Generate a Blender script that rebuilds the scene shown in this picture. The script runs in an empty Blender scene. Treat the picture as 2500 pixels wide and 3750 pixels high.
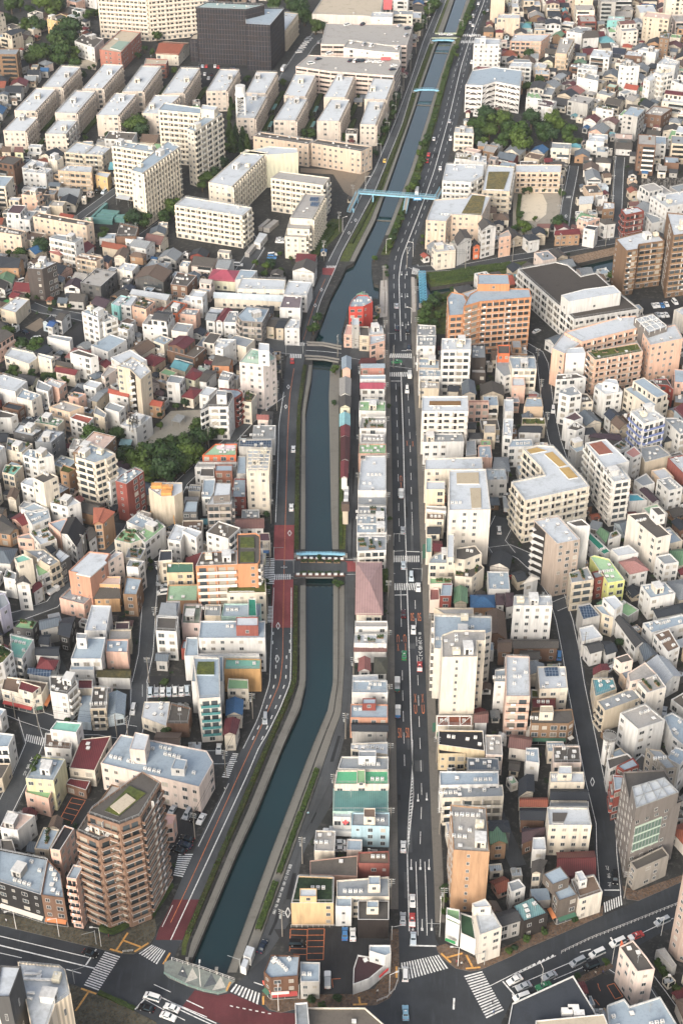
import bpy, math, random
from mathutils import Vector, Matrix
from mathutils.geometry import delaunay_2d_cdt
R = math.radians
scene = bpy.context.scene
# ---------------- camera, world, sun, exposure
F_PX, PITCH, CAM_H = 5630.0, 36.0, 350.0
cam_d = bpy.data.cameras.new("camera"); cam = bpy.data.objects.new("camera", cam_d)
scene.collection.objects.link(cam); scene.camera = cam
cam.location = (0, 0, CAM_H); cam.rotation_euler = (R(90 - PITCH), 0, 0)
cam_d.sensor_fit = 'HORIZONTAL'; cam_d.sensor_width = 24; cam_d.lens = 24 * F_PX / 2500
cam_d.clip_start = 1; cam_d.clip_end = 9000
SUN_EL, SUN_AZ = 27.0, 205.0           # azimuth measured clockwise from +Y (the view direction)
world = bpy.data.worlds.new("World"); scene.world = world; world.use_nodes = True
wn = world.node_tree.nodes; wl = world.node_tree.links
sky = wn.new('ShaderNodeTexSky'); sky.sky_type = 'NISHITA'; sky.sun_disc = False
sky.sun_elevation = R(SUN_EL); sky.sun_rotation = R(SUN_AZ); sky.air_density = 0.9; sky.dust_density = 5.0; sky.ozone_density = 0.2
bg = wn['Background']; bg.inputs[1].default_value = 0.15
hs = wn.new('ShaderNodeHueSaturation'); hs.inputs['Saturation'].default_value = .6; wl.new(sky.outputs[0], hs.inputs['Color']); wl.new(hs.outputs[0], bg.inputs[0])
sd = bpy.data.lights.new("sun", 'SUN'); sun = bpy.data.objects.new("sun", sd); scene.collection.objects.link(sun)
sd.energy = 0.62; sd.angle = R(30); sd.color = (1.0, 0.965, 0.92)
sun.rotation_euler = (R(90 - SUN_EL), 0, R(180 - SUN_AZ)); sun.location = (-100, -100, 500)
scene.view_settings.view_transform = 'Standard'; scene.view_settings.look = 'None'
scene.view_settings.gamma = 1.0; scene.view_settings.exposure = 1.12
scene.cycles.max_bounces = 4; scene.cycles.diffuse_bounces = 2; scene.cycles.glossy_bounces = 2
scene.cycles.transparent_max_bounces = 4; scene.cycles.volume_bounces = 0

# ---------------- picture coordinates (of the 2500 x 3750 photo) to points of the ground or of a level z
ct, st_ = math.cos(R(PITCH)), math.sin(R(PITCH))
def ray(px, py):
    u, v = (px - 1250) / F_PX, (py - 1875) / F_PX
    return (u, ct - v * st_, -st_ - v * ct)
def at(px, py, z=0.0):
    d = ray(px, py); t = (z - CAM_H) / d[2]
    return (d[0] * t, d[1] * t)
def pix(x, y, z):
    Z = y * ct - (z - CAM_H) * st_; up = y * st_ + (z - CAM_H) * ct
    return (1250 + F_PX * x / Z, 1875 - F_PX * up / Z)
def O(x, y, z=0.0): return at(x * 2500 / 1568, y * 2500 / 1568, z)
class Tile:
    def __init__(s, ox, oy, size=625): s.o = (ox, oy); s.k = size / 1568
    def __call__(s, x, y, z=0.0): return at(s.o[0] + x * s.k, s.o[1] + y * s.k, z)

# ---------------- materials
def lin(c): return c / 12.92 if c <= 0.04045 else ((c + 0.055) / 1.055) ** 2.4
def hexc(h, k=1.0):
    c = [lin(int(h[i:i + 2], 16) / 255) * k for i in (0, 2, 4)]; g = sum(c) / 3
    return tuple(g + (v - g) * .8 for v in c)
MATS = {}
def mat(key, col, kind='plain', rough=0.85):
    if key in MATS: return MATS[key]
    m = bpy.data.materials.new(key); m.use_nodes = True; MATS[key] = m
    n = m.node_tree.nodes; l = m.node_tree.links; b = n['Principled BSDF']
    b.inputs['Roughness'].default_value = rough; b.inputs['Specular IOR Level'].default_value = 0.3
    c = (*col, 1.0); b.inputs['Base Color'].default_value = c
    def N(t, **kw):
        x = n.new(t)
        for a, v in kw.items(): setattr(x, a, v)
        return x
    def coords(scale, obj=False):
        tc = N('ShaderNodeNewGeometry'); mp = N('ShaderNodeMapping'); mp.inputs['Scale'].default_value = scale
        l.new(tc.outputs['Position'], mp.inputs['Vector']); return mp.outputs[0]
    def noise(scale, sc, detail=3, rgh=0.6):
        t = N('ShaderNodeTexNoise'); t.inputs['Scale'].default_value = sc; t.inputs['Detail'].default_value = detail
        t.inputs['Roughness'].default_value = rgh; l.new(coords(scale), t.inputs['Vector']); return t.outputs[0]
    def ramp(src, a, b_):
        r = N('ShaderNodeMapRange'); r.inputs[1].default_value = a; r.inputs[2].default_value = b_; l.new(src, r.inputs[0]); return r.outputs[0]
    def mix(fac, c1, c2):
        x = N('ShaderNodeMix', data_type='RGBA')
        if isinstance(fac, float): x.inputs[0].default_value = fac
        else: l.new(fac, x.inputs[0])
        for i, cc in ((6, c1), (7, c2)):
            if isinstance(cc, tuple): x.inputs[i].default_value = (*cc[:3], 1)
            else: l.new(cc, x.inputs[i])
        return x.outputs[2]
    def mul(k): return tuple(min(1, v * k) for v in col)
    out = None
    if kind == 'wall':
        a = mix(ramp(noise((1, 1, .12), .9, 4), .40, .72), col, mul(.64))
        out = mix(ramp(noise((1, 1, 1), .12, 2), .45, .7), a, tuple(v * k for v, k in zip(col, (.92, .905, .885))))
    elif kind == 'roof':
        a = mix(ramp(noise((1, 1, 1), .22, 5, .7), .53, .74), col, tuple(v * k for v, k in zip(col, (.66, .655, .64))))
        out = mix(ramp(noise((1, 1, 1), 1.6, 3), .5, .8), a, mul(.8))
    elif kind == 'tiles':
        w = N('ShaderNodeTexBrick'); w.inputs['Scale'].default_value = 1.0; w.inputs['Mortar Size'].default_value = .05
        w.inputs['Brick Width'].default_value = .5; w.inputs['Row Height'].default_value = .35
        w.inputs[1].default_value = (*col, 1); w.inputs[2].default_value = (*mul(.75), 1); w.inputs[3].default_value = (*mul(.45), 1)
        l.new(coords((1, 1, 1)), w.inputs['Vector'])
        out = mix(ramp(noise((1, 1, 1), .6, 3), .4, .75), w.outputs[0], mul(.68))
    elif kind == 'ribs':
        w = N('ShaderNodeTexWave'); w.inputs['Scale'].default_value = .55; w.inputs['Distortion'].default_value = 0
        l.new(coords((1, .25, 1)), w.inputs['Vector'])
        out = mix(ramp(w.outputs[0], .55, .95), mix(ramp(noise((1, 1, 1), .35, 4), .45, .75), col, mul(.72)), mul(.6))
    elif kind == 'veg':
        out = mix(ramp(noise((1, 1, 1), .9, 5, .7), .35, .7), mul(.45), mix(ramp(noise((1, 1, 1), .25, 2), .4, .6), col, tuple(v * k for v, k in zip(col, (1.5, 1.3, .9)))))
    elif kind == 'asphalt':
        a = mix(ramp(noise((1, 1, 1), .06, 5, .65), .38, .62), mul(.72), mul(1.4))
        a = mix(ramp(noise((1, .12, 1), .8, 3), .55, .75), a, mul(1.5))
        out = mix(ramp(noise((1, 1, 1), 9, 2), .4, .7), a, mul(.8))
    elif kind == 'paint':
        out = mix(ramp(noise((1, 1, 1), 1.2, 5, .75), .48, .72), col, mul(.3))
    elif kind == 'paving':
        v = N('ShaderNodeTexVoronoi'); v.inputs['Scale'].default_value = 1.6; l.new(coords((1, 1, 1)), v.inputs['Vector'])
        a = mix(ramp(v.outputs[1], .2, .8), mul(.6), mul(1.35))
        out = mix(ramp(noise((1, 1, 1), 2.5, 3), .5, .62), a, tuple(v_ * k for v_, k in zip(col, (1.5, 1.1, .7))))
    elif kind == 'ground':
        a = mix(ramp(noise((1, 1, 1), .05, 5, .6), .38, .62), mul(.7), mul(1.35))
        out = mix(ramp(noise((1, 1, 1), .5, 5, .7), .52, .75), a, (.10, .095, .085))
    elif kind == 'net':
        w = N('ShaderNodeTexBrick'); w.offset = 0.0; w.inputs['Mortar Size'].default_value = .07; w.inputs['Scale'].default_value = 1
        w.inputs['Brick Width'].default_value = 1.6; w.inputs['Row Height'].default_value = 3.2
        w.inputs[1].default_value = (*col, 1); w.inputs[2].default_value = (*mul(.7), 1); w.inputs[3].default_value = (.15, .13, .12, 1)
        cx = N('ShaderNodeSeparateXYZ'); g = N('ShaderNodeNewGeometry'); l.new(g.outputs['Position'], cx.inputs[0])
        ad = N('ShaderNodeMath', operation='ADD'); l.new(cx.outputs[0], ad.inputs[0]); l.new(cx.outputs[1], ad.inputs[1])
        cb = N('ShaderNodeCombineXYZ'); l.new(ad.outputs[0], cb.inputs[0]); l.new(cx.outputs[2], cb.inputs[1]); l.new(cb.outputs[0], w.inputs['Vector'])
        out = mix(ramp(noise((.25, .25, 1.5), .5, 3), .45, .7), w.outputs[0], (.030, .022, .020))
    elif kind == 'leaf':
        oi = N('ShaderNodeObjectInfo')
        a = mix(oi.outputs['Random'], mul(.75), tuple(v * k for v, k in zip(col, (1.5, 1.25, .8))))
        out = mix(ramp(noise((1, 1, 1), 1.1, 3), .35, .7), mix(.5, a, mul(.5)), a)
    elif kind == 'water':
        out = mix(ramp(noise((1, 1, 1), .02, 3), .35, .65), col, mul(1.5))
        bp = N('ShaderNodeBump'); bp.inputs['Strength'].default_value = .05; bp.inputs['Distance'].default_value = .25
        l.new(noise((1, 1, 1), 1.2, 4), bp.inputs['Height']); l.new(bp.outputs[0], b.inputs['Normal'])
        b.inputs['Specular IOR Level'].default_value = .5; b.inputs['IOR'].default_value = 1.6
    elif kind == 'curtain':
        oi = N('ShaderNodeObjectInfo'); out = mix(oi.outputs['Random'], mul(.45), mul(1.6))
    elif kind == 'stripe':
        w = N('ShaderNodeTexWave'); w.inputs['Scale'].default_value = .35; l.new(coords((1, 0, 0)), w.inputs['Vector'])
        out = mix(ramp(w.outputs[0], .35, .6), col, mul(.62))
    elif kind == 'solar':
        w = N('ShaderNodeTexBrick'); w.offset = 0; w.inputs['Scale'].default_value = 1; w.inputs['Mortar Size'].default_value = .04
        w.inputs['Brick Width'].default_value = 1.0; w.inputs['Row Height'].default_value = 1.5
        w.inputs[1].default_value = (*col, 1); w.inputs[2].default_value = (*mul(1.3), 1); w.inputs[3].default_value = (.3, .33, .36, 1)
        l.new(coords((1, 1, 1)), w.inputs['Vector']); out = w.outputs[0]
    if out is not None: l.new(out, b.inputs['Base Color'])
    return m
WALL = dict(w='dad9d4', c='dfd4bf', b='cfc0a6', t='b98f66', o='d08a58', n='7d5d48', k='2b2a2b', d='5a5a5a', g='b1afa9', p='e0b49d',
    r='8c3f33', y='dcd6a4', l='c3d3da', m='a9cdc0', mv='7f7872', n2='92715a', n3='8b6c4e', n4='6c6259', n5='6e4d38', n6='8e5c48',
    p2='e3cfc0', p3='caa08a', p4='e2cdbf', p5='e9cfc7', p6='dccfc7', p7='e2b598', w2='ded6c8', w3='e2dace', w4='dcd8d2', c2='dcc69c',
    c3='e6dcc9', c4='e8cdac', c5='e8dac4', t2='c98f70', t4='cdb291', o2='e0ae74', o3='dba75f', o4='dcbfa0', y2='dfdcbc', y3='dcb877',
    y4='d6dcae', g2='9c9486', g3='a29a8e', r3='9a5347', r9='8f4438', r10='c98a78', r12='a8402f', r14='a5604c', rd='cf3a26', sky='a9cdd9',
    lav='aeaec2', ylg='dfe27e', tp='b5a392', k3='2f2826', k4='4a423d', k7='544c48', d2='35302d', bn='84664a', blk='1f1f24', st='e3cbbb',
    sch='b5715c', pe='dcc3a8', dn='d8c9b8', o7='c98650', mi='7fc9c4', tan2='dcb780', or_='e06a2a', tealb='d8d2c6', pstr='d8b9a6', blu='e2e0da', bw='e2ddd2', pr='c9a9a2', sl='7f8488', mv2='b09a8c')
WALL['or'] = WALL['or_']
BALC = dict(o7='d09a6c', tealb='3f8f90', pstr='dcae94', blu='6f80b4', o='e6dccb', n2='92715a', bn='a07c55', r9='8f4438', mv='b3a79c', r12='bb4a2c', w='ece8dd', c='efe3ca', pe='c9b294', b='c9bda6', p7='c9a88c', k7='e8e2d8', r='a04838', p='dfa98f')
ROOF = dict(w='c4cbd0', g='92999d', l='9caebb', d='5d5852', k='2c2c2f', n='7b6554', r='7c2f33', t='9d5236', e='8dbb83', m='7cc4ad', u='2f6fa3',
    v='6b7a35', p='d9a99b', p3='d9bba9', b='c3b49a', b2='aaa69f', b4='b9a98b', r2='6b2e34', wr='ccd2d5', r3='5d474c', r4='74302e', r5='462c30', r6='c46a48',
    r7='6a4450', r8='a06058', r11='5c2b2b', r13='52404a', rr='b05038', rs='9a5a45', rp='b98078', cr='b1435a', cy='38a8bc', sky2='c9d5da', e2='55bb85', e3='6f9a72',
    e4='33583f', e5='0f8a70', e6='4a7d67', e7='4f8a62', e8='9cc29a', tl='5f9a94', m2='5aa5b0', m3='7fb3b3', m4='7ab7b0', m5='b5cfb9', m6='8ccbd0', m7='9db7b4', k2='3a4048',
    k3='4b4c4e', k5='4a3b32', k6='3d4656', d3='6a6258', d4='57534e', t3='7d5750', sl='66727c', sg='9a9d9b', sage='8d9b86', olive='5a5a4c', pr='b68f8a', c='eadbbf', bl='2f5f9f',
    solar='2d4052', oc='c19d52', n7='8a6433', tf='35523a', tm='8b8352', ylr='a9d3a0', o5='dd8742', v2='5f5c3f', v3='a39a38', pool='8fa99a', mvr='7c6f74', dk='4e4740', st='ded3c5')
RIBS = set('tl m2 m3 m4 r r2 r4 r7 t3 t sky2 sg cr pr sl rr r8 m6 e3'.split()); VEG = set('v v2 v3 tf tm'.split())
def wmat(k):
    if k == 'blk': return mat('netting_black', hexc('20242e'), 'net', .9)
    if k == 'stripe': return mat('wall_striped', hexc('e6d3b5'), 'stripe')
    if k not in WALL: return rmat(k)
    return mat('wall_' + k, hexc(WALL[k], .82), 'wall')
def rmat(k, tiled=False):
    if k == 'solar': return mat('solar_cells', hexc('243a52'), 'solar', .25)
    if k in VEG: return mat('turf_' + k, hexc(ROOF[k], .6), 'veg', .95)
    if k not in ROOF: return wmat(k)
    if tiled: return mat('tiles_' + k, hexc(ROOF[k], .85), 'tiles', .6)
    if k in RIBS: return mat('metal_roof_' + k, hexc(ROOF[k], .8), 'ribs', .5)
    return mat('roof_' + k, hexc(ROOF[k], .8), 'roof', .8)
M_GLASS = mat('window_glass', (.045, .055, .06), 'curtain', .12)
M_CURT = mat('window_curtain', (.26, .24, .20), 'curtain', .35)
M_DARK = mat('painted_shade_and_black', (.028, .026, .025), 'curtain', .5)  # shade of openings put into the colour; also plain black for cables, tracks
M_FRAME = mat('frame_alu', (.42, .41, .39))
M_COPE = mat('coping_white', hexc('dcdbd6', .8), 'wall')
M_WHITE = mat('white_metal', hexc('ebe9e2', .85), 'wall', .5)
M_STEEL = mat('galvanised_steel', hexc('a7abaa', .8), 'wall', .5)
M_POLE = mat('pole_concrete', hexc('8d877c', .8), 'wall')
M_CONC = mat('concrete_pale', hexc('94918a', .65), 'roof')
M_STONE = mat('canal_stone', hexc('77726a', .7), 'wall')
M_ASPH = mat('asphalt', hexc('3b4045', .75), 'asphalt', .8)
M_ASPH2 = mat('asphalt_worn', hexc('4e5255', .75), 'asphalt', .85)
M_MAROON = mat('asphalt_maroon', hexc('9c4343', .75), 'asphalt', .85)
M_MAR2 = mat('asphalt_maroon_dark', hexc('6a2e33', .7), 'asphalt', .85)
M_PAINT = mat('road_paint_white', hexc('e6e6e0', .9), 'paint', .6)
M_YEL = mat('tactile_yellow', hexc('e8a637', .85), 'paint', .6)
M_ORG = mat('road_paint_orange', hexc('e07b33', .85), 'paint', .6)
M_LEAF = [mat('leaf_a', (.026, .060, .014), 'leaf', .7), mat('leaf_b', (.042, .080, .016), 'leaf', .7), mat('leaf_c', (.018, .046, .016), 'leaf', .7)]
M_BARK = mat('bark', (.09, .065, .045), 'wall')
M_GREEN = mat('hedge_leaf', (.045, .075, .018), 'veg', .8)

# ---------------- mesh builder and object helpers
class MB:
    def __init__(s): s.v = []; s.f = []; s.mi = []; s.ms = []
    def m(s, mt):
        if mt not in s.ms: s.ms.append(mt)
        return s.ms.index(mt)
    def face(s, pts, mt):
        k = len(s.v); s.v += [tuple(p) for p in pts]; s.f.append(tuple(range(k, k + len(pts)))); s.mi.append(s.m(mt))
    def prism(s, pts, z0, z1, side, top=None, bottom=False):
        n = len(pts)
        for i in range(n):
            a, b = pts[i], pts[(i + 1) % n]
            s.face([(a[0], a[1], z0), (b[0], b[1], z0), (b[0], b[1], z1), (a[0], a[1], z1)], side)
        s.face([(p[0], p[1], z1) for p in pts], top or side)
        if bottom: s.face([(p[0], p[1], z0) for p in reversed(pts)], side)
    def box(s, x0, x1, y0, y1, z0, z1, mt, top=None, bottom=True):
        s.prism([(x0, y0), (x1, y0), (x1, y1), (x0, y1)], z0, z1, mt, top, bottom)
    def bar(s, a, b, w, mt, h=None):
        a = Vector(a); b = Vector(b); d = b - a
        if d.length < 1e-6: return
        d.normalize(); up = Vector((0, 0, 1)) if abs(d.z) < .95 else Vector((1, 0, 0))
        x = d.cross(up).normalized(); y = x.cross(d); w *= .5; hh = (h * .5 if h else w)
        c = [x * -w - y * hh, x * w - y * hh, x * w + y * hh, x * -w + y * hh]
        A = [a + q for q in c]; B = [b + q for q in c]
        for i in range(4): j = (i + 1) % 4; s.face([A[i], A[j], B[j], B[i]], mt)
        s.face(A[::-1], mt); s.face(B, mt)
    def cyl(s, x, y, z0, z1, r, mt, n=12, r2=None, top=None):
        r2 = r if r2 is None else r2
        A = [(x + r * math.cos(6.2832 * i / n), y + r * math.sin(6.2832 * i / n), z0) for i in range(n)]
        B = [(x + r2 * math.cos(6.2832 * i / n), y + r2 * math.sin(6.2832 * i / n), z1) for i in range(n)]
        for i in range(n): j = (i + 1) % n; s.face([A[i], A[j], B[j], B[i]], mt)
        s.face(B, top or mt); s.face(A[::-1], mt)
    def mesh(s, name):
        me = bpy.data.meshes.new(name); me.from_pydata(s.v, [], s.f)
        for t in s.ms: me.materials.append(t)
        me.polygons.foreach_set('material_index', s.mi); me.update(); return me
    def build(s, name, parent=None, loc=(0, 0, 0), rz=0.0):
        return put(name, s.mesh(name), parent, loc, rz)
COL = scene.collection
def put(name, data, parent=None, loc=(0, 0, 0), rz=0.0):
    o = bpy.data.objects.new(name, data); COL.objects.link(o)
    if parent is not None: o.parent = parent
    o.location = loc
    if rz: o.rotation_euler = (0, 0, rz)
    return o
USED = {}
LAND = []      # (x, y, short name) of traced buildings, for telling labels apart
def tag(o, label=None, cat=None, group=None, kind=None):
    if label: o['label'] = label
    if cat: o['category'] = cat
    if group: o['group'] = group
    if kind: o['kind'] = kind
    return o
ORD = ['', 'second', 'third', 'fourth', 'fifth', 'sixth', 'seventh', 'eighth', 'ninth', 'tenth', 'eleventh', 'twelfth']
def near_label(desc, x, y, rank=0):
    """a label that says which landmark the thing is nearest to; repeats are counted outward from it"""
    L = min(LAND, key=lambda q: (q[0] - x) ** 2 + (q[1] - y) ** 2)
    dx, dy = x - L[0], y - L[1]
    rel = ('behind' if dy > 0 else 'in front of') if abs(dy) > abs(dx) else ('just right of' if dx > 0 else 'just left of')
    nm = L[2].split(); nm = nm[:max(3, 13 - len(desc.split()) - len(rel.split()))]; base = f"{desc} {rel} the {' '.join(nm)}"
    k = USED.get(base, 0); USED[base] = k + 1
    return base if k == 0 else f"{base}, {ORD[min(k, 11)]} out"
def struct(o): o['kind'] = 'structure'; return o
def poly_area(p): return sum(p[i][0] * p[(i + 1) % len(p)][1] - p[(i + 1) % len(p)][0] * p[i][1] for i in range(len(p))) / 2
def ccw(p): return p if poly_area(p) > 0 else [p[0]] + p[:0:-1]
def inside(x, y, p):
    c = False; j = len(p) - 1
    for i in range(len(p)):
        if (p[i][1] > y) != (p[j][1] > y) and x < (p[j][0] - p[i][0]) * (y - p[i][1]) / (p[j][1] - p[i][1]) + p[i][0]: c = not c
        j = i
    return c
def inset(p, d):
    n = len(p); out = []
    for i in range(n):
        a, b, c = Vector(p[i - 1][:2]), Vector(p[i][:2]), Vector(p[(i + 1) % n][:2])
        e1 = (b - a); e2 = (c - b)
        if e1.length < 1e-4 or e2.length < 1e-4: out.append(tuple(b)); continue
        e1.normalize(); e2.normalize(); n1 = Vector((-e1.y, e1.x)); n2 = Vector((-e2.y, e2.x)); m = n1 + n2
        if m.length < .3: out.append(tuple(b + n1 * d)); continue
        m.normalize(); out.append(tuple(b + m * (d / max(.35, m.dot(n1)))))
    return out

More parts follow.
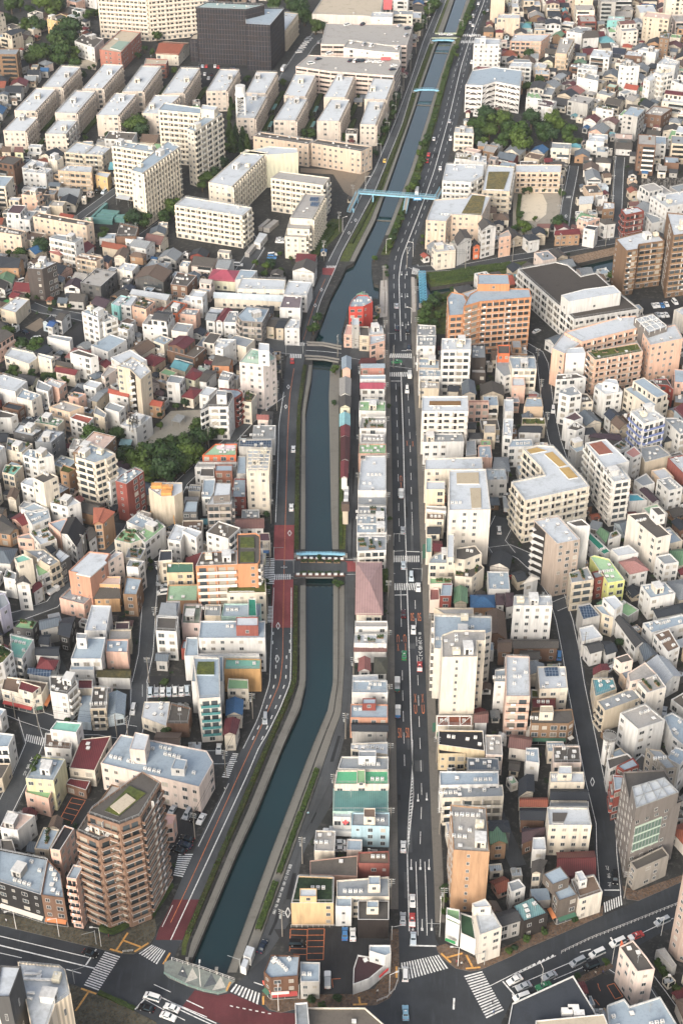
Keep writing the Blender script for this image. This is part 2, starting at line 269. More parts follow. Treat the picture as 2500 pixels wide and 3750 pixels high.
DATA = """T 0 3125
S|12.5|F:s|k|l|ap|-40,255 375,385 440,50 -20,-40|dark four-storey shop row with lit signs and blue-grey roof beside the paved corner walk
S|12.5|F:s|n|l||378,385 590,415 556,180 440,60|brown four-storey shop with green upper windows and a red awning
A|21|F:b|p|l|k|610,225 700,240 675,105|slim pink apartment tower with grey roof box beside the big brown tower
O|28|F:x|stripe|w|k|430,1620 510,1392 650,1300 600,1070 555,1035 160,1000 290,1620|cream striped building with pale deck roof and railing at the junction
O|40|F:x|d|w||85,1320 190,1040 5,1030 -40,1320|dark charcoal tower with slit windows and white parapet rim at the junction
c|830,925 895,955|840,925|-|-
T 0 2500
S|8|F:s|c|n|a|10,60 290,125 380,110 440,0 40,-60|cream corner shop with brown roof and maroon clerestory at a street fork
+|8|10|r|c|165,60 300,100 375,40 190,-20
A|12|F:r|w|d|p|460,80 620,110 715,15 690,-60 455,-60|white apartment block with black wraparound balconies on the right side
H|6|F:w|c|r||715,55 850,55 850,-30 715,-30|cream house with flat maroon roof behind the canopy shed
S|9|F:b|b|d|a|825,240 975,235 990,40 850,40|narrow beige shop with bowed front and dark roof
W|5.5|G|l|l||975,320 1145,290 1160,105 1000,95|grey-blue gabled metal shed beside the narrow street
W|3.5|F:n|l|l||710,355 835,368 835,120 755,120|low blue-grey flat canopy roof between two blocks
W|5|F:w|c|w|t|1300,320 1530,405 1560,175 1325,175|old cream workshop with cracked white rusty roof
A|12.5|F:w|w|m|o|460,430 700,460 755,370 520,350|white building with bright mint green roof by the zebra crossing
H|8|F:w|w|n||405,595 650,615 680,470 415,465|white house with brown roof and green netted terrace
A|13|F:w|y|l|pa|235,880 490,900 600,700 350,675|pale yellow block with grey roof terrace and a hedge along its edge
H|8|F:w|p|e||230,1010 445,1070 490,975 250,950|pinkish house with light green roof in front of the yellow block
W|7|F:w|c|r||635,785 870,810 1020,490 740,520|cream hall with large dark red ribbed metal roof
W|4|F:w|n|r||600,930 790,990 830,905 640,880|small low shed with red metal roof behind the orange-lined car park
O|11.5|F:w|p2|l|aaaaaac|925,740 1830,960 1960,730 1900,625 1110,475|long pale pink institution with light blue roof and a white lattice tower
+|11.5|17|w|p2|1190,610 1330,625 1370,480 1240,455
+|11.5|14|l|w|1570,790 1690,800 1720,710 1610,690
A|42|F:B|n2|d|k|1095,1310 1290,1235 1480,920 1310,815 840,1150 800,1210|tall tan-brown apartment tower with white rims and a roof garden lawn
+|42|42.3|v|d|960,1170 1090,1220 1340,1010 1190,940
+|42|42.6|b|b|1010,1130 1095,1195 1245,1070 1160,1010
A|37|F:B|n2|d|k|700,1370 905,1460 1105,1385 1095,1312 800,1212|lower terraced wing of the brown tower with bay windows
H|8.5|F:w|w|p3|p|0,1330 160,1360 320,1220 70,1175|white house with faded pink metal roof at the left edge
H|9|F:w|b|l|g|315,1525 450,1540 545,1350 400,1330|beige house with planted grey roof terrace
A|16|F:w|p|k|k|460,1530 550,1545 680,1340 590,1310|pink block with black roof and white parapet rim
H|5|G|c|n||440,1330 560,1350 580,1250 480,1230|small cream house with brown gable near the orange-lined car park
A|11|F:b|w|l|k|-60,590 75,590 130,475 -40,455|white rounded-balcony block with white-framed glass roof at the left edge
H|6|F:w|b|d||-60,900 20,880 95,740 -60,740|beige house with dark roof under the rounded-balcony block
H|8|F:w|w|l||-80,300 0,310 55,245 -60,220|white house with small square windows by the street fork
H|6|F:w|g|d||10,1560 150,1568 110,1440 0,1440|low grey shed beside the white pink-roofed house
T 625 2500
A|19|F:b|tealb|l|k|262,150 455,135 448,-230 205,-235|slim white apartment tower with teal balconies and mossy roof patch
+|19|19.3|v|l|230,-80 400,-80 400,-200 250,-200
H|9|F:w|c|e||520,60 715,60 710,-30 530,-40|cream house with pale green flat roof by the canal road
H|7|G|c|u||505,305 660,300 670,160 510,160|narrow house with bright blue gable roof by the canal road
H|8|G|c|r2||480,490 600,485 640,350 500,340|cream house with dark red gable roof at the zebra crossing
H|6|F:w|n|d||-40,380 165,380 190,235 0,190|old brown house with weathered flat roof behind the teal tower
H|8|F:w|p|p||-60,1310 20,1300 50,1215 -60,1200|pink house with pink roof terrace beside the parked cars
c|40,60 40,120|white|-
T 1250 2500
S|10|F:w|w|l|a|95,90 425,95 420,-20 100,-20|white canal-side shop with pale blue roof, north of the orange-walled one
S|9|F:w|t2|l|a|80,322 425,325 425,200 85,195|orange-walled shop with round table on its blue-grey roof
+|9|11.5|l|r|190,195 315,195 315,145 195,145
H|7.5|g|g|k2||88,455 430,460 430,380 88,380|grey house with navy roof and laundry balcony
S|9|F:w|c|w|a|85,610 425,660 425,545 90,560|cream shop with pale stained roof behind the stair penthouse
O|11|F:w|c|g|a|-35,790 430,800 430,680 0,680|wide cream office with grey roof and a white stair penthouse
+|11|14|g|w|155,680 315,680 318,625 158,625
O|11|F:w|p2|e2|a|-65,935 435,935 430,805 -45,805|wide office with vivid green roof in two panels
+|11|12.5|e|p2|140,930 220,930 218,800 142,800
W|8.5|F:w|m|tl||-80,1185 430,1185 430,975 -75,975|broad warehouse with seamed teal metal roof between the two roads
S|9|F:w|sky|g|a|90,1315 440,1325 440,1195 100,1195|light blue three-storey building with grey roof beside the parked truck
+|9|12|n|c|205,1235 310,1240 310,1155 205,1155
S|8|F:w|w|w||-78,1235 88,1240 90,1190 -75,1185|white building with red cross sign beside the parked truck
S|6|F:s|c|t|a|870,395 1210,400 1205,300 870,300|shop with rusty red roof and white pipe masts under the cream tower
H|8|g|w|t3||1215,375 1345,375 1345,265 1210,290|white house with brownish ribbed roof beside the rusty roof
O|9|F:w|c2|k|a|890,570 1315,628 1300,440 890,435|cream office with large black stained roof
S|7.2|F:w|c2|k||890,655 1140,655 1140,580 890,578|lower cream extension with black roof and small square windows
W|8.5|F:w|g|sl||1160,805 1450,805 1440,695 1155,690|grey workshop with slate-blue striped metal roof
O|12|F:w|w|l|a|905,945 1445,935 1440,815 900,815|white-rimmed office with stained pale blue roof
O|11|F:b|c|g|a|920,1062 1490,1045 1480,940 955,942|cream office with green-trimmed grey roof and an orange corner strip
A|25.5|F:t|t|b2|akaa|1030,1540 1360,1560 1330,1150 1000,1120|tan slab tower with equipment-crowded roof and one column of stair windows
H|8|G|t|e3||1365,1495 1525,1480 1500,1360 1355,1360|tan house with green gable roof beside the tan slab tower
H|8.5|h|d|k2||1350,1370 1560,1390 1530,1275 1350,1275|dark house with navy hipped roof and solar panels
H|9|F:w|p2|b2|o|1325,660 1480,665 1470,480 1320,480|pale pink house with tilted solar panels on its roof
T 1875 2500
A|17.5|F:b|pstr|w|a|-58,125 165,125 160,-240 -60,-250|pink-striped apartment block with white roof facing the viewer
H|6|F:w|w|v|g|175,135 370,135 365,70 175,60|low house with green turf terrace in front of the white block
A|11|F:w|c|w|o|250,60 510,50 490,-150 230,-150|cream block with white roof and solar array at the narrow street
H|7|F:w|n|r|a|185,230 405,232 400,140 180,140|house with dark red flat roof behind the brown shop
S|9.5|F:s|n3|d|a|170,375 515,378 568,345 550,240 175,262|long brown shop with orange shutters and chamfered corner
+|9.5|12.5|b|c|250,275 380,275 372,212 258,212
H|8|F:w|w|l|a|125,722 250,740 240,600 125,600|white house with blue-grey roof and pergola
H|8.5|F:w|p2|d||378,738 635,738 620,580 375,580|pinkish house with two-level charcoal roof at the street bend
H|7.5|G|c|k2||55,1055 205,1005 200,850 60,900|cream house with steep black gable and roof light
A|9.5|F:w|c|w|a|350,918 665,918 655,820 345,820|cream block with white roof deck and blocky penthouse
+|9.5|12|w|c|420,840 550,840 545,765 425,765
H|7.5|g|c|k2||345,1085 700,1088 690,985 345,985|long cream house with smooth navy roof along the dark street
H|6|F:w|g|g||345,1140 705,1140 700,1092 345,1090|grey lean-to building between the navy roof and the cream cube
H|7|g|c|t||65,1148 325,1150 325,1065 65,1065|house with rusty brown tiled roof in the dark lane
H|6.5|g|n|k2||70,1265 305,1270 310,1155 65,1155|old house with slate-navy tin roof in the dark lane
H|6.5|g|n|r3||88,1480 300,1400 290,1330 85,1340|old house with purplish-brown roof in the dark lane
A|13|F:q|c|w|k|335,1310 730,1312 700,1150 320,1145|cream cube block dotted with tiny square windows
+|13|13.4|d|w|370,1280 470,1285 510,1190 370,1190
H|8|F:w|w|w||185,1535 310,1535 300,1420 190,1425|small white house with stained terrace below the cream cube
H|7|F:w|b|m2||760,130 960,60 930,-40 730,-40|house with bright teal metal roof on the bend
A|9.5|F:l|b|g||850,260 1195,135 1100,45 780,165|beige block with streaked grey roof and left side balconies
A|14|F:l|w2|b2|g|1240,95 1415,40 1330,-80 1150,-10|pale block with planted stepped roof terraces
A|13.5|F:w|w|b2|a|1155,430 1405,345 1220,195 990,280|bright white block with zigzag outside stair
O|11|Y|w|g||-|round stair tower with curved balcony at the fork
O|25|F:q|mv|d|kaa|1110,1255 1555,1080 1400,800 1020,820|mauve-grey tower with pale green window band and steel roof screen
+|25|30|w|mv|1135,1160 1530,1010 1395,865 1095,960
A|13|F:l|r|l||940,995 1000,975 1030,860 925,850|dark red-brick block with blue-grey roof deck
A|12|F:w|r|l|a|1030,810 1165,760 1110,690 960,765|brick-red block with shallow grey roof in front of the concrete one
H|10|F:w|w|d|p|890,800 1110,700 1060,650 870,700|white house with flat dark roof and cube stair head
A|18|F:w|g2|g|ka|1415,790 1515,780 1370,620 1230,600|weathered concrete block with tanks and pipes on top
A|14|F:w|w|l|a|1420,690 1540,760 1640,640 1500,590|pale block with light blue roof beside the weathered concrete block
A|9|F:w|w|l||1470,490 1600,600 1640,380 1470,275 1390,310|white building with stepped blue-white roof at the right edge
T 1875 3125
O|9|F:w|g3|d||1140,155 1440,20 1380,-60 1085,80|taupe podium of the mauve tower with dark roof
W|7|g|r2|r4||415,200 770,200 755,-30 405,-15|long maroon ribbed roof hall beside the dark street
H|9|F:w|c3|n||610,430 830,355 755,200 540,240|cream corner building with brown deck and white rim at the zebra crossing
+|9|12|w|w|620,260 690,240 640,160 580,175
A|10.5|F:s|n4|l||430,440 605,380 520,270 370,330|brown shop building with railed roof terrace and pink shop front
+|10.5|14|l|n4|370,290 525,230 440,120 285,190
H|9|G|c|d||170,200 265,195 320,80 180,90|cream house with narrow gable between dark roofs
S|7.5|F:w|d2|m3||105,630 330,550 190,395 0,480|dark eatery with corroded teal tin roof and antennas
H|9|F:w|w|g||-10,360 120,310 60,235 -40,270|white cube house with stained grey roof
S|7.5|g|g|k3||-130,690 95,620 0,510 -150,560|grey shop house with dark tiled roof by the avenue
A|60|F:r|mv2|g||@1505,985 1700,1060 1640,780 1430,900|tall mauve tower cut by the right picture edge
W|4|F:n|g|b2||1470,1050 1510,1030 1400,870 1320,890|low annex with gravel roof and hedge beside the lane
O|14.5|F:q|p4|d|k|1150,1092 1310,1065 1240,960 1110,800 985,860|slim pale pink tower with an orange sign by the avenue
O|13|F:n|w|k2||-100,1900 900,1750 750,1440 560,1125 0,1380|big dark flat roof with white rim at the bottom edge
+|13|14.5|b|w|215,1540 840,1480 890,1600 230,1680
O|11|F:n|w|l|a|900,1740 1530,1600 1360,1320 1080,1410 1030,1340 870,1400|pale blue-roofed office at the bottom edge beside the lane
T 1250 3125
W|7|F:w|p3|d3||-290,198 145,215 150,20 -290,70|low hall with broad dark stained roof behind the turf-roofed block
S|8|F:w|r3|n|a|155,95 440,98 435,-20 155,-10|red-brick shop with glass roof boxes by the main road
A|9|F:w|c|g|a|-45,400 440,402 435,215 -45,250|cream block with pale grey roof, two above the parking lot
+|9|12|l|c|245,290 355,290 355,210 248,210
S|8|F:n|k3|d4||150,612 435,615 435,440 150,438|black-walled shop with stained roof and blue tarpaulin
+|8|10.5|l|c|230,500 340,500 340,435 232,435
H|8.5|F:w|w|l||-55,490 92,492 95,405 -50,400|white house with sky-blue strip beside the black-walled shop
S|4.5|F:n|w|r5||105,1210 255,1155 410,1025 300,960 150,935 110,1060|low corner shop with maroon and slate roof and awnings
H|8.5|F:w|w|l||255,900 400,945 455,920 450,845 255,845|white wedge-shaped house behind the corner shop
S|9|F:n|w|e||962,612 1085,668 1085,520 965,500|narrow shop with green roof and white billboard by the main road
S|6.5|F:n|w|e4||1095,735 1235,800 1200,580 1090,545|low shop with dark green deck and long white awning
O|12.5|F:w|w2|w||1270,755 1475,680 1330,430 1205,480|angular white building with open roof frame at the big junction
+|12.5|15.5|w|w2|1220,500 1375,490 1320,418 1200,462
O|12|F:n|c|d3||-420,1900 500,1900 420,1600 215,1420 20,1420 -360,1420|stained brown roof with white rim at the bottom edge
T 625 3125
A|9.5|F:w|tan2|tf|a|1105,460 1495,460 1500,220 1165,205|tan block with dark green turf roof above the parking lot
+|9.5|12|w|tan2|1185,400 1340,400 1340,325 1185,325
S|9.5|F:s|n5|l|aa|855,1090 915,1150 1168,1130 1185,940 920,935 870,1060|brown corner diner with red-lit frontage and grey roof
H|7.5|F:w|g|l|a|1190,1182 1365,1182 1370,1005 1190,1000|grey house with pale roof beside the brown diner
K|3.2|F:n|w|w||665,942 735,970 770,872 700,850|white public toilet with mint side and square skylight, larger one
K|3|F:n|w|w||640,1040 690,1060 715,985 670,965|white public toilet with mint side and square skylight, smaller one
O|15|F:n|w|g||1140,1380 1255,1370 1275,1600 1150,1600|white roof tower with a sunken grey well at the bottom edge
T 0 1875
H|7|G|p|r||95,60 205,130 310,80 195,0|pink house with dark red gable roof in the left quarter
H|7|g|t|d||-30,190 90,210 180,160 20,20|old tan house with charcoal tiled roof at the left edge
A|9|F:w|w|l|a|295,120 465,50 440,-40 220,0|white block with pale mint roof tanks
H|9|F:w|w2|w|g|370,300 520,250 420,140 275,190|white house with blue-white roof and planter rows
H|8|F:w|p|g||165,240 305,250 270,190 155,220|small pink cube house with light grey roof
H|10|F:w|p|l||555,190 620,60 580,60 445,100|pink house wing with pale blue roof behind the black slanted roof
H|11|g|w|k||700,315 790,150 620,45 550,190|white house with big black slanted roof and skylight
H|9|g|w|d||815,280 895,215 820,140 790,160|white house with charcoal slope and green window panes
S|13|G|t|r6||860,130 950,125 1060,20 860,-20|tan building with orange-red sloping roof and green deck
A|10|F:w|c|e|g|1050,255 1200,290 1340,240 1240,140 1130,160|cream block with green deck roof and planters
A|10|F:l|w|e|p|1330,285 1520,130 1440,70 1240,190|long white block with green roof and rows of windows
H|9|F:w|c|g|g|1150,415 1290,430 1340,330 1180,330|cream house with cluttered planted roof
A|12|F:w|w|g|g|1160,500 1270,510 1330,450 1190,430|white terraced house with stepped roofs by the narrow lane
A|13|F:w|c|m|p|160,470 300,430 210,385 130,420|white block with pale mint roof and faceted front
H|9|F:w|w|g|g|30,600 140,620 150,560 60,520|white house with planted roof corner below the mint-roofed block
S|13|G|w|d||140,680 290,680 260,640 195,612|corner tower with orange balconies and blue side rails
A|11|F:b|b|g|a|460,500 550,450 400,340 215,345|beige block with long grey roof and reddish rim
H|7|g|w|k2||470,390 520,360 440,290 370,300|house with dark slate gable beside the reddish rimmed block
H|10|F:w|d|w||560,470 650,400 540,330 500,390|dark house with white-framed roof terrace
A|8|F:b|w|e||350,595 460,550 340,470 320,480|white house with green deck and balcony bands
H|7|g|w|r||300,750 400,680 330,650 300,680|white house with maroon sloping roof by the bend
O|17|F:t|t2|w|k|630,540 825,585 960,460 1010,380 820,360|orange-tiled block with broad pale roof and tall slit windows
+|17|17.4|w|w|700,560 830,585 980,455 950,430
A|15|F:w|p2|w||990,460 1130,370 1060,360 980,440|pale pink block joined to the orange-tiled one
H|10|F:w|o2|p3||855,660 1100,665 1110,590 920,590|peach house with roof parapet behind a charcoal roof
H|7.5|g|o2|d||858,795 1110,790 1090,665 850,680|peach house with charcoal roof and small roof window
H|7|F:w|p|g||545,790 770,850 855,770 640,700|salmon house with wide pale grey metal roof
A|10|F:w|n3|l||1130,755 1255,760 1305,610 1160,590|brown brick block with chamfered corner and blue-grey roof
A|10|F:w|c|k2||1455,450 1580,440 1580,345 1470,350|cream house with navy slope by the green yard
H|10|F:w|w|w||775,1090 975,1090 1020,860 840,855|white house with bare pale mint roof and black rim
H|8|g|g|sl||365,1090 540,1050 550,960 360,1000|grey shed with ribbed metal roof and teal edge
H|8|g|k|k2||530,1130 640,1160 700,960 580,980|black-walled house with slate roof in the dense block
H|7|F:w|d|e|g|120,1060 300,1080 350,1000 200,980|dark house with planted green roof garden
A|11|F:w|lav|g||0,900 90,840 40,740 -40,760|lavender-walled block cut by the left edge
A|10|F:b|w|m|a|105,1330 200,1350 310,1170 90,1120|white block with glossy teal green roof and curved front
A|15|F:w|w|v|g|-60,1420 30,1380 120,1280 -60,1180|white block with a bushy roof garden at the left edge
H|7|g|w|k2||355,1220 450,1230 470,1130 370,1140|white house with charcoal slopes beside the teal roof, northern one
H|7|g|w|k2||320,1320 540,1330 550,1240 330,1250|white house with charcoal slopes beside the teal roof, southern one
H|7|h|w|r||330,1440 500,1450 540,1360 370,1330|house with maroon hipped roof by the solar roof
H|6|g|w|solar||250,1490 460,1520 490,1450 270,1430|house with a full solar panel roof
A|11|F:w|w|l|p|650,1350 930,1350 970,1150 720,1150|white block with pale roof and blue pot
+|11|15|g|w|700,1160 790,1165 800,1115 705,1110
H|9|F:w|p|l||970,1285 1170,1290 1180,1170 980,1170|salmon-pink block with blue-grey roof and pink fin wall
H|7|F:n|b|b2||1000,1170 1200,1165 1205,1080 1010,1080|tan-roofed shed behind the salmon-pink block
H|8|F:w|w|l||640,1450 860,1455 870,1380 660,1380|white house with small stair head below the blue pot roof
H|6|g|w|v2||890,1520 1200,1530 1210,1445 900,1450|old house with mossy brown roof
A|13|F:w|w|d|p|1430,1090 1620,1100 1640,960 1440,950|white block with maroon attic band beside the narrow street
+|13|13.2|g|w|1450,960 1620,965 1620,830 1480,825
c|1115,1045 1180,1050|white|-
T 625 1875
H|10|F:w|w|w||-30,250 90,270 150,140 40,110|white house with clean white roof left of the long-roofed apartment
A|11|F:w|w|w||105,170 235,235 290,180 150,135|white block with windows beside the white house
A|12|F:r|w|d3||325,185 530,245 640,145 440,80|white apartment block with dark angled roof and gallery rails
A|24|F:b|o|d3|k|230,495 610,480 610,350 285,370|bright orange apartment block with white balcony rows, main wing
A|24.2|F:r|o|d|k|612,480 800,475 820,440 820,215 780,190 610,200|orange apartment block wing with two turf squares on top
+|24.2|24.5|v|d|635,320 770,320 765,225 640,225
+|24.2|24.5|v|d|635,455 768,452 765,355 640,358
W|8|g|w|t3||590,150 860,150 855,55 595,60|shed with brown ribbed roof by the canal road
W|7.5|F:s|c|r7||820,265 915,265 905,190 810,190|shop with plum ribbed roof beside the orange apartment
O|14|F:q|c|v|k|515,745 875,740 870,610 520,615|cream office with a large turf roof and white rim
+|14|14.3|v|w|535,720 770,718 768,630 540,632
O|12|F:n|m|l|a|465,960 825,960 830,840 490,842|teal-edged office with green and white roof boxes
+|12|16|e5|w|710,955 790,955 780,795 712,795
O|15|F:w|w|l|aa|255,1160 865,1158 868,1000 275,1000|large white office with pale blue roof full of air conditioners
+|15|19|w|r3|600,1045 803,1045 803,965 600,965
O|11|F:n|w|l||125,1325 255,1320 250,1150 145,1150|white lower wing with pale blue roof at the office's side
O|11|F:n|w|l||258,1325 815,1320 810,1300 260,1302|narrow roof ledge of the large white office
O|14|F:q|w|l|k|190,1560 480,1560 480,1320 210,1325|white block with yellow moss square on its roof
+|14|14.3|v3|w|248,1468 425,1465 428,1355 255,1355
O|10|F:n|o3|m||490,1445 825,1445 830,1350 500,1345|orange-walled building with teal green railed roof
H|9|F:w|c2|e6||-40,560 210,555 205,465 -40,465|cream house with deep green roof by the side street
H|8|F:w|p5|sage|p|100,1020 270,1025 290,850 120,850|pale pink house with sage green roof
H|8|F:w|b|g|a|310,950 460,955 460,850 320,850|beige house with weathered grey roof behind the pink house
H|11|F:w|w|g||-40,980 50,970 85,820 -40,820|white house with grey roof and maroon attic beside the pink one
T 1250 1875
S|9|F:w|w|l|ap|145,105 410,105 415,20 140,20|white canal-block shop with blue-grey roof, north end of the row
S|9|F:w|w|l|ap|140,190 415,190 415,105 140,108|white canal-block shop with pale roof and stair box, second of the row
A|9|F:b|w|g|g|145,360 410,350 410,215 145,215|white terraced house with plants stacked on its roofs
W|9|h|c|pr||125,935 380,940 372,450 135,450|long hall with huge faded pink ribbed roof
S|9|F:w|w|b2|ap|125,1055 425,1055 420,1000 125,1000|white building with cluttered beige roof below the pink hall
H|8|F:w|w|w|g|115,1205 415,1210 420,1120 120,1120|white house with plain roof and potted plants
H|6|g|w|t3||110,1285 415,1285 415,1205 115,1205|white house with brown-pink ribbed roof slopes
H|7|G|w|r8||150,1470 270,1465 265,1350 160,1350|house with faded red gable between white roofs
H|7|h|w|olive||295,1490 420,1490 425,1340 300,1340|house with dark olive hipped roof
H|8|F:w|w|w||100,1568 340,1568 335,1490 100,1500|white house with blue canopy edge
S|9|F:w|c|n|a|780,65 940,70 935,10 780,0|cream shop with brown deck on the right of the main road
H|7|g|c|k2||785,205 910,205 910,138 785,138|house with dark navy roof, right of the main road
S|6|F:s|c|m4||775,370 830,370 830,225 775,230|small shop with faded teal roof beside the main road
H|6|g|n|r2||835,360 930,370 920,270 840,270|house with rusty maroon roofs behind the teal shop
A|10|F:w|c|l|p|800,470 1050,470 1040,400 950,360 860,390 810,430|cream corner building with curved parapet and pale roof
A|9|F:w|c|d|g|1040,590 1200,600 1310,510 1250,440 1060,460|cream building with brown terraces and roof plants
A|14|F:w|c|d|a|1050,430 1130,440 1290,380 1230,305 1050,330|cream upper block with rounded beige parapets
+|14|18|w|c|970,420 1030,420 1035,200 975,200
H|7.5|F:w|c|e|g|810,660 1010,655 1010,600 810,600|cream house with green roof lawns beside the main road
S|6|F:n|p2|r8||810,810 900,805 895,700 812,700|shop with faded red roof by the main road
H|9|F:w|r|l||905,770 1010,770 1020,655 925,655|brick house with pale blue roof and teal band
H|7|G|b|e3||1030,840 1160,840 1155,700 1030,700|beige house with mossy green gable roof
H|6|h|t|u||1183,872 1415,870 1405,755 1180,755|house with vivid blue hipped roof
H|6.5|h|w|r3||1415,860 1500,860 1495,755 1415,755|white house with purplish tiled roof, first beside the blue hip
H|6.5|h|w|r3||1505,880 1600,860 1580,745 1505,745|white house with purplish tiled roof, second beside the blue hip
S|12|F:n|b|b2||940,935 1215,940 1210,880 850,880|beige block with flat cluttered roof north of the cream tower
A|22|F:l|w2|l|kaa|850,1255 910,1255 1380,1100 1380,960 850,945|white apartment block with pale blue pipe-covered roof wrapping the cream tower
A|30|F:t|c|b2|k|925,1335 1250,1330 1240,1180 1325,1180 1320,1085 1035,1085 920,1130|tall cream slab tower with white roof stained by dark patches
H|7|G|n|n||1340,1120 1520,1170 1500,920 1335,910|house with large dark brown roof beside the cream tower
H|7|g|n|n||1430,1290 1560,1290 1568,1175 1430,1175|house with dark brown flat-pitched roof, lower one beside the cream tower
A|14|F:w|w|l|a|1405,1560 1600,1560 1600,1330 1500,1330 1500,1440 1410,1450|white block with L-shaped pale blue roof
T 1875 1875
A|24|F:g|tp|w||415,290 625,250 420,30 200,75|taupe apartment block with white roof, blue strip and zigzag stairs
A|24|F:n|w|d||585,130 715,125 640,60 500,90|narrow white windowless shaft tower behind the taupe block
O|7|F:w|w|e5|a|840,390 905,360 710,180 690,240|long low building with green roof strip and roof units
W|6|G|w|e3||860,280 905,190 850,155 770,180|shed with light green ridged roof by the crossing
H|7|F:w|w|g|g|880,260 1000,210 960,165 900,190|white house with planted terrace by the crossing
A|16|F:w|w2|d|ag|1325,240 1460,205 1230,0 1060,20|long pale grey block with roof terraces and square windows
+|16|20|d|w|1340,30 1410,15 1350,-50 1270,-40
S|9|F:w|w|w||975,405 1160,375 1070,300 905,340|white building with flat white roof and orange side
H|9|F:w|w|g||1400,480 1530,460 1450,380 1320,405|white cube house with pale square roof
H|8.5|h|w|rp||1080,570 1260,530 1140,410 975,455|white house with salmon hipped roof and white ridge lines
A|10|F:w|ylg|ylr|a|880,650 1035,625 890,430 750,395 715,410|lime-yellow narrow building with long pale green roof
A|10|F:w|r|g|a|760,610 850,590 820,530 730,550|brick-red narrow building beside the lime-yellow one
A|13|F:b|b|g|gp|545,650 750,620 690,500 520,560|beige terraced block with brown attic at the corner
H|9|F:n|g|solar||650,990 810,950 715,835 600,860|dark grey house topped by a solar array
A|12|F:w|w|w|k|940,900 1020,850 940,765 830,790|white building with faceted attic and roof well
H|9|F:w|b|l||820,930 930,970 830,850 750,860|concrete house with blank pale side walls
H|8|G|w|k3||1130,1250 1240,1205 1020,975 940,990|long white house with dark mottled tile roof
A|10|F:w|w|l|p|1270,790 1500,745 1400,640 1180,670|white block with green-rimmed pale roof
A|8|h|w|k2||1330,980 1570,930 1568,840 1290,900|house with wide black hipped roof
A|8|F:w|w|l|a|1280,1110 1600,1020 1568,940 1200,1020|white block with blue-white roof bands
A|10|F:w|w|n|a|1430,1290 1540,1240 1440,1070 1300,1120|white block with brown and cluttered grey roof
W|7|G|g|sl||1220,1370 1350,1320 1250,1210 1160,1240|grey gabled shed between white roofs
W|8|G|w|w||1380,1600 1560,1500 1420,1330 1230,1380|white hall with broad white gabled roof
A|13|F:w|p2|b2|k|1080,1560 1340,1500 1220,1380 1060,1480|pale pink block with grey stepped roof
+|13|17|d|p2|1000,1390 1110,1360 1060,1300 940,1340
H|7|F:w|w|w||640,1190 830,1145 740,1035 615,1065|white house with bare white roof by the street fork
H|7|g|w|k3||715,1305 840,1270 790,1190 645,1220|white house with mottled black tile roof
H|6|g|w|k2||860,1315 970,1280 900,1185 810,1185|small house with dark gable beside the garden tree
H|5|G|c|r||740,1500 900,1450 870,1395 740,1440|low house with plum ribbed roof
A|19|F:q|w|w|k|10,860 370,860 360,768 15,770|bright white apartment tower with plain face and tiny windows
H|7|g|n|d||5,1258 425,1255 420,1175 5,1178|long house with charcoal roof below the white tower
H|6|g|w|d||65,1355 255,1355 250,1275 70,1275|house with dark ribbed roof beside the blue parked van
H|9|h|w|w2||90,670 200,640 250,620 180,575|white house with faceted grey roof beside the car park
T 0 1250
A|7|F:w|c|w||40,130 265,205 345,150 310,100 100,55|cream low building with white roof skirted in brown near the small grove
A|9|F:w|c|w|a|345,130 470,165 500,140 350,105|cream house with flat roof beside the brown-skirted one
H|6|g|t|d||505,215 660,245 680,205 510,170|tan house with brown-grey tiles north of the maroon roof
H|7|g|c|r||505,280 690,315 740,265 510,235|cream house with long maroon roof beside the garden hedge
W|8|F:n|w|w||0,430 140,460 250,365 30,300 -40,330|pale hall with plain grey-white roof at the left edge
A|9|F:w|w2|l|ao|150,510 290,545 380,490 210,430|white block with solar panels and stepped roof
H|9|F:w|w|g|p|330,430 440,460 480,410 350,350|white house with two-step flat roofs and balcony
H|8|F:w|p|w|a|415,380 540,430 610,370 450,340|pinkish house with white roof and green awning
H|8|F:w|p|l|g|630,500 720,520 790,480 680,460|salmon house with potted plants on its roof terrace
A|12|F:w|w|d|p|640,100 830,150 900,130 720,70|white block with dark flat roof near the car park
H|7|F:w|w|w|p|765,400 880,430 940,380 820,350|white house with blue tarp and small stair box
A|9|F:w|p2|b2|p|930,310 960,330 1090,240 1000,220|long pinkish block beside the zigzag stair tower
A|21|F:g|b|w|a|1075,225 1190,250 1290,350 1390,270 1340,210 1210,140|beige tower with brown stripe and bold zigzag stair
H|8|g|w|rr||990,480 1180,520 1210,490 1010,440|grey stained house with bright rust-red roof strip
A|10|F:w|w|g|p|960,610 1090,650 1150,600 1010,550|white block with stained roof and thin red rim
W|6|g|b|g||830,540 890,560 1030,440 970,430|long grey shed with plain ribbed roof
A|10|F:w|o4|b2||450,600 640,650 770,600 590,545|pale building with orange-rimmed flat roof
A|9|F:w|w|rr|p|640,700 810,755 860,700 700,660|white house with rust-red roof slab and stair tower
A|10|F:w|b|g|p|860,660 960,700 980,660 880,590|beige stepped block beside the rust-red slab
A|9|F:w|b|e7|p|315,740 530,780 590,720 380,670|beige house with brown cube and green deck on its roof
A|9|F:w|w|w|k|1105,765 1250,800 1395,690 1250,650|white square community hall with aerial frame beside the park
H|7|g|t|rr||1345,580 1480,605 1520,560 1380,530|tan house with bright rust-red roof near the park fence
H|7|F:w|n|k2||20,600 170,635 230,590 80,555|brown house with dark roof by the parked cars
H|8|F:w|w|d||-20,700 100,700 160,670 0,630|white house with dark frames at the left edge
A|10|F:w|d|w|p|120,830 300,870 390,810 180,750|dark-walled building with white deck and two white roof boxes
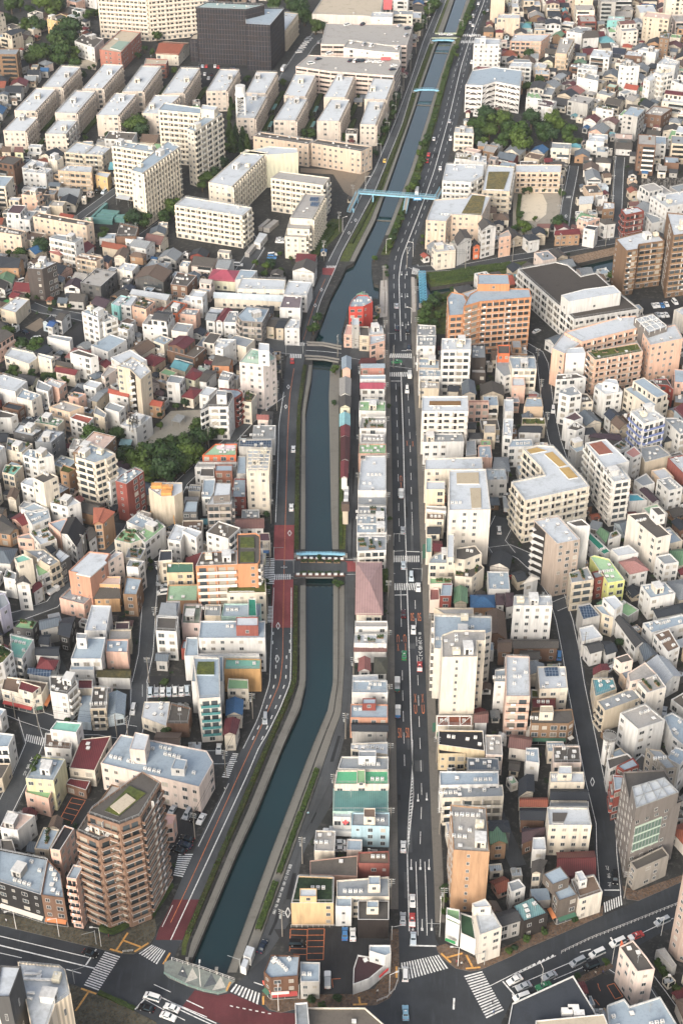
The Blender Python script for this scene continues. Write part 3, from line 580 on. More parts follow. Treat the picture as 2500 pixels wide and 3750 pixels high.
A|11|F:w|sl|w|p|320,920 470,930 590,830 420,800|slate-grey sloped building with glass balconies and plants
A|9|F:w|c|g|pg|55,990 200,1020 300,940 70,880|cream house with pink stair cube and roof plants
A|12|F:w|w|l|p|205,1040 340,1080 490,1050 430,1000 260,990|white curved-corner block with pale roof and stair box
A|22|F:f|c|l|k|690,1060 870,1115 960,1080 975,1080 1060,1030 830,935|cream apartment tower with stepped balcony side beside the park
H|10|F:w|t|v|p|550,1190 630,1210 700,1170 580,1130|tan house with roof lawn between two cream towers
A|12|F:w|w|w|a|940,1270 1010,1290 1180,1190 1110,1155|white-grey block with narrow bright roof beside the brick-red tower
A|18|F:w|r9|l|k|1060,1280 1160,1310 1320,1190 1240,1160 1120,1220|brick-red faceted apartment tower with pale roof
A|20|F:w|c|d|a|300,1250 400,1300 530,1240 430,1190|cream windowless-faced tower with brown flat roof
A|12|F:w|w|w|pg|460,1480 620,1520 740,1480 620,1400|white building with roof planters and yellow box
H|9|F:w|w|w||190,1300 310,1340 310,1250 240,1255|white house with plain roof behind the cream tower
H|7|G|c|n||60,1440 150,1460 180,1380 100,1350|cream house with two brown gables
H|9|F:w|b|m|g|20,1200 130,1230 210,1140 50,1130|beige house with mint terrace and plants at the left edge
A|9|F:w|w|l|p|190,1540 330,1568 450,1540 310,1480|white house with cube stair head at the tile-red roofs
S|15|F:n|b|w||1365,1350 1480,1425 1600,1420 1674,1380 1674,1295 1420,1290|building under construction wrapped in beige sheeting with orange skips
T 625 1250
H|10|F:w|w|g||-40,370 80,385 130,325 0,305|blank white-walled house with grey roof above the park
H|7|h|y2|r||125,330 220,360 310,290 200,235|pale house with maroon hipped roof, upper of two
H|6|h|c|r||95,505 210,525 290,440 190,410|pale house with maroon hipped roof, lower of two by the playground
H|7|F:w|w|w||260,485 350,500 430,430 320,410|white house with plain grey-white roof between maroon and white blocks
H|7|g|w|d||255,370 330,380 430,280 330,260|white house with brown-grey gable in the dense block
H|8|g|o|d||370,215 540,220 580,170 450,110|orange-walled house with grey roof and white skylight
A|10|F:w|w|g|a|435,350 530,360 580,290 480,265|white house with boxy brown-grey top deck
A|22|F:q|p6|m5|ka|630,190 850,215 970,150 900,90 740,60|pale pink rounded office with mint roof and white stair tower
+|22|29|w|w|805,80 905,85 905,20 810,10
A|16|F:b|w|d|k|270,640 350,600 530,600 580,500 560,460 430,450 350,540|white apartment block with cube on brown roof beside the playground
+|16|20|g|w|420,490 510,495 515,450 425,445
A|15|F:r|r9|l||540,490 590,520 660,470 620,440 450,425|red-brown apartment block with pale roof behind the white one
A|11|F:w|c|d|g|660,550 740,560 790,480 680,450|cream block with dark cluttered roof at the corner
W|8|F:n|w|sg|a|750,895 955,895 965,770 760,770|office with grey metal deck roof and square hatch
S|9|g|p2|r8||790,725 900,730 905,685 790,680|pink shop with rust-brown roof at the road fork
O|11|F:n|g|solar||625,965 930,975 930,895 630,900|grey building whose roof carries deep blue solar panels
O|9|F:w|or|e8||290,1045 600,1045 610,940 410,940|orange hall with green roof bearing pale flower emblems
O|8|F:w|w|b2|a|220,1155 600,1150 610,1110 250,1110|white building with beige deck south of the orange hall
H|10|F:w|n6|l||405,1190 565,1190 570,1130 410,1130|brown cube house with white roof
H|8|F:w|w|d||265,1235 400,1240 395,1160 280,1160|white house with dark inset terrace
O|9|F:w|w|l|a|285,1430 390,1430 410,1260 300,1265|white building with blue-grey roof and stair well
O|9|F:w|r3|l|a|560,1430 690,1430 690,1260 580,1260|brick building with blue-grey roof next to the vine-grown tower
H|8|F:w|g|l|a|605,1215 690,1215 690,1050 620,1055|grey house with narrow blue-grey roof beside the steel-framed tower
A|21|F:q|c|w|k|695,1185 900,1185 920,995 700,990|cream vine-grown tower with steel lattice frame on its roof
A|16|F:f|mv|w|k|330,1500 560,1495 560,1370 400,1370|mauve curved-balcony apartment block with cream slab roof
+|16|19|w|mv|390,1420 545,1410 555,1300 415,1295
H|9|F:w|d|l||110,1568 240,1568 250,1460 140,1460|dark house with pale roof and cream box by the sheeted building
A|12|F:w|w|w|a|405,50 480,70 600,-20 440,-30|white block with plain pale roof near the bridge road
T 1250 1250
A|8|g|r10|l||175,250 400,250 395,210 175,213|pink-red house with white roof slope, first of the island row
H|8|F:w|w|l|a|170,345 405,345 405,305 170,308|white house with blue roof panels, second of the island row
H|7.5|g|w|cr||170,437 405,437 405,380 170,380|white house with crimson roof and small skylight
H|8|F:w|w|e|ap|160,635 405,640 405,545 165,545|white house with green deck roof on the island row
A|9|F:w|w|b2|agp|165,800 410,800 410,690 185,690|white terrace house crowded with roof boxes and plants
A|9|F:w|w|b2|aaa|175,930 390,930 395,850 185,850|building with roof packed by scrap and air conditioners
S|9|F:w|p3|e|a|155,1030 410,1030 410,940 160,940|peach building with green roof strip
S|9|F:n|w|w|a|150,1370 410,1370 410,1048 220,1050 215,1080 180,1085|building with very large bare white roof with tan stains
W|6|F:n|g|g||150,1500 410,1500 410,1370 155,1370|grey metal-decked shed below the large white roof
S|9|F:w|w|g|ag|150,1600 410,1600 410,1510 155,1510|terraced building with green planters on the island row
S|7|g|n|r11||155,205 320,205 310,150 200,155|shop with dark maroon roofs at the bridge crossing
H|8|G|p|l||0,260 90,260 90,150 0,155|pink canal house with blue-grey gable roof
H|8|G|w|b2||-20,500 85,500 90,345 -20,345|white canal house with pale beige gable roof
H|8|G|y2|d||-20,610 85,610 90,515 -20,515|yellowish canal house with dark gable roof
H|7|G|w|m6||-20,785 80,785 80,670 -20,670|canal house with pale turquoise roof
H|7|G|w|r||-10,880 75,885 78,780 -10,780|canal house with red roof, first of the red group
H|7|G|w|r11||-10,1100 75,1100 78,890 -10,890|canal house with long dark red roof
H|7|G|w|r||-10,1260 60,1260 65,1110 -10,1110|canal house with maroon ribbed roof, last of the red group
H|7|g|b|n||0,1568 70,1568 70,1480 0,1480|canal house with grey-white vans in front
A|13|F:w|w|g|a|695,40 860,40 870,-60 700,-60|cream block with stacked balconies north of the peach shop
A|23|F:b|w|w|k|920,75 1190,75 1190,-30 920,-30|white apartment tower with rows of grey-green balcony bands
A|13|F:w|k4|g|a|1195,150 1325,150 1320,30 1195,30|black-tiled narrow apartment block with pale roof terrace
H|8|F:w|k4|b2||1195,285 1325,290 1320,250 1195,250|lower black-tiled house behind the grove
S|10|F:w|c4|l|ap|710,240 895,245 895,170 780,150 710,150|peach-cream shop with blue-grey roof and L-shaped box
S|10|F:w|w|l|ap|710,320 915,320 915,260 710,255|cream shop with pale blue roof
S|10|F:w|b|b2|a|715,430 895,430 895,370 720,360|beige shop with balcony pergola in front of the big office
A|21|F:h|w3|w|a|738,640 1165,640 1160,500 740,503|large white office block with brown roof strip and grey balcony bands
+|21|21.3|n7|w|805,580 1097,580 1095,540 808,540
H|6|g|c|k2||970,460 1080,460 1085,408 975,408|cream house with small slate roof beside the slate gable
H|8|G|c|sl||1110,490 1240,490 1220,365 1100,370|cream house with tall slate-blue gable roof
O|10|F:w|p|r||1165,560 1355,560 1350,540 1165,540|salmon building with open upper colonnade
S|11|F:w|w|g|ap|750,925 1125,920 1110,845 755,845|white building with grey roof and open stair box south of the big office
H|6|h|w|k3||1165,895 1300,895 1300,840 1165,840|white house with dark tile roof by the solar shed
H|8|F:w|b|b2||1310,840 1415,840 1415,760 1310,760|beige cube house with sunken beige roof
W|6|F:n|g|g|o|1140,1050 1240,1040 1230,905 1150,915|grey shed with two tilted blue solar racks
H|8|F:w|p|l||1260,1065 1385,1070 1370,950 1255,955|salmon house with blue-grey metal roof
H|7|h|w|g||1385,1190 1550,1190 1530,1060 1400,1060|white house with pale grey hipped roof
A|16|F:q|c|w||765,1175 1300,1170 1290,1060 770,1075|long cream office wing with white slab roof
A|25|F:q|w2|w|ka|990,1550 1370,1545 1325,1170 990,1180|broad cream tower with tan roof panels and outside stairs
+|25|25.3|b4|w|1060,1300 1265,1300 1260,1195 1055,1200
+|25|25.3|b4|w|1195,1525 1285,1520 1280,1340 1180,1340
A|16|F:w|c4|w|p|775,1360 950,1360 950,1280 780,1280|peach narrow block attached to the long cream office
A|10|F:w|w|b2|a|775,1540 960,1560 960,1515 780,1510|small white block with brown roof terrace
A|9|F:w|w|g|a|1420,240 1490,320 1568,300 1568,130 1420,130|white stepped block in the narrow lane
H|8|F:w|w|w||1500,640 1580,640 1580,530 1490,530|white house with white roof at the narrow lane, upper
A|11|F:w|w|w||1485,860 1568,870 1580,710 1485,710|white block with ribbed white roof at the lane bend
O|13|F:q|or|d||1435,110 1545,110 1545,30 1435,30|small orange building with boxy windows
T 1875 1250
A|13|F:b|c|l|p|0,250 225,250 210,140 -30,140|cream block with blue-grey roof and chimney box left of the sloping street
H|9|F:w|p|w||0,405 120,405 110,330 0,330|pinkish house with ribbed grey roof by the sloping street
H|8|F:w|t4|l||105,600 285,600 270,515 130,515|tan house with pale blue roof by the sloping street
H|7|F:w|b|v|g|85,760 305,760 300,700 90,700|house with roof garden of shrubs by the sloping street
H|8|g|w|k2||45,835 270,840 265,780 110,780|white house with dark slate roof and black stripe
A|10|F:w|w|l|a|-40,970 190,960 180,895 0,900|white block with glassy pale blue roof
A|18|F:q|p7|w|p|365,60 480,110 680,-20 500,-120|pink-beige slab of the big estate with roof garden corner
+|0|18.5|w|w|495,110 675,105 650,50 510,60
A|18|F:h|p7|v|g|760,170 1200,90 1150,10 680,90|pink-beige apartment block with shrub roof garden and green balconies
A|20|F:q|p7|w||1270,30 1568,-30 1500,-160 1200,-80|pink-beige slab tower at the right with vertical fins
A|12|F:w|w|d|pa|400,350 510,345 680,330 590,290 410,300|white stepped block with black-framed roof terrace
A|15|F:w|w|g|k|430,470 530,500 640,480 560,400 440,440|white block with grey faceted roof and glass attic
H|9|F:w|c|d|a|635,560 745,550 690,480 620,470|cream house with dark stained roof beside the parked cars
A|12|F:w|w|w|p|755,410 850,485 1015,460 960,390 790,380|pale block with white double roof boxes and rounded balconies
+|12|15.5|w|w|830,370 900,375 980,400 960,350 880,340
A|11|F:w|w|r3|p|470,700 570,730 650,700 580,640|white terraced house with pinkish roof deck
A|10|F:w|w|d|a|500,800 590,820 670,790 580,730|white house with cluttered lower terrace south of the pinkish deck
H|9|F:w|w|k5|p|1190,380 1280,440 1360,425 1290,350|white house with brown deck near the orange-lined lot
A|9|F:b|r12|d|a|1310,390 1430,400 1480,440 1420,340 1300,345|red building with brick-red balconies and planters
H|7|g|c|k2||1250,505 1370,590 1445,575 1330,485|cream house with black gable beside the white tower
A|20|F:h|blu|w|k|1085,640 1210,755 1405,700 1250,590|white tower with violet-blue balcony bands
H|7.5|g|w|k6||840,670 900,730 990,680 930,620|white house with blue-black gable beside parked cars
H|7.5|g|b|n||900,740 980,810 1080,770 1000,690|beige house with brown-grey gables
H|6|g|d|r13||700,880 1010,920 980,850 740,850|long low house with dark plum roofs
H|7|h|w|k2||660,860 780,850 740,790 665,800|white house with navy pyramid roof beside the orange-lined lot
A|13|F:w|g|l|p|520,950 590,1020 665,990 640,900 530,900|grey-walled block with light blue angular roof
A|21|F:l|w|w|k|670,930 850,1160 1075,1100 860,895|white apartment tower with rusty roof square and glass balconies
+|21|21.3|rs|w|705,935 800,1035 925,1015 820,910
A|21|F:h|bw|w|k|835,1175 935,1290 1090,1265 1000,1145|white apartment tower with black side wall and rounded balconies
A|20|F:h|c|w|k|120,1460 710,1330 640,1240 380,960 230,950 95,985 265,1155 300,1225 -10,1290|big cream apartment block with yellow ochre roof panels
+|20|20.3|oc|w|430,1160 520,1255 605,1240 520,1145
+|20|20.3|oc|w|295,1025 430,1145 500,1130 370,1005
+|20|20.3|oc|w|125,990 165,1025 320,995 225,965
A|11|F:w|w|g|g|920,960 1000,1000 1080,960 1000,910|white house with sooty roof terrace behind the white tower
A|12|F:w|w|rp|p|1030,1020 1110,1070 1190,1030 1120,960|white house with salmon slope and white stair head
W|9|F:n|b|g||1190,1050 1220,1110 1460,1045 1340,950 1180,970|beige hall with large plain grey roof and railing
A|12|F:w|w|g||1390,700 1540,850 1700,800 1510,700|white block with square window rows and grey roof
O|10|F:n|r3|w||1430,1070 1568,1210 1700,1160 1568,1040|brick-brown building with white roof at the right edge
H|6|g|c|k2||1385,940 1420,930 1500,920 1440,850|cream house with dark roof behind the grey hall
A|10|F:w|w|g|a|1330,1270 1440,1370 1568,1340 1450,1240|pale blue-white block with church-like slit windows
H|7|g|w|r13||1165,1370 1290,1490 1360,1470 1230,1345|white house with plum gable behind the turquoise roof
H|6|F:n|w|cy||1070,1470 1240,1460 1150,1400 1075,1400|low house with vivid turquoise roof
A|8|F:w|w|g|p|1120,1270 1200,1330 1310,1300 1230,1210|white house with brown roof cube near the green netting
T 1250 1250
T 0 625
A|12|F:q|pe|d|a|300,415 795,503 858,470 365,380|long peach five-storey block with black-stained roof, eastern of the pair
A|12|F:q|pe|d|a|-60,555 190,592 240,552 0,505|long peach block with black-stained roof cut by the left edge
A|14|F:b|w|g|p|450,612 690,662 762,612 520,578|white block with brown gritty roof in front of the peach block
H|8|h|pe|r8||448,742 548,778 622,730 520,693|pink house with brick-pink hipped roof beside the white block
A|17|F:l|k7|w|k|248,892 385,902 518,842 392,808|dark slab tower with white zigzag stair bands and a red stripe
A|13|F:r|p7|d|p|195,215 330,225 385,195 260,175|salmon apartment tower with balconies on its side
O|9|F:q|w|w||205,5 420,25 480,-20 300,-50|white block behind a row of parked cars
H|8|F:w|y3|w||875,32 985,62 1018,15 905,0|yellow-tan house beside the big white towers
A|9|F:b|pe|n|a|690,795 885,832 948,792 750,755|pinkish house row with white roof and black balcony band
S|2.6|F:n|tl|tl||830,422 852,422 990,295 962,290|teal bicycle canopy running along the lane
S|2.6|F:n|tl|tl||840,442 1030,452 1042,430 848,420|teal bicycle canopy, nearest of the parallel ones
S|2.6|F:n|tl|tl||880,412 1040,425 1065,400 900,385|teal bicycle canopy, second of the parallel ones
S|2.6|F:n|tl|tl||915,380 1080,390 1100,365 940,350|teal bicycle canopy, third of the parallel ones
S|2.6|F:n|tl|tl||1050,430 1140,436 1160,395 1078,400|teal bicycle canopy, right one by the trees
A|9|F:w|n|d||1065,602 1250,602 1275,520 1100,480|brown stepped house below the teal canopies
H|6|g|b|t||930,692 1150,732 1185,690 950,645|long low house with terracotta roof
H|8|F:w|w|w||1150,622 1290,642 1318,610 1180,595|white house with arched white roof
A|8|g|w|g||1180,682 1340,712 1432,650 1290,635|white long house with wide grey roof
H|7|h|t|n||1183,782 1312,802 1352,765 1230,745|tan house with brown hipped roof
H|8|G|c|n||1040,792 1150,800 1190,730 1090,720|cream house with steep brown gable
A|9|g|t|k2||-40,880 170,882 222,810 0,770|tan terrace with navy sawtooth roofs at the left edge
A|7|F:w|b|w||0,1262 142,1302 272,1178 150,1155|beige building with bright white roof by the green court
A|16|F:w|w|l|kp|750,1292 900,1350 992,1290 840,1250|white tower with pale blue roof near the white-lined lot
A|13|F:r|w|g|a|900,1375 960,1390 1080,1350 990,1305|lower white wing with balconies beside the white tower
H|9|F:w|mi|w||1020,1218 1092,1242 1200,1160 1110,1140|house with turquoise front wall
H|9|F:w|w|w||1095,1226 1202,1242 1262,1150 1180,1140|white house beside the turquoise-fronted one
A|10|F:w|p7|d|g|1210,1242 1342,1272 1425,1200 1310,1160|salmon house with leafy roof terraces
W|7|g|c|w||1190,1132 1530,1192 1590,1140 1240,1090|long cream hall with pale grey roof behind the salmon house
H|7|g|w|bl||425,1425 482,1442 542,1400 490,1375|white house with vivid blue roof by the parking lot
H|8|g|w|d||505,1372 568,1385 655,1305 590,1285|white house with dark tiles beside the blue-roofed one
H|7|F:n|w|g||430,1525 640,1570 665,1530 480,1500|grey-roofed low house by the parking lot entrance
A|10|F:w|w|w|g|1085,1440 1170,1470 1230,1410 1120,1390|white house with greenhouse-like roof by the crossing
T 625 625
A|18|F:h|c|w||35,312 655,412 747,335 135,233|cream eight-storey estate block with zigzag gallery rows and white roof
A|19|F:r|c|w|k|345,102 560,142 880,-170 690,-200|long cream estate block with dotted balcony grid facing the canal side
A|19|F:n|y2|w||640,-170 890,-150 1170,-170 1160,-210 900,-230|pale yellow stepped end wall of the long estate block
A|19|F:h|c|b2||918,62 1400,132 1462,60 1000,0|cream estate block with zigzag stair column and brown-grey roof
A|18|F:r|c|b2|o|1095,430 1300,442 1425,215 1235,203|stepped cream estate block, top step with blue solar panel
A|15|F:r|c|b2||1068,525 1275,537 1300,440 1095,432|stepped cream estate block, middle step
A|12|F:r|c|b2||1048,602 1245,614 1275,538 1065,528|stepped cream estate block, lowest step nearest the houses
H|3.5|F:w|w|w||765,655 822,665 888,580 815,565|small white cube hut on the estate forecourt
W|2.5|F:n|b2|b2||850,520 905,530 992,455 945,445|grey bicycle shelter between the estate blocks, larger
W|2.5|F:n|b2|b2||803,510 840,515 918,445 890,438|grey bicycle shelter between the estate blocks, thinner
W|2.5|F:n|b2|b2||680,750 720,755 785,675 750,668|grey bicycle shelter beside the white hut
W|7|h|y2|cr||335,987 595,1007 650,905 388,888|long building with crimson-pink hipped roof
W|7|F:w|w|l||590,1000 740,982 795,915 640,905|white flat-roofed wing joined to the crimson roof
W|8|g|w|g||410,887 530,900 590,815 460,808|building with grey roof framed in red trim
W|8|F:w|c|w||610,1082 1045,1092 1058,1000 655,982|large hall with bright white ribbed roof
A|9|F:w|w|w||1035,1135 1250,1145 1302,1020 1080,1008|white building with stained white roof by the canal road
A|10|F:w|w|mvr||1000,1255 1190,1260 1207,1150 1040,1143|white building with two-tone brown seamed roof by the canal road
A|9|G|w|d||1110,912 1320,932 1350,840 1150,838|grey-white double-gabled house by the canal road
W|6|g|c|sky2||390,1165 1030,1200 1037,1140 400,1113|very long low hall with pale blue roof
A|12|F:b|mv|l|p|610,1330 655,1378 840,1390 905,1265 700,1240|mauve-brown block with pale roof terrace by the street trees
O|9|F:w|or|d|p|-90,1292 60,1312 152,1220 20,1190|vivid orange-red corner building
A|11|F:w|w|w||175,1150 290,1162 332,1112 220,1098|white block with slit windows east of the orange-red corner
A|9|F:w|n|d|a|0,1040 150,1060 240,960 60,930|brown terraced building with reddish stair box
H|8|g|w|g||315,1372 410,1387 452,1310 350,1298|narrow shop house with green awning
H|8|G|w|r||405,1390 480,1392 570,1290 490,1270|narrow shop house with maroon gable and red awning
H|8|F:w|w|g||485,1387 600,1392 622,1290 540,1288|white narrow house beside the red awning
H|7|g|b|d||870,1430 950,1440 1020,1360 940,1345|old house with dark tiles near the canal road, first
H|7|g|b|k2||955,1445 1040,1450 1100,1360 1020,1355|old house with slate tiles near the canal road, second
A|9|F:w|w|w||1045,1442 1180,1447 1187,1370 1100,1358|white house with tented white roof by the canal road
A|8|F:w|w|w|p|110,1190 200,1200 220,1150 140,1140|small white house beside the slit-windowed block
H|8|F:w|p|g|a|75,1310 230,1330 270,1270 140,1260|pale pink house with cluttered grey roof beside the orange-red corner
T 1250 625
A|13|F:w|rd|l|a|68,1250 200,1246 288,1202 240,1140 150,1138 92,1190|vivid red building standing at the water's edge
H|7|F:w|p|p||22,1502 95,1505 100,1415 50,1412|small pink house beside the red building
H|12|F:w|g|w||95,1418 162,1412 160,1350 95,1350|slim grey house with white upper box beside the red building
H|8|F:w|b|d||165,1512 255,1517 250,1430 165,1428|cream house with charcoal roof below the red building
H|8|F:w|w|w|p|255,1502 388,1485 375,1422 270,1415|white house with stepped roof below the red building
H|9|F:w|p|w||258,1600 400,1560 405,1500 260,1510|pale corner house at the bridge crossing
A|27|F:b|o7|l|k|1120,1245 1270,1200 1745,1160 1725,1080 1280,1075 1180,1130|large orange tiled apartment complex with terraces and white windows
+|27|30|l|o7|1250,1040 1545,1040 1530,950 1255,945
A|22|F:b|o7|l||985,1330 1120,1320 1180,1250 1120,1130 1010,1110 970,1160|stepped left wing of the orange apartment complex
A|14|F:h|w|w|aa|925,88 1190,102 1300,40 1310,-60 960,-70|white school block with rows of open galleries by the footbridge
A|14|F:h|b|w||1290,177 1547,187 1590,-40 1340,-60|school block with four mossy turf panels on its roof
+|14|14.3|tm|w|1325,160 1490,165 1545,0 1350,0
A|16|F:q|pe|w|a|775,452 960,462 1010,400 1290,412 1372,232 1190,200 1150,240 850,262|beige complex with a large golden turf roof by the main road bend
+|16|16.3|tm|w|1100,385 1280,402 1322,225 1200,215
A|10|F:w|c|w|p|828,702 870,745 1050,722 1030,680 890,650|pale corner building with stepped roof and maroon awning at the street corner
A|13|G|w|d||1058,692 1200,622 1140,540 1030,620|narrow white house with peaked roof and round top
H|8|G|or|k2||1205,702 1277,692 1232,640 1200,650|narrow orange house squeezed between two white peaked ones
A|17|G|w|d||1283,562 1427,522 1340,460 1250,500|tall white peaked house with large round-arched window
A|11|F:w|p7|b2|p|1450,612 1557,592 1532,540 1450,580|salmon narrow block at the end of the peaked row
A|10|F:w|w|g|a|690,1512 865,1517 865,1420 700,1410|white low block beside the crosswalk with cluttered roof
T 1875 625
O|14|F:h|w|dk|a|570,1362 1165,1267 895,1050 770,935 630,965 510,862 400,835 50,900|huge white institution with broad black stained roof
+|14|20|w|w|520,1200 1000,1117 930,1050 660,1085 450,1140
O|19|F:h|p7|w|a|480,1480 640,1570 1230,1422 1130,1330 990,1340|pink-beige estate wing with bare white roof and courtyard
O|22|F:n|mv|w|a|1250,1490 1425,1432 1290,1305 1120,1350|concrete plant house with steel cross braces on its roof
A|24|F:b|bn|w|k|1050,732 1152,716 1162,672 1400,640 1350,590 1200,555 950,622|brown tiled apartment block beside the branch canal
A|33|F:b|bn|w|k|1480,590 1700,560 1640,400 1420,380|taller brown tiled apartment tower at the right edge
A|14|F:f|r9|w||1040,402 1212,367 1150,330 1000,350|dark red apartment block with chamfered roof edge
O|15|F:q|w|w|k|1420,332 1600,292 1600,180 1270,230|white hospital block with water tank tower at the right edge
A|9|F:w|w|g||1280,482 1400,452 1330,410 1200,370|white block with grey roof below the hospital
A|12|F:h|pe|w||30,10 447,12 455,-60 30,-60|peach school block with galleries above the sand yard
H|8|h|w|k2||150,642 262,622 200,577 88,592|white house with charcoal pyramid roof beside the riverside road
A|10|F:w|p|b2|a|600,442 690,470 805,432 640,410|pink block with brown roof near the hipped house
A|10|F:w|w|k2||655,525 760,545 795,505 690,495|white house with slate roof and round window
H|9|h|w|d||850,495 960,482 880,440 768,452|white house with large dark hipped roof
S|7|g|t|r||385,592 628,582 600,530 400,555|shop house row with maroon roof and blue sheet
W|7|g|c|w||610,302 742,292 747,225 620,230|cream workshop with white barrel roof
H|8|F:w|n3|w||828,350 940,345 940,290 840,280|brown brick house with white cube on top
H|6|g|b|t3||225,525 345,525 352,490 230,490|brown pavilion beside the sand yard
T 0 0
A|13|F:r|dn|wr|p|28,1195 230,1202 347,1075 155,1063|peach-white estate slab, front row, first from the picture's left edge
A|13|F:r|dn|wr|p|412,1225 605,1228 712,1100 530,1093|peach-white estate slab, front row, second from the picture's left edge
A|13|F:r|dn|wr|p|885,1052 1085,1057 1252,860 1060,848|peach-white estate slab, front row, third, beside the round tree
A|13|F:r|dn|wr|p|130,1010 325,1015 512,813 330,803|peach-white estate slab, second row, first from the picture's left edge
A|13|F:r|dn|wr|p|503,1030 700,1037 877,835 690,826|peach-white estate slab, second row, second from the picture's left edge
A|13|F:r|dn|wr|p|385,795 565,797 742,608 560,598|peach-white estate slab, rear row, nearest the small park
A|13|F:r|dn|wr|p|753,810 940,807 1132,590 950,583|peach-white estate slab, rear row, behind the school
A|13|F:r|dn|wr|p|1120,840 1310,832 1482,605 1300,598|peach-white estate slab, rear row, with yellowish roof patches
A|13|F:r|dn|wr|p|1303,1035 1470,1042 1660,870 1420,867|peach-white estate slab half hidden by the white towers
A|13|F:r|dn|wr|p|1485,860 1683,847 1838,620 1658,615|peach-white estate slab, rear row, left of the parking yard
O|12|F:q|sch|b|a|913,450 1110,478 1292,290 1110,270|brick-and-white striped school with a rooftop pool
+|12|12.3|pool|w|1010,430 1110,455 1195,375 1090,365
W|9|g|c|t||1425,482 1640,492 1742,385 1500,370|white gymnasium with rust-orange roof
O|9|F:b|r14|b||1325,582 1525,585 1545,540 1340,530|low brick building beside the gymnasium
A|10|F:w|w|d|p|685,372 865,432 952,350 760,310|white block with an orange stripe beside the striped school
A|11|F:w|y3|d|p|430,165 515,187 635,150 560,118|yellow-orange block behind the big tree
A|12|F:b|b|w||590,1392 770,1412 872,1330 700,1298|brown-banded apartment block with roof patch, first of two joined
A|12|F:b|b|w||772,1412 940,1422 1022,1350 880,1322|brown-banded apartment block with roof patch, second of two joined
A|11|F:b|t4|w||530,1562 840,1582 852,1520 620,1508|tan balcony block below the brown-banded pair
A|9|F:w|w|w|p|200,1535 350,1560 440,1490 290,1460|white house beside the full car park
A|10|F:w|c|g|p|440,1450 520,1470 580,1440 490,1400|cream house with white chimney box beside the estate
A|30|F:h|c|l|k|1025,1335 1410,1397 1432,1335 1090,1288|white estate tower with rows of long galleries, lower left of four
H|8|g|y4|t3||128,1395 215,1400 215,1350 150,1348|small pale green house beside the estate hedge
H|7|g|b|n||10,1390 100,1395 100,1345 30,1340|small beige house with brown roof beside the estate
T 0 0 2500
O|45|F:h|c5|c||@232,86 345,94 352,66 262,52|giant cream slab tower with dense window rows, upper left
O|45|F:h|c5|c||@346,94 482,80 480,58 348,66|giant cream slab tower standing behind the black tower
A|30|F:r|c|l|k|300,390 326,397 413,335 386,322|white estate tower with checkered balcony grid facing right, nearest
T 625 0
A|31|F:h|c|l|k|-115,1005 270,1040 292,988 -60,938|white estate tower with rows of long galleries, upper of four
+|31|36|w|c|275,1000 400,1010 437,975 290,955
A|32|F:r|c|l|k|148,1178 215,1202 476,1040 400,1008|white estate tower with checkered balcony grid and railed roof, farther
A|13|F:r|dn|wr|p|325,832 512,827 632,635 450,630|peach-white estate slab beside the parking yard of the black tower
A|13|F:r|dn|wr|p|688,847 870,852 982,657 790,652|peach-white estate slab just in front of the black tower
A|13|F:r|dn|wr|p|600,1077 770,1082 882,875 690,868|peach-white estate slab behind the white lattice water tower
A|13|F:r|dn|wr|p|1040,872 1235,882 1332,680 1140,673|peach-white estate slab, upper middle, near the store
A|13|F:r|dn|wr|p|946,1100 1145,1103 1257,900 1080,888|peach-white estate slab, lower middle, above the tan long blocks
A|13|F:r|dn|wr|p|1405,887 1600,890 1685,697 1515,692|peach-white estate slab, upper, right under the store
A|13|F:r|dn|wr|p|1342,1105 1545,1108 1642,910 1470,903|peach-white estate slab, lower, left of the canal-side slab
A|13.5|F:q|pe|d||757,1247 1265,1322 1312,1280 820,1208|long tan block with punched windows, left of two end to end
A|13.5|F:q|pe|d||1288,1310 1748,1387 1850,1342 1350,1273|long tan block with punched windows, right of two end to end
O|36|F:e|blk|m7|a|232,62 690,80 860,38 335,12|black netted tower, taller left mass
O|30|F:e|blk|l|a|690,212 912,225 1042,70 850,68 680,120|black netted tower, lower right mass with pale blue roof
O|15|F:e|blk|b||173,350 245,356 250,300 205,312|black netted low annex at the tower's left foot
A|14|F:r|b|w||960,240 1050,275 1170,118 1040,105|brown-windowed apartment behind the black tower
O|13|F:n|w3|b||1298,122 1920,145 1960,-60 1392,-20|vast beige low mall hall at the top of the picture
T 1250 0
O|15|F:d|st|b2||-420,605 -100,650 480,692 545,570 530,535 -300,500|store with rooftop parking deck and salmon bands, nearest deck
O|19|F:w|w3|b2||18,430 360,470 530,480 552,425 60,360|white raised store block with roof cars and red sign band
O|16|F:d|st|b2||-190,400 600,412 658,222 -140,205|store with rooftop parking deck and salmon bands, farthest deck
O|20|F:w|w3|w||265,150 470,155 478,110 280,105|white roof house of the store with entrance canopy
A|13|F:r|dn|wr|p|210,905 405,908 482,710 295,706|peach-white estate slab, canal side, upper
A|13|F:r|dn|wr|p|170,1137 312,1142 397,925 245,922|peach-white estate slab, canal side, lower
O|17|F:d|w4|l||1143,772 1290,782 1420,745 1640,790 1660,640 1400,610 1200,640|white multi-deck car park with diagonal braces
A|18|F:r|w|w|k|1213,398 1450,403 1462,352 1222,342|white apartment tower behind the multi-deck car park
+|18|22|w|w|1275,350 1325,350 1325,325 1280,325
A|11|F:b|c|w|p|1033,1212 1215,1225 1207,1165 1045,1163|cream building with boxed roof beside the shrine trees
A|20|F:n|pe|w||1375,-60 1505,-60 1500,-120 1385,-120|tan blank tower at the top edge right of the road
O|12|F:w|pe|w||1430,160 1640,165 1640,125 1440,122|beige hall with white roof right of the road
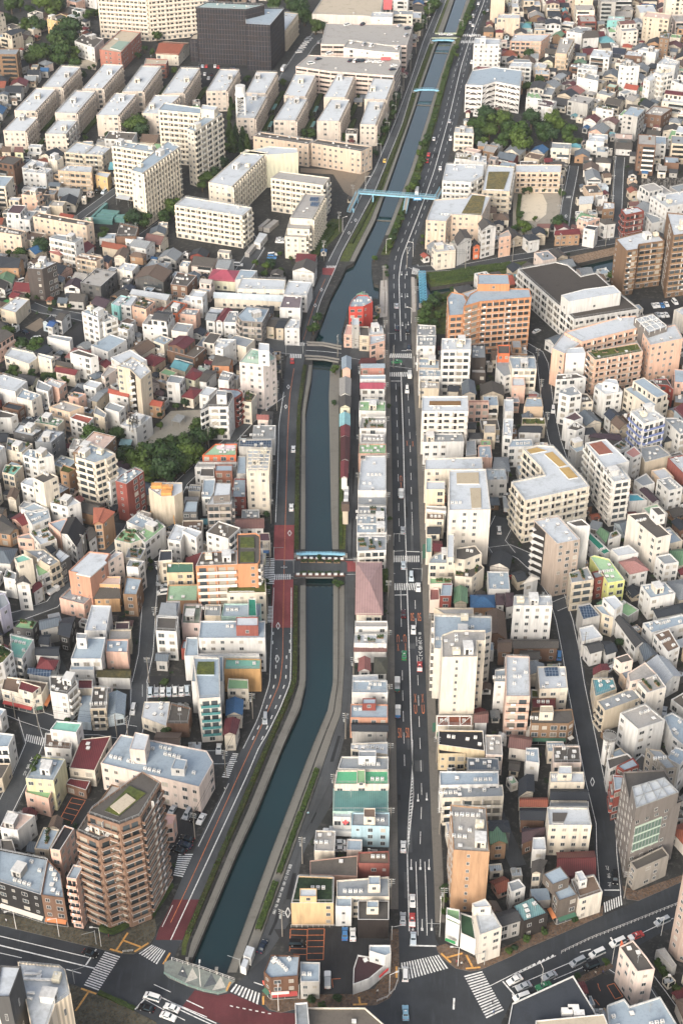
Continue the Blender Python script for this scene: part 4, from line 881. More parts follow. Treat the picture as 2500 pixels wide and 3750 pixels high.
A|8|F:w|w|tm|a|1040,1450 1190,1465 1200,1410 1050,1405|white block with mossy roof squares
A|10|F:w|w|w|p|1185,1472 1332,1492 1332,1430 1200,1418|white cube block above the school
H|7|F:w|n3|b2||1300,1380 1400,1400 1440,1340 1320,1320|brown house in front of the shrine grove
T 1875 0
A|17|F:f|w|w|k|1300,662 1370,692 1482,665 1430,618|white apartment tower with stair columns, right of centre
A|15|F:w|w|w|k|1208,718 1265,742 1337,702 1290,668|white apartment tower with dark side stripe beside the other
A|16|F:w|w|g|p|983,592 1048,602 1172,600 1060,538|pinkish white stepped block beside the curving street
A|12|F:b|p7|w||-20,372 265,377 352,310 20,308|salmon apartment block with brown balcony rows
A|14|F:f|t4|b2|p|398,482 500,492 572,350 440,340|tan terraced block stepping up behind small houses
A|11|F:w|w|g||498,282 640,302 732,250 600,238|large white hall house among small roofs
A|10|g|w|d||648,342 802,332 762,290 640,288|white hall house with charcoal roof
A|15|F:q|n3|g|g|1352,342 1440,352 1452,290 1360,288|brown narrow block with planted roof
A|10|F:w|w|w|p|1158,452 1320,482 1352,450 1200,428|white cube block above the brown hall
O|8|F:w|n|w||1030,500 1190,515 1200,470 1060,455|brown hall with bright white roof
A|14|F:w|w|w|a|1330,580 1500,600 1540,560 1400,520|large white block at the right with stepped roofs
O|9|F:w|mi|w||873,182 1032,182 1032,150 880,148|pale mint block among the far houses
A|12|F:f|w|w||-30,602 175,612 180,568 0,563|white gallery block at the grove's upper side
A|9|F:w|w|e||128,890 275,905 240,850 140,840|white block with pale green roof near the grove
A|9|F:w|w|r3|a|228,960 370,985 410,930 290,905|white block with brown clutter on its roof near the grove
O|8|F:w|n|b2|a|1210,1040 1370,1060 1470,990 1300,965|brown brick hall with bright roof
A|9|F:w|w|w|g|770,985 930,1015 935,990 800,965|white house with dark stair box, mid right
H|8|F:w|w|w||680,1290 845,1300 850,1255 740,1245|white house with bright roof south of the grove
A|10|F:w|w|g|p|595,700 790,740 800,690 640,660|white block with two stair boxes beside the curving street
A|9|F:w|w|w|a|600,620 780,640 790,600 640,580|white stepped block above the curving street"""
CARS = """T 1250 3125
650,378 652,495 sedan white
648,555 650,672 taxi red
563,660 565,545 sedan silver
660,735 658,835 sedan ice
585,1170 585,1055 van white
590,1530 585,1405 taxi sky
30,800 32,680 sedan blue
105,805 103,688 sedan white
T 1875 3125
1200,735 1070,785 taxi red
1035,790 900,850 van white
845,890 715,950 van white
660,970 540,1030 van silver
790,1010 655,1065 van black
405,1100 275,1160 sedan silver
170,1200 40,1250 sedan silver
350,1200 225,1245 taxi green
1435,600 1318,655 van silver
75,1140 -30,1190 sedan white
150,1300 20,1345 van white
940,180 945,275 van black
T 0 3125
765,900 895,945 sedan black
1470,1345 1330,1300 van white
1400,1440 1290,1410 sedan black
1490,1480 1600,1520 sedan white
T 625 3125
80,1450 -60,1395 sedan white
815,910 865,810 sedan navy
1095,825 1235,828 van black
1440,1235 1440,1130 truck white
T 0 2500
1230,215 1215,280 van white
1380,125 1380,45 van ice
1435,125 1437,45 sedan silver
1490,125 1492,45 sedan white
1550,125 1552,45 sedan ice
T 625 2500
870,295 865,368 van silver
445,565 437,650 sedan white
180,1155 125,1255 van silver
255,1185 190,1280 sedan black
310,1200 250,1305 sedan white
40,1130 -15,1220 sedan silver
205,1450 95,1415 sedan black
185,1510 75,1470 sedan navy
130,1560 20,1520 sedan black
40,120 40,40 van white
97,120 97,40 sedan white
150,110 150,28 van ice
1660,1395 1410,1385 lorry white
1480,1505 1360,1510 van yellow
1590,1470 1490,1475 sedan white
1600,1530 1485,1530 sedan white
T 1250 2500
567,1555 568,1460 sedan white
512,80 512,0 truck teal
517,320 518,240 truck blue
T 1250 1875
562,195 563,138 sedan silver
568,515 568,460 sedan ice
641,552 641,638 van ice
705,652 705,728 taxi white
570,965 568,905 sedan maroon
661,1040 660,1120 sedan white
575,1355 577,1280 taxi green
718,1380 718,1460 taxi red
512,1620 512,1550 truck teal
1448,185 1445,145 van white
T 1250 1250
620,28 618,78 sedan navy
540,180 475,190 taxi green
625,280 627,340 truck blue
602,408 602,478 van white
548,1440 548,1380 truck ice
1430,915 1435,870 van white
1545,1365 1475,1360 sedan black
1540,1415 1465,1410 sedan white
1510,1560 1500,1460 lorry white
45,1410 45,1370 truck white
42,1470 45,1420 truck white
40,1530 40,1485 truck white
1410,1370 1415,1315 sedan blue
T 625 1250
1125,1015 1127,960 sedan white
1107,1560 1108,1488 sedan white
1115,195 1115,155 sedan red
T 1875 1250
375,595 375,660 van white
640,670 660,718 van ice
685,670 707,722 van ice
725,655 748,700 sedan white
810,630 835,690 sedan ice
1205,540 1130,550 van silver
215,500 180,480 truck white
T 0 1250
370,590 430,615 van silver
270,660 335,705 sedan navy
245,705 295,725 sedan ice
1050,70 1000,88 sedan white
945,48 895,38 sedan silver
T 0 1875
460,750 520,710 truck white
1080,1048 1185,1052 van white
1455,600 1455,670 van silver
1560,690 1505,685 van silver
1545,730 1450,745 van white
T 1875 1875
440,690 345,705 sedan navy
430,1350 432,1285 van blue
900,1440 925,1420 sedan white
20,620 0,600 sedan red
T 1250 625
507,1258 507,1218 sedan silver
510,1462 512,1425 sedan navy
608,1450 607,1497 sedan black
690,218 693,168 lorry white
765,800 770,765 van white
T 1250 0
1255,38 1258,12 sedan white
1205,155 1210,130 van white
1180,213 1184,190 sedan silver
1205,238 1209,215 sedan white
990,1120 994,1095 sedan silver
845,1282 849,1258 sedan white
1000,1288 1004,1248 van white
904,1558 907,1520 sedan white
784,1485 788,1458 sedan red
797,1424 802,1402 sedan red
394,1485 399,1455 sedan yellow
1192,578 1196,552 van white
1340,100 1346,78 sedan silver
900,310 945,308 sedan white
970,312 1015,310 sedan white
1195,322 1215,318 sedan white
T 1875 625
1290,1215 1312,1255 sedan white
1325,1210 1347,1250 sedan white
1365,1215 1387,1252 sedan blue
1405,1205 1427,1240 sedan white
1475,1185 1510,1222 van white
1330,1310 1350,1330 sedan silver
1360,1308 1385,1340 sedan white
1400,1305 1428,1335 sedan white
205,1480 240,1462 sedan white
T 0 625
250,120 228,145 sedan navy
278,122 258,148 sedan silver
330,125 312,152 van silver
360,130 342,158 sedan ice
392,132 375,160 van silver
428,130 405,165 van ice
912,165 880,195 van black
972,178 940,205 van ice
850,158 825,180 sedan navy
205,1005 165,1018 van white
185,1060 130,1070 sedan white
90,1110 45,1128 van silver
255,1490 205,1465 sedan navy
368,1535 295,1545 van white
T 625 625
590,858 650,862 van white
975,648 1028,650 sedan white
905,770 965,765 van white
900,790 960,795 van blue
985,620 1030,622 sedan silver
T 625 0
262,615 265,595 sedan black
290,612 294,592 sedan ice
325,612 328,592 sedan red
405,612 408,590 sedan white
435,620 440,598 sedan red
555,625 560,602 sedan black
580,628 585,605 sedan navy
310,685 315,662 sedan white
372,690 378,665 sedan black
345,722 350,702 sedan white
1255,352 1290,345 van silver
1240,368 1275,362 van silver
1222,390 1258,382 sedan white
1205,412 1240,405 sedan white
1190,435 1225,428 sedan white
1175,458 1212,450 sedan silver
1155,475 1195,470 sedan white
1355,392 1358,372 sedan silver
1030,640 1045,620 lorry white
T 0 0
1340,0 1360,10 sedan white
160,1470 115,1478 sedan navy
230,1455 290,1460 van white
170,1495 115,1502 sedan silver
205,1515 145,1520 sedan navy
195,1540 130,1545 sedan ice
320,1385 350,1360 sedan white
345,1350 375,1335 sedan silver
405,1295 425,1270 sedan white
T 1875 2500
1400,240 1395,285 sedan silver"""
# ---------------- glyph meshes for the writing on roads and signs
GLYPH = {}
_t = []
for s_ in ['50', 'X', 'U', '+', 'H'] + list('バス優先7-9止まれと通学路注意徐行区間'):
    cu = bpy.data.curves.new('t', 'FONT'); cu.body = s_; cu.size = 1; cu.align_x = 'CENTER'; cu.align_y = 'CENTER'; o_ = bpy.data.objects.new('t', cu); COL.objects.link(o_); _t.append((s_, o_))
bpy.context.view_layer.update(); _dg = bpy.context.evaluated_depsgraph_get()
for s_, o_ in _t: GLYPH[s_] = (bpy.data.meshes.new_from_object(o_.evaluated_get(_dg)), o_.dimensions.copy())
for s_, o_ in _t: bpy.data.objects.remove(o_)
# ---------------- buildings: walls, roofs, windows, balconies and what stands on the roofs
CACHE = {}
def cached(key, fn):
    if key not in CACHE: CACHE[key] = fn()
    return CACHE[key]
def window_mesh(w, h, mt):
    def f():
        b = MB(); y = -.06; t = .09
        b.face([(-w/2, y + .04, -h/2), (w/2, y + .04, -h/2), (w/2, y + .04, h/2), (-w/2, y + .04, h/2)], mt)
        for x0, x1, z0, z1 in ((-w/2-t, w/2+t, -h/2-t, -h/2), (-w/2-t, w/2+t, h/2, h/2+t), (-w/2-t, -w/2, -h/2, h/2), (w/2, w/2+t, -h/2, h/2), (-.04, .04, -h/2, h/2)):
            b.box(x0, x1, y, 0, z0, z1, M_FRAME)
        return b.mesh('window')
    return cached(('win', w, h, mt.name), f)
def balcony_mesh(L, mt, kind, fl=3.0):
    """one storey's balcony strip: slab, parapet, partitions between flats, and the sliding doors behind it"""
    L = round(L, 1)
    def f():
        b = MB(); rnd = random.Random(int(L * 10) + len(kind)); D = .95 if kind != 'gallery' else 1.05
        b.box(0, L, -D, 0, -.16, 0.0, M_COPE if kind != 'dark' else mt)
        b.box(0, L, -D, -D + .1, .001, 1.05, mt)
        b.box(0, .1, -D + .1, 0, .001, 1.05, mt); b.box(L - .1, L, -D + .1, 0, .001, 1.05, mt)
        n = max(1, round(L / 5.6)); bay = L / n
        for i in range(n):
            x = i * bay
            if i: b.box(x - .06, x + .06, -D + .1, 0, .001, fl - .2, M_COPE)
            if kind == 'gallery':
                b.box(x + bay * .12, x + bay * .3, -.03, 0, .0, 2.1, M_DARK); b.box(x + bay * .45, x + bay * .8, -.03, 0, .9, 2.0, M_GLASS)
            else:
                b.box(x + bay * .1, x + bay * .46, -.03, 0, .0, 2.15, M_GLASS if rnd.random() < .6 else M_CURT)
                b.box(x + bay * .56, x + bay * .9, -.03, 0, .0, 2.15, M_GLASS if rnd.random() < .6 else M_CURT)
                if rnd.random() < .35: b.box(x + bay * .2, x + bay * .4, -D - .06, -D - .02, .55, 1.2, mat('laundry', (.75, .73, .70)))
            if rnd.random() < .5: b.box(x + bay * .48, x + bay * .54, -.5, -.15, .0, .6, M_WHITE)
        return b.mesh('balcony')
    return cached(('bal', L, mt.name, kind), f)
def checker_mesh(L, mt):
    """a storey of narrow balconies, one per flat, with solid white fronts and dark gaps between them"""
    L = round(L, 1)
    def f():
        b = MB(); n = max(1, round(L / 3.0)); bay = L / n; rnd = random.Random(int(L * 7))
        b.box(0, L, -.9, 0, -.16, 0, mt)
        for i in range(n):
            x = i * bay
            b.box(x + bay * .05, x + bay * .5, -.98, -.9, .0, 1.1, mt)
            b.box(x + bay * .02, x + bay * .08, -.9, 0, 0, 2.7, mt)
            b.box(x + bay * .1, x + bay * .95, -.03, 0, .02, 2.3, M_GLASS if rnd.random() < .7 else M_CURT)
        return b.mesh('balcony')
    return cached(('chk', L, mt.name), f)
def ac_mesh():
    def f():
        b = MB(); b.box(-.5, .5, -.38, .38, .12, .95, M_WHITE); b.box(-.45, -.35, -.35, .35, 0, .12, M_STEEL); b.box(.35, .45, -.35, .35, 0, .12, M_STEEL)
        b.box(-.3, .3, -.4, -.38, .25, .8, M_STEEL); b.cyl(0, 0, .95, .98, .26, M_STEEL, 10)
        return b.mesh('air_conditioner')
    return cached('ac', f)
def tank_mesh():
    def f():
        b = MB()
        for x in (-.9, .9):
            for y in (-.7, .7): b.box(x - .08, x + .08, y - .08, y + .08, 0, .7, M_STEEL)
        b.box(-1.2, 1.2, -1.0, 1.0, .7, 2.3, mat('tank_cream', hexc('e6dcc0', .8), 'wall')); b.cyl(.3, .2, 2.3, 2.5, .35, M_WHITE, 10)
        return b.mesh('water_tank')
    return cached('tank', f)
def planter_mesh(k):
    def f():
        r = random.Random(k); b = MB(); b.box(-1.2, 1.2, -.4, .4, 0, .35, mat('planter', (.25, .17, .11)))
        for i in range(60):
            x, y, z = r.uniform(-1.2, 1.2), r.uniform(-.5, .5), r.uniform(.35, 1.3); s = r.uniform(.12, .28); a = r.uniform(0, 3.1)
            d = Vector((math.cos(a) * s, math.sin(a) * s, r.uniform(-s, s) * .5)); e = Vector((-math.sin(a) * s, math.cos(a) * s, r.uniform(-s, s)))
            p = Vector((x, y, z)); b.face([p - d, p - e, p + d, p + e], M_LEAF[k % 3])
        return b.mesh('planter')
    return cached(('pl', k), f)
def solar_mesh():
    def f():
        b = MB(); s = rmat('solar'); 
        for y in (0, 1.9): b.face([(-2.2, y, .25), (2.2, y, .25), (2.2, y + 1.6, .95), (-2.2, y + 1.6, .95)], s); b.face([(-2.2, y + 1.6, .93), (2.2, y + 1.6, .93), (2.2, y, .23), (-2.2, y, .23)], M_STEEL)
        for x in (-2, 2):
            for y in (0.1, 1.5, 3.4): b.box(x - .05, x + .05, y - .05, y + .05, 0, .3 if y < 1 else .9, M_STEEL)
        return b.mesh('solar_panel')
    return cached('solar', f)
def stair_house_mesh(k):
    def f():
        b = MB(); w = [wmat('c'), wmat('w'), wmat('g')][k]; b.box(-1.5, 1.5, -1.9, 1.9, 0, 2.5, w, M_CONC); b.box(-1.6, 1.6, -2.0, 2.0, 2.5, 2.65, M_COPE)
        b.box(-.9, 0, -1.93, -1.9, 0, 2.0, M_DARK); b.box(.4, 1.0, -1.93, -1.9, 1.2, 1.8, M_GLASS)
        return b.mesh('stair_house')
    return cached(('sh', k), f)
def antenna_mesh():
    def f():
        b = MB(); b.cyl(0, 0, 0, 3.6, .05, M_STEEL, 5)
        for z in (2.8, 3.1, 3.4): b.box(-.7, .7, -.03, .03, z, z + .05, M_STEEL)
        b.box(-.03, .03, -.8, .8, 3.2, 3.25, M_STEEL); return b.mesh('antenna')
    return cached('ant', f)
def vent_mesh():
    def f():
        b = MB(); b.box(-.5, .5, -.5, .5, 0, .5, M_CONC); b.box(-.6, .6, -.6, .6, .5, .62, M_WHITE); return b.mesh('roof_hatch')
    return cached('vent', f)
NAMES = dict(A='apartment_building', O='office_building', S='shop_building', H='house', W='hall_building', K='public_toilet')
CATS = dict(A='apartment building', O='office building', S='shop', H='house', W='hall', K='public toilet')
FOOT = []          # occupied footprints
def fix_poly(pts):
    if len(pts) == 3:
        a, b, c = pts; pts = [a, b, (b[0] + c[0] - a[0], b[1] + c[1] - a[1]), c]
    if len(pts) == 4:
        cx = sum(p[0] for p in pts) / 4; cy = sum(p[1] for p in pts) / 4
        q = sorted(pts, key=lambda p: math.atan2(p[1] - cy, p[0] - cx)); i = q.index(pts[0]); q = q[i:] + q[:i]
        return q
    return ccw(list(pts))
def visible(a, b, h):
    mx, my = (a[0] + b[0]) / 2, (a[1] + b[1]) / 2; nx, ny = b[1] - a[1], a[0] - b[0]
    return nx * (0 - mx) + ny * (0 - my) > 0.02 * math.hypot(nx, ny) * math.hypot(mx, my)
def facade(root, org, a, b, h, style, wk, rnd, mb=None, front=False, near=True, floors=None):
    """windows, balconies or galleries of one wall from a to b (outward is to the right of a->b)"""
    L = math.hypot(b[0] - a[0], b[1] - a[1])
    if L < 2.2: return
    ang = math.atan2(b[1] - a[1], b[0] - a[0]); ux, uy = (b[0] - a[0]) / L, (b[1] - a[1]) / L
    nf = floors or max(1, int((h - .3) / 2.9)); fh = (h - .6) / nf
    def put_win(x, z, w, hh, mt):
        px, py = a[0] + ux * x - org[0], a[1] + uy * x - org[1]
        if mb is None:
            put('window', window_mesh(w, hh, mt), root, (px, py, z), ang)
        else:
            nx, ny = uy * .05, -ux * .05; w2 = w / 2
            mb.face([(px - ux * w2 + nx, py - uy * w2 + ny, z - hh/2), (px + ux * w2 + nx, py + uy * w2 + ny, z - hh/2), (px + ux * w2 + nx, py + uy * w2 + ny, z + hh/2), (px - ux * w2 + nx, py - uy * w2 + ny, z + hh/2)], mt)
    def pane(): return M_GLASS if rnd.random() < .7 else M_CURT
    if style in ('b', 'B', 'gallery', 'chk'):
        bm = mat('balcony_' + wk, hexc(BALC[wk], .82), 'wall') if wk in BALC else wmat(wk)
        e = .35 if L > 5 else 0
        me = checker_mesh(L - 2 * e, bm) if style == 'chk' else balcony_mesh(L - 2 * e, bm, 'gallery' if style == 'gallery' else 'flat')
        for i in range(nf):
            if i == 0 and nf > 3 and style != 'chk': 
                n = max(1, int(L / 3.4))
                for j in range(n): put_win(L * (j + .5) / n, 1.4, 1.6, 1.5, M_GLASS)
                continue
            put('balcony', me, root, (a[0] + ux * e - org[0], a[1] + uy * e - org[1], .25 + i * fh), ang)
        return
    if style == 'n': return
    if style == 't':
        for i in range(nf): put_win(L * .42, 1.6 + i * fh, .7, 1.1, M_GLASS)
        return
    if style == 'x':
        for i in range(1, nf, 3): put_win(L * .5, 1.6 + i * fh, .5, 2.4, M_GLASS)
        return
    if style == 'deck':
        bm = wmat(wk)
        for i in range(1, nf + 1):
            z = i * fh - fh * .42; n = max(1, round(L / 8)); w = L / n
            for j in range(n): put_win(w * (j + .5), z, round(w - .7, 1), round(fh * .42, 1), M_DARK)  # open deck bays: flat dark panes with the inner shade as colour
        return
    if style == 'e': return
    start = 0
    if style == 's':
        start = 1; n = max(1, round(L / 5)); w = round(L / n - .5, 1)
        for j in range(n): put_win(L * (j + .5) / n, 1.35, w, 2.2, M_DARK if rnd.random() < .5 else M_GLASS)
        if near:
            k = MB(); c = rnd.choice(['b03a35', '3f6f58', 'd8d0c0', '3e6da0', 'd97f3a']); k.face([(.3, 0, 3.1), (L - .3, 0, 3.1), (L - .3, -1.1, 2.7), (.3, -1.1, 2.7)][::-1], mat('awning_' + c, hexc(c, .8))); k.box(.3, L - .3, -1.12, -1.06, 2.5, 2.72, mat('awning_' + c, hexc(c, .8)))
            k.build('awning', root, (a[0] - org[0], a[1] - org[1], 0), ang)
    if style == 'q': n = max(1, round(L / 3.4)); ws = (1.1, 1.2); pr = .86
    else: n = max(1, round(L / 3.3)); ws = (rnd.choice([1.5, 1.7, 1.3]), rnd.choice([1.2, 1.4])); pr = .72 if front else .5
    cols = [rnd.random() < pr for _ in range(n)]
    if not any(cols): cols[0] = True
    wz = [ws if style == 'q' else rnd.choice([ws, ws, (.8, .9), (1.9, 1.7), (1.1, 1.2)]) for _ in range(n)]
    for i in range(start, nf):
        for j in range(n):
            if cols[j] and rnd.random() < .93: put_win(L * (j + .5) / n, 1.65 + i * fh, wz[j][0], wz[j][1], pane())
def zigzag_stair(root, org, a, b, h, rnd):
    L = math.hypot(b[0] - a[0], b[1] - a[1]); ang = math.atan2(b[1] - a[1], b[0] - a[0]); nf = max(2, int(h / 2.9)); fh = h / nf
    m = MB(); m.box(.5, L * .5, -.03, 0, .2, h - .5, M_DARK); m.build('stairwell_shade', root, (a[0] - org[0], a[1] - org[1], 0), ang)  # flat dark sheet behind the flights, stair shade put into its colour
    k = MB(); k.bar((.5, -.6, .3), (L * .5, -.6, fh), .14, M_COPE, 1.15)
    k.box(.2, .5 + L * .1, -1.2, 0, fh - .15, fh, M_COPE)
    me = k.mesh('stair_flight')
    for i in range(nf - 1): put('stair_flight', me, root, (a[0] - org[0], a[1] - org[1], i * fh), ang)
def roof_top(root, org, poly, z, extras, rnd, area, near=True, auto=True):
    cx = sum(p[0] for p in poly) / len(poly); cy = sum(p[1] for p in poly) / len(poly)
    ang = math.atan2(poly[1][1] - poly[0][1], poly[1][0] - poly[0][0])
    xs = [p[0] for p in poly]; ys = [p[1] for p in poly]; taken = []
    inn = inset(poly, 1.1)
    def spot(r, tries=40):
        for _ in range(tries):
            x, y = rnd.uniform(min(xs), max(xs)), rnd.uniform(min(ys), max(ys))
            if inside(x, y, inn) and all((x - t[0]) ** 2 + (y - t[1]) ** 2 > (r + t[2]) ** 2 for t in taken):
                ok = all(inside(x + r * math.cos(q), y + r * math.sin(q), poly) for q in (0, 1.57, 3.14, 4.71))
                if ok: taken.append((x, y, r)); return x - org[0], y - org[1]
        return None
    ex = list(extras)
    if auto and area > 45: ex += ['v'] * rnd.choice([0, 1, 2, 3]) + (['y'] if rnd.random() < .45 else []) + ['c'] * rnd.choice([0, 1, 2, 3])
    for e in ex:
        if e == 'p':
            s = spot(2.2) if area > 40 else None
            if s: put('stair_house', stair_house_mesh(rnd.randrange(3)), root, (*s, z), ang)
        elif e == 'k':
            if area > 60:
                s = spot(2.2)
                if s: put('stair_house', stair_house_mesh(rnd.randrange(2)), root, (*s, z), ang)
                s = spot(1.7)
                if s: put('water_tank', tank_mesh(), root, (*s, z), ang)
        elif e == 'a':
            s = spot(1.8)
            if s:
                n = rnd.choice([2, 3, 4])
                for i in range(n): put('air_conditioner', ac_mesh(), root, (s[0] + math.cos(ang) * (i - n/2) * 1.5 * (1 if near else 1), s[1] + math.sin(ang) * (i - n/2) * 1.5, z), ang)
        elif e == 'c':
            s = spot(.9)
            if s: put('air_conditioner', ac_mesh(), root, (*s, z), ang)
        elif e == 'g':
            for i in range(5 if near else 3):
                s = spot(1.25)
                if s: put('planter', planter_mesh(rnd.randrange(4)), root, (*s, z), ang + rnd.choice([0, 1.57]))
        elif e == 'o':
            for i in range(2):
                s = spot(2.6)
                if s: put('solar_panel', solar_mesh(), root, (*s, z), ang)
        elif e == 'v':
            s = spot(.8)
            if s: put('roof_hatch', vent_mesh(), root, (*s, z), ang)
        elif e == 'y':
            s = spot(.9)
            if s: put('antenna', antenna_mesh(), root, (*s, z), ang + rnd.random())
def pitched(mbw, mbr, q, z, kind, wm, rm, rise, over=.45):
    """gable along q0-q1 ('g'), gable along q0-q3 ('G') or hip ('h') on quad q at eave height z"""
    o = inset(q, -over); t = .14
    if kind == 'G': q = q[1:] + q[:1]; o = o[1:] + o[:1]
    mid = lambda a, b: ((a[0] + b[0]) / 2, (a[1] + b[1]) / 2)
    r0, r1 = mid(q[3], q[0]), mid(q[1], q[2]); s0, s1 = mid(o[3], o[0]), mid(o[1], o[2])
    if kind == 'h':
        L = math.hypot(r1[0] - r0[0], r1[1] - r0[1]); W = math.hypot(q[3][0] - q[0][0], q[3][1] - q[0][1])
        f = min(.48, W * .5 / max(L, .1)) if L >= W else .48
        s0_ = (s0[0] + (s1[0] - s0[0]) * f, s0[1] + (s1[1] - s0[1]) * f); s1 = (s1[0] + (s0[0] - s1[0]) * f, s1[1] + (s0[1] - s1[1]) * f); s0 = s0_
    ze = z - rise * .1
    P = [(o[i][0], o[i][1], ze) for i in range(4)]; S0 = (*s0, z + rise); S1 = (*s1, z + rise)
    tops = [[P[0], P[1], S1, S0], [P[2], P[3], S0, S1]]
    if kind == 'h': tops += [[P[1], P[2], S1], [P[3], P[0], S0]]
    else:
        for a, b, s in ((q[1], q[2], r1), (q[3], q[0], r0)): mbw.face([(*a, z - .02), (*b, z - .02), (*s, z + rise * .93)], wm)
    for f_ in tops:
        mbr.face(f_, rm); mbr.face([(x, y, zz - t) for x, y, zz in reversed(f_)], rm)
    for i in range(4): a, b = P[i], P[(i + 1) % 4]; mbr.face([(a[0], a[1], a[2] - t), (b[0], b[1], b[2] - t), b, a], rm)
    mbr.bar(S0, S1, .28, rm, .22)
def flat_roof(mw, mr, q, z, wm, rm, cope=None, par=.5, w=.22):
    """parapet ring and the sunken roof deck; the ring's top is at z"""
    if par <= 0: mr.face([(*p, z) for p in q], rm); return
    i_ = inset(q, w); n = len(q); cp = cope or wm
    for k in range(n):
        j = (k + 1) % n
        mw.face([(*q[k], z), (*q[j], z), (*i_[j], z), (*i_[k], z)], cp)
        mw.face([(*i_[k], z), (*i_[j], z), (*i_[j], z - par), (*i_[k], z - par)], wm)
    mr.face([(*p, z - par) for p in i_], rm)
def building(kind, h, style, wk, rk, extras, q, label, seed, upper=(), group=None, near=True, short=None, tracedp=True):
    rnd = random.Random(seed); rs, fs = style.split(':') if ':' in style else (style[0], style[1:] or 'w')
    area = abs(poly_area(q)); ox, oy = sum(p[0] for p in q) / len(q), sum(p[1] for p in q) / len(q)
    name = NAMES.get(kind, kind); root = put(name, None, None, (ox, oy, 0)); root.empty_display_size = 2
    tag(root, label, CATS.get(kind, 'house'), group); org = (ox, oy)
    loc = [(p[0] - ox, p[1] - oy) for p in q]; n = len(q)
    wm = wmat(wk); pitchy = rs in 'gGh' and n == 4
    rm = rmat(rk, pitchy and rk not in RIBS); mw, mr = MB(), MB()
    cope = M_COPE if rnd.random() < .35 else None
    if pitchy:
        span = min(math.hypot(loc[1][0] - loc[0][0], loc[1][1] - loc[0][1]), math.hypot(loc[3][0] - loc[0][0], loc[3][1] - loc[0][1]))
        rise = min(span * .24, 2.6); ze = h - rise * .5
        w_ = inset(loc, .4)
        for k in range(4): a, b = w_[k], w_[(k + 1) % 4]; mw.face([(*a, 0), (*b, 0), (*b, ze), (*a, ze)], wm)
        pitched(mw, mr, w_, ze, rs, wm, rm, rise); top = ze; wl_ = w_
    else:
        par = 0 if h < 4 else (.25 if kind == 'W' else .5); top = h; wl_ = loc
        for k in range(n): a, b = loc[k], loc[(k + 1) % n]; mw.face([(*a, 0), (*b, 0), (*b, h), (*a, h)], wm)
        flat_roof(mw, mr, loc, h, wm, rm, cope, par)
    wq = [(p[0] + ox, p[1] + oy) for p in wl_]
    floors = None
    for k in range(n):
        a, b = wq[k], wq[(k + 1) % n]
        if not visible(a, b, h): continue
        front = k == 0 or (n > 4 and abs(b[0] - a[0]) > abs(b[1] - a[1]) and b[0] > a[0]); left = b[1] < a[1] and abs(b[1] - a[1]) > .45 * abs(b[0] - a[0]); right = b[1] > a[1] and abs(b[1] - a[1]) > .45 * abs(b[0] - a[0])
        s = 'w'
        if fs in 'nqtxe': s = fs
        elif fs == 's': s = 's'
        elif fs == 'b': s = 'b' if front else 'w'
        elif fs == 'B': s = 'b'
        elif fs == 'h': s = 'gallery' if front else ('b' if wk not in ('w3',) else 'w')
        elif fs == 'f': s = 'b'
        elif fs == 'l': s = 'b' if left else 'w'
        elif fs == 'r': s = ('chk' if area > 260 else 'b') if right and not front else 'q' if area < 400 else 'w'
        elif fs == 'd': s = 'deck'
        elif fs == 'g':
            if left: zigzag_stair(root, org, a, b, top, rnd); s = 'n'
        if fs == 't': s = 't' if front else 'w'
        facade(root, org, a, b, top, s, wk, rnd, None, front, near)
    mw.build('wall', root); mr.build('roof', root)
    if not pitchy:
        zt = h - (0 if h < 4 else (.25 if kind == 'W' else .5))
        blocked = [u for u in upper]
        if near and h > 5 and area > 50 and rnd.random() < .45:
            b = MB(); rr = inset(loc, .45)
            for k in range(n):
                a_, c_ = Vector(rr[k]), Vector(rr[(k + 1) % n]); L_ = (c_ - a_).length; m_ = max(1, int(L_ / 1.8))
                b.bar((*a_, zt + 1.35), (*c_, zt + 1.35), .07, M_STEEL); b.bar((*a_, zt + .95), (*c_, zt + .95), .05, M_STEEL)
                for j in range(m_): p_ = a_.lerp(c_, j / m_); b.bar((*p_, zt), (*p_, zt + 1.35), .06, M_STEEL)
            b.build('roof_railing', root)
        if 'n' not in extras and h > 3.5: roof_top(root, org, q, zt, [e for e in extras if e in 'pkagoc'] if not blocked else [e for e in extras if e in 'ac'], rnd, area * (.5 if blocked else 1), near, not blocked)
    for (h0, h1, rk2, wk2, q2) in upper:
        l2 = [(p[0] - ox, p[1] - oy) for p in q2]; u = MB(); wm2, rm2 = wmat(wk2), rmat(rk2)
        if h1 - h0 < .8:
            u.prism(l2, h0 - .49, h1 - .35, wm2, rm2); u.build('roof_garden' if rk2 in VEG else 'roof_panel', root)
        else:
            z0 = h0 - .5 if h0 > 1 else 0
            for k in range(len(l2)): a, b = l2[k], l2[(k + 1) % len(l2)]; u.face([(*a, z0), (*b, z0), (*b, h1), (*a, h1)], wm2)
            flat_roof(u, u, l2, h1, wm2, rm2, None, .3, .18); r_ = u.build('penthouse', root)
            for k in range(len(l2)):
                a, b = q2[k], q2[(k + 1) % len(l2)]
                if visible(a, b, h1) and math.hypot(a[0] - b[0], a[1] - b[1]) > 2.2:
                    mid = ((a[0] + b[0]) / 2 - ox, (a[1] + b[1]) / 2 - oy, h0 + (h1 - h0) * .55)
                    for f_ in range(max(1, int((h1 - h0) / 3.2))): put('window', window_mesh(1.0, 1.1, M_GLASS), root, (mid[0], mid[1], h0 + 1.4 + f_ * 3), math.atan2(b[1] - a[1], b[0] - a[0]))
    FOOT.append(q)
    return root

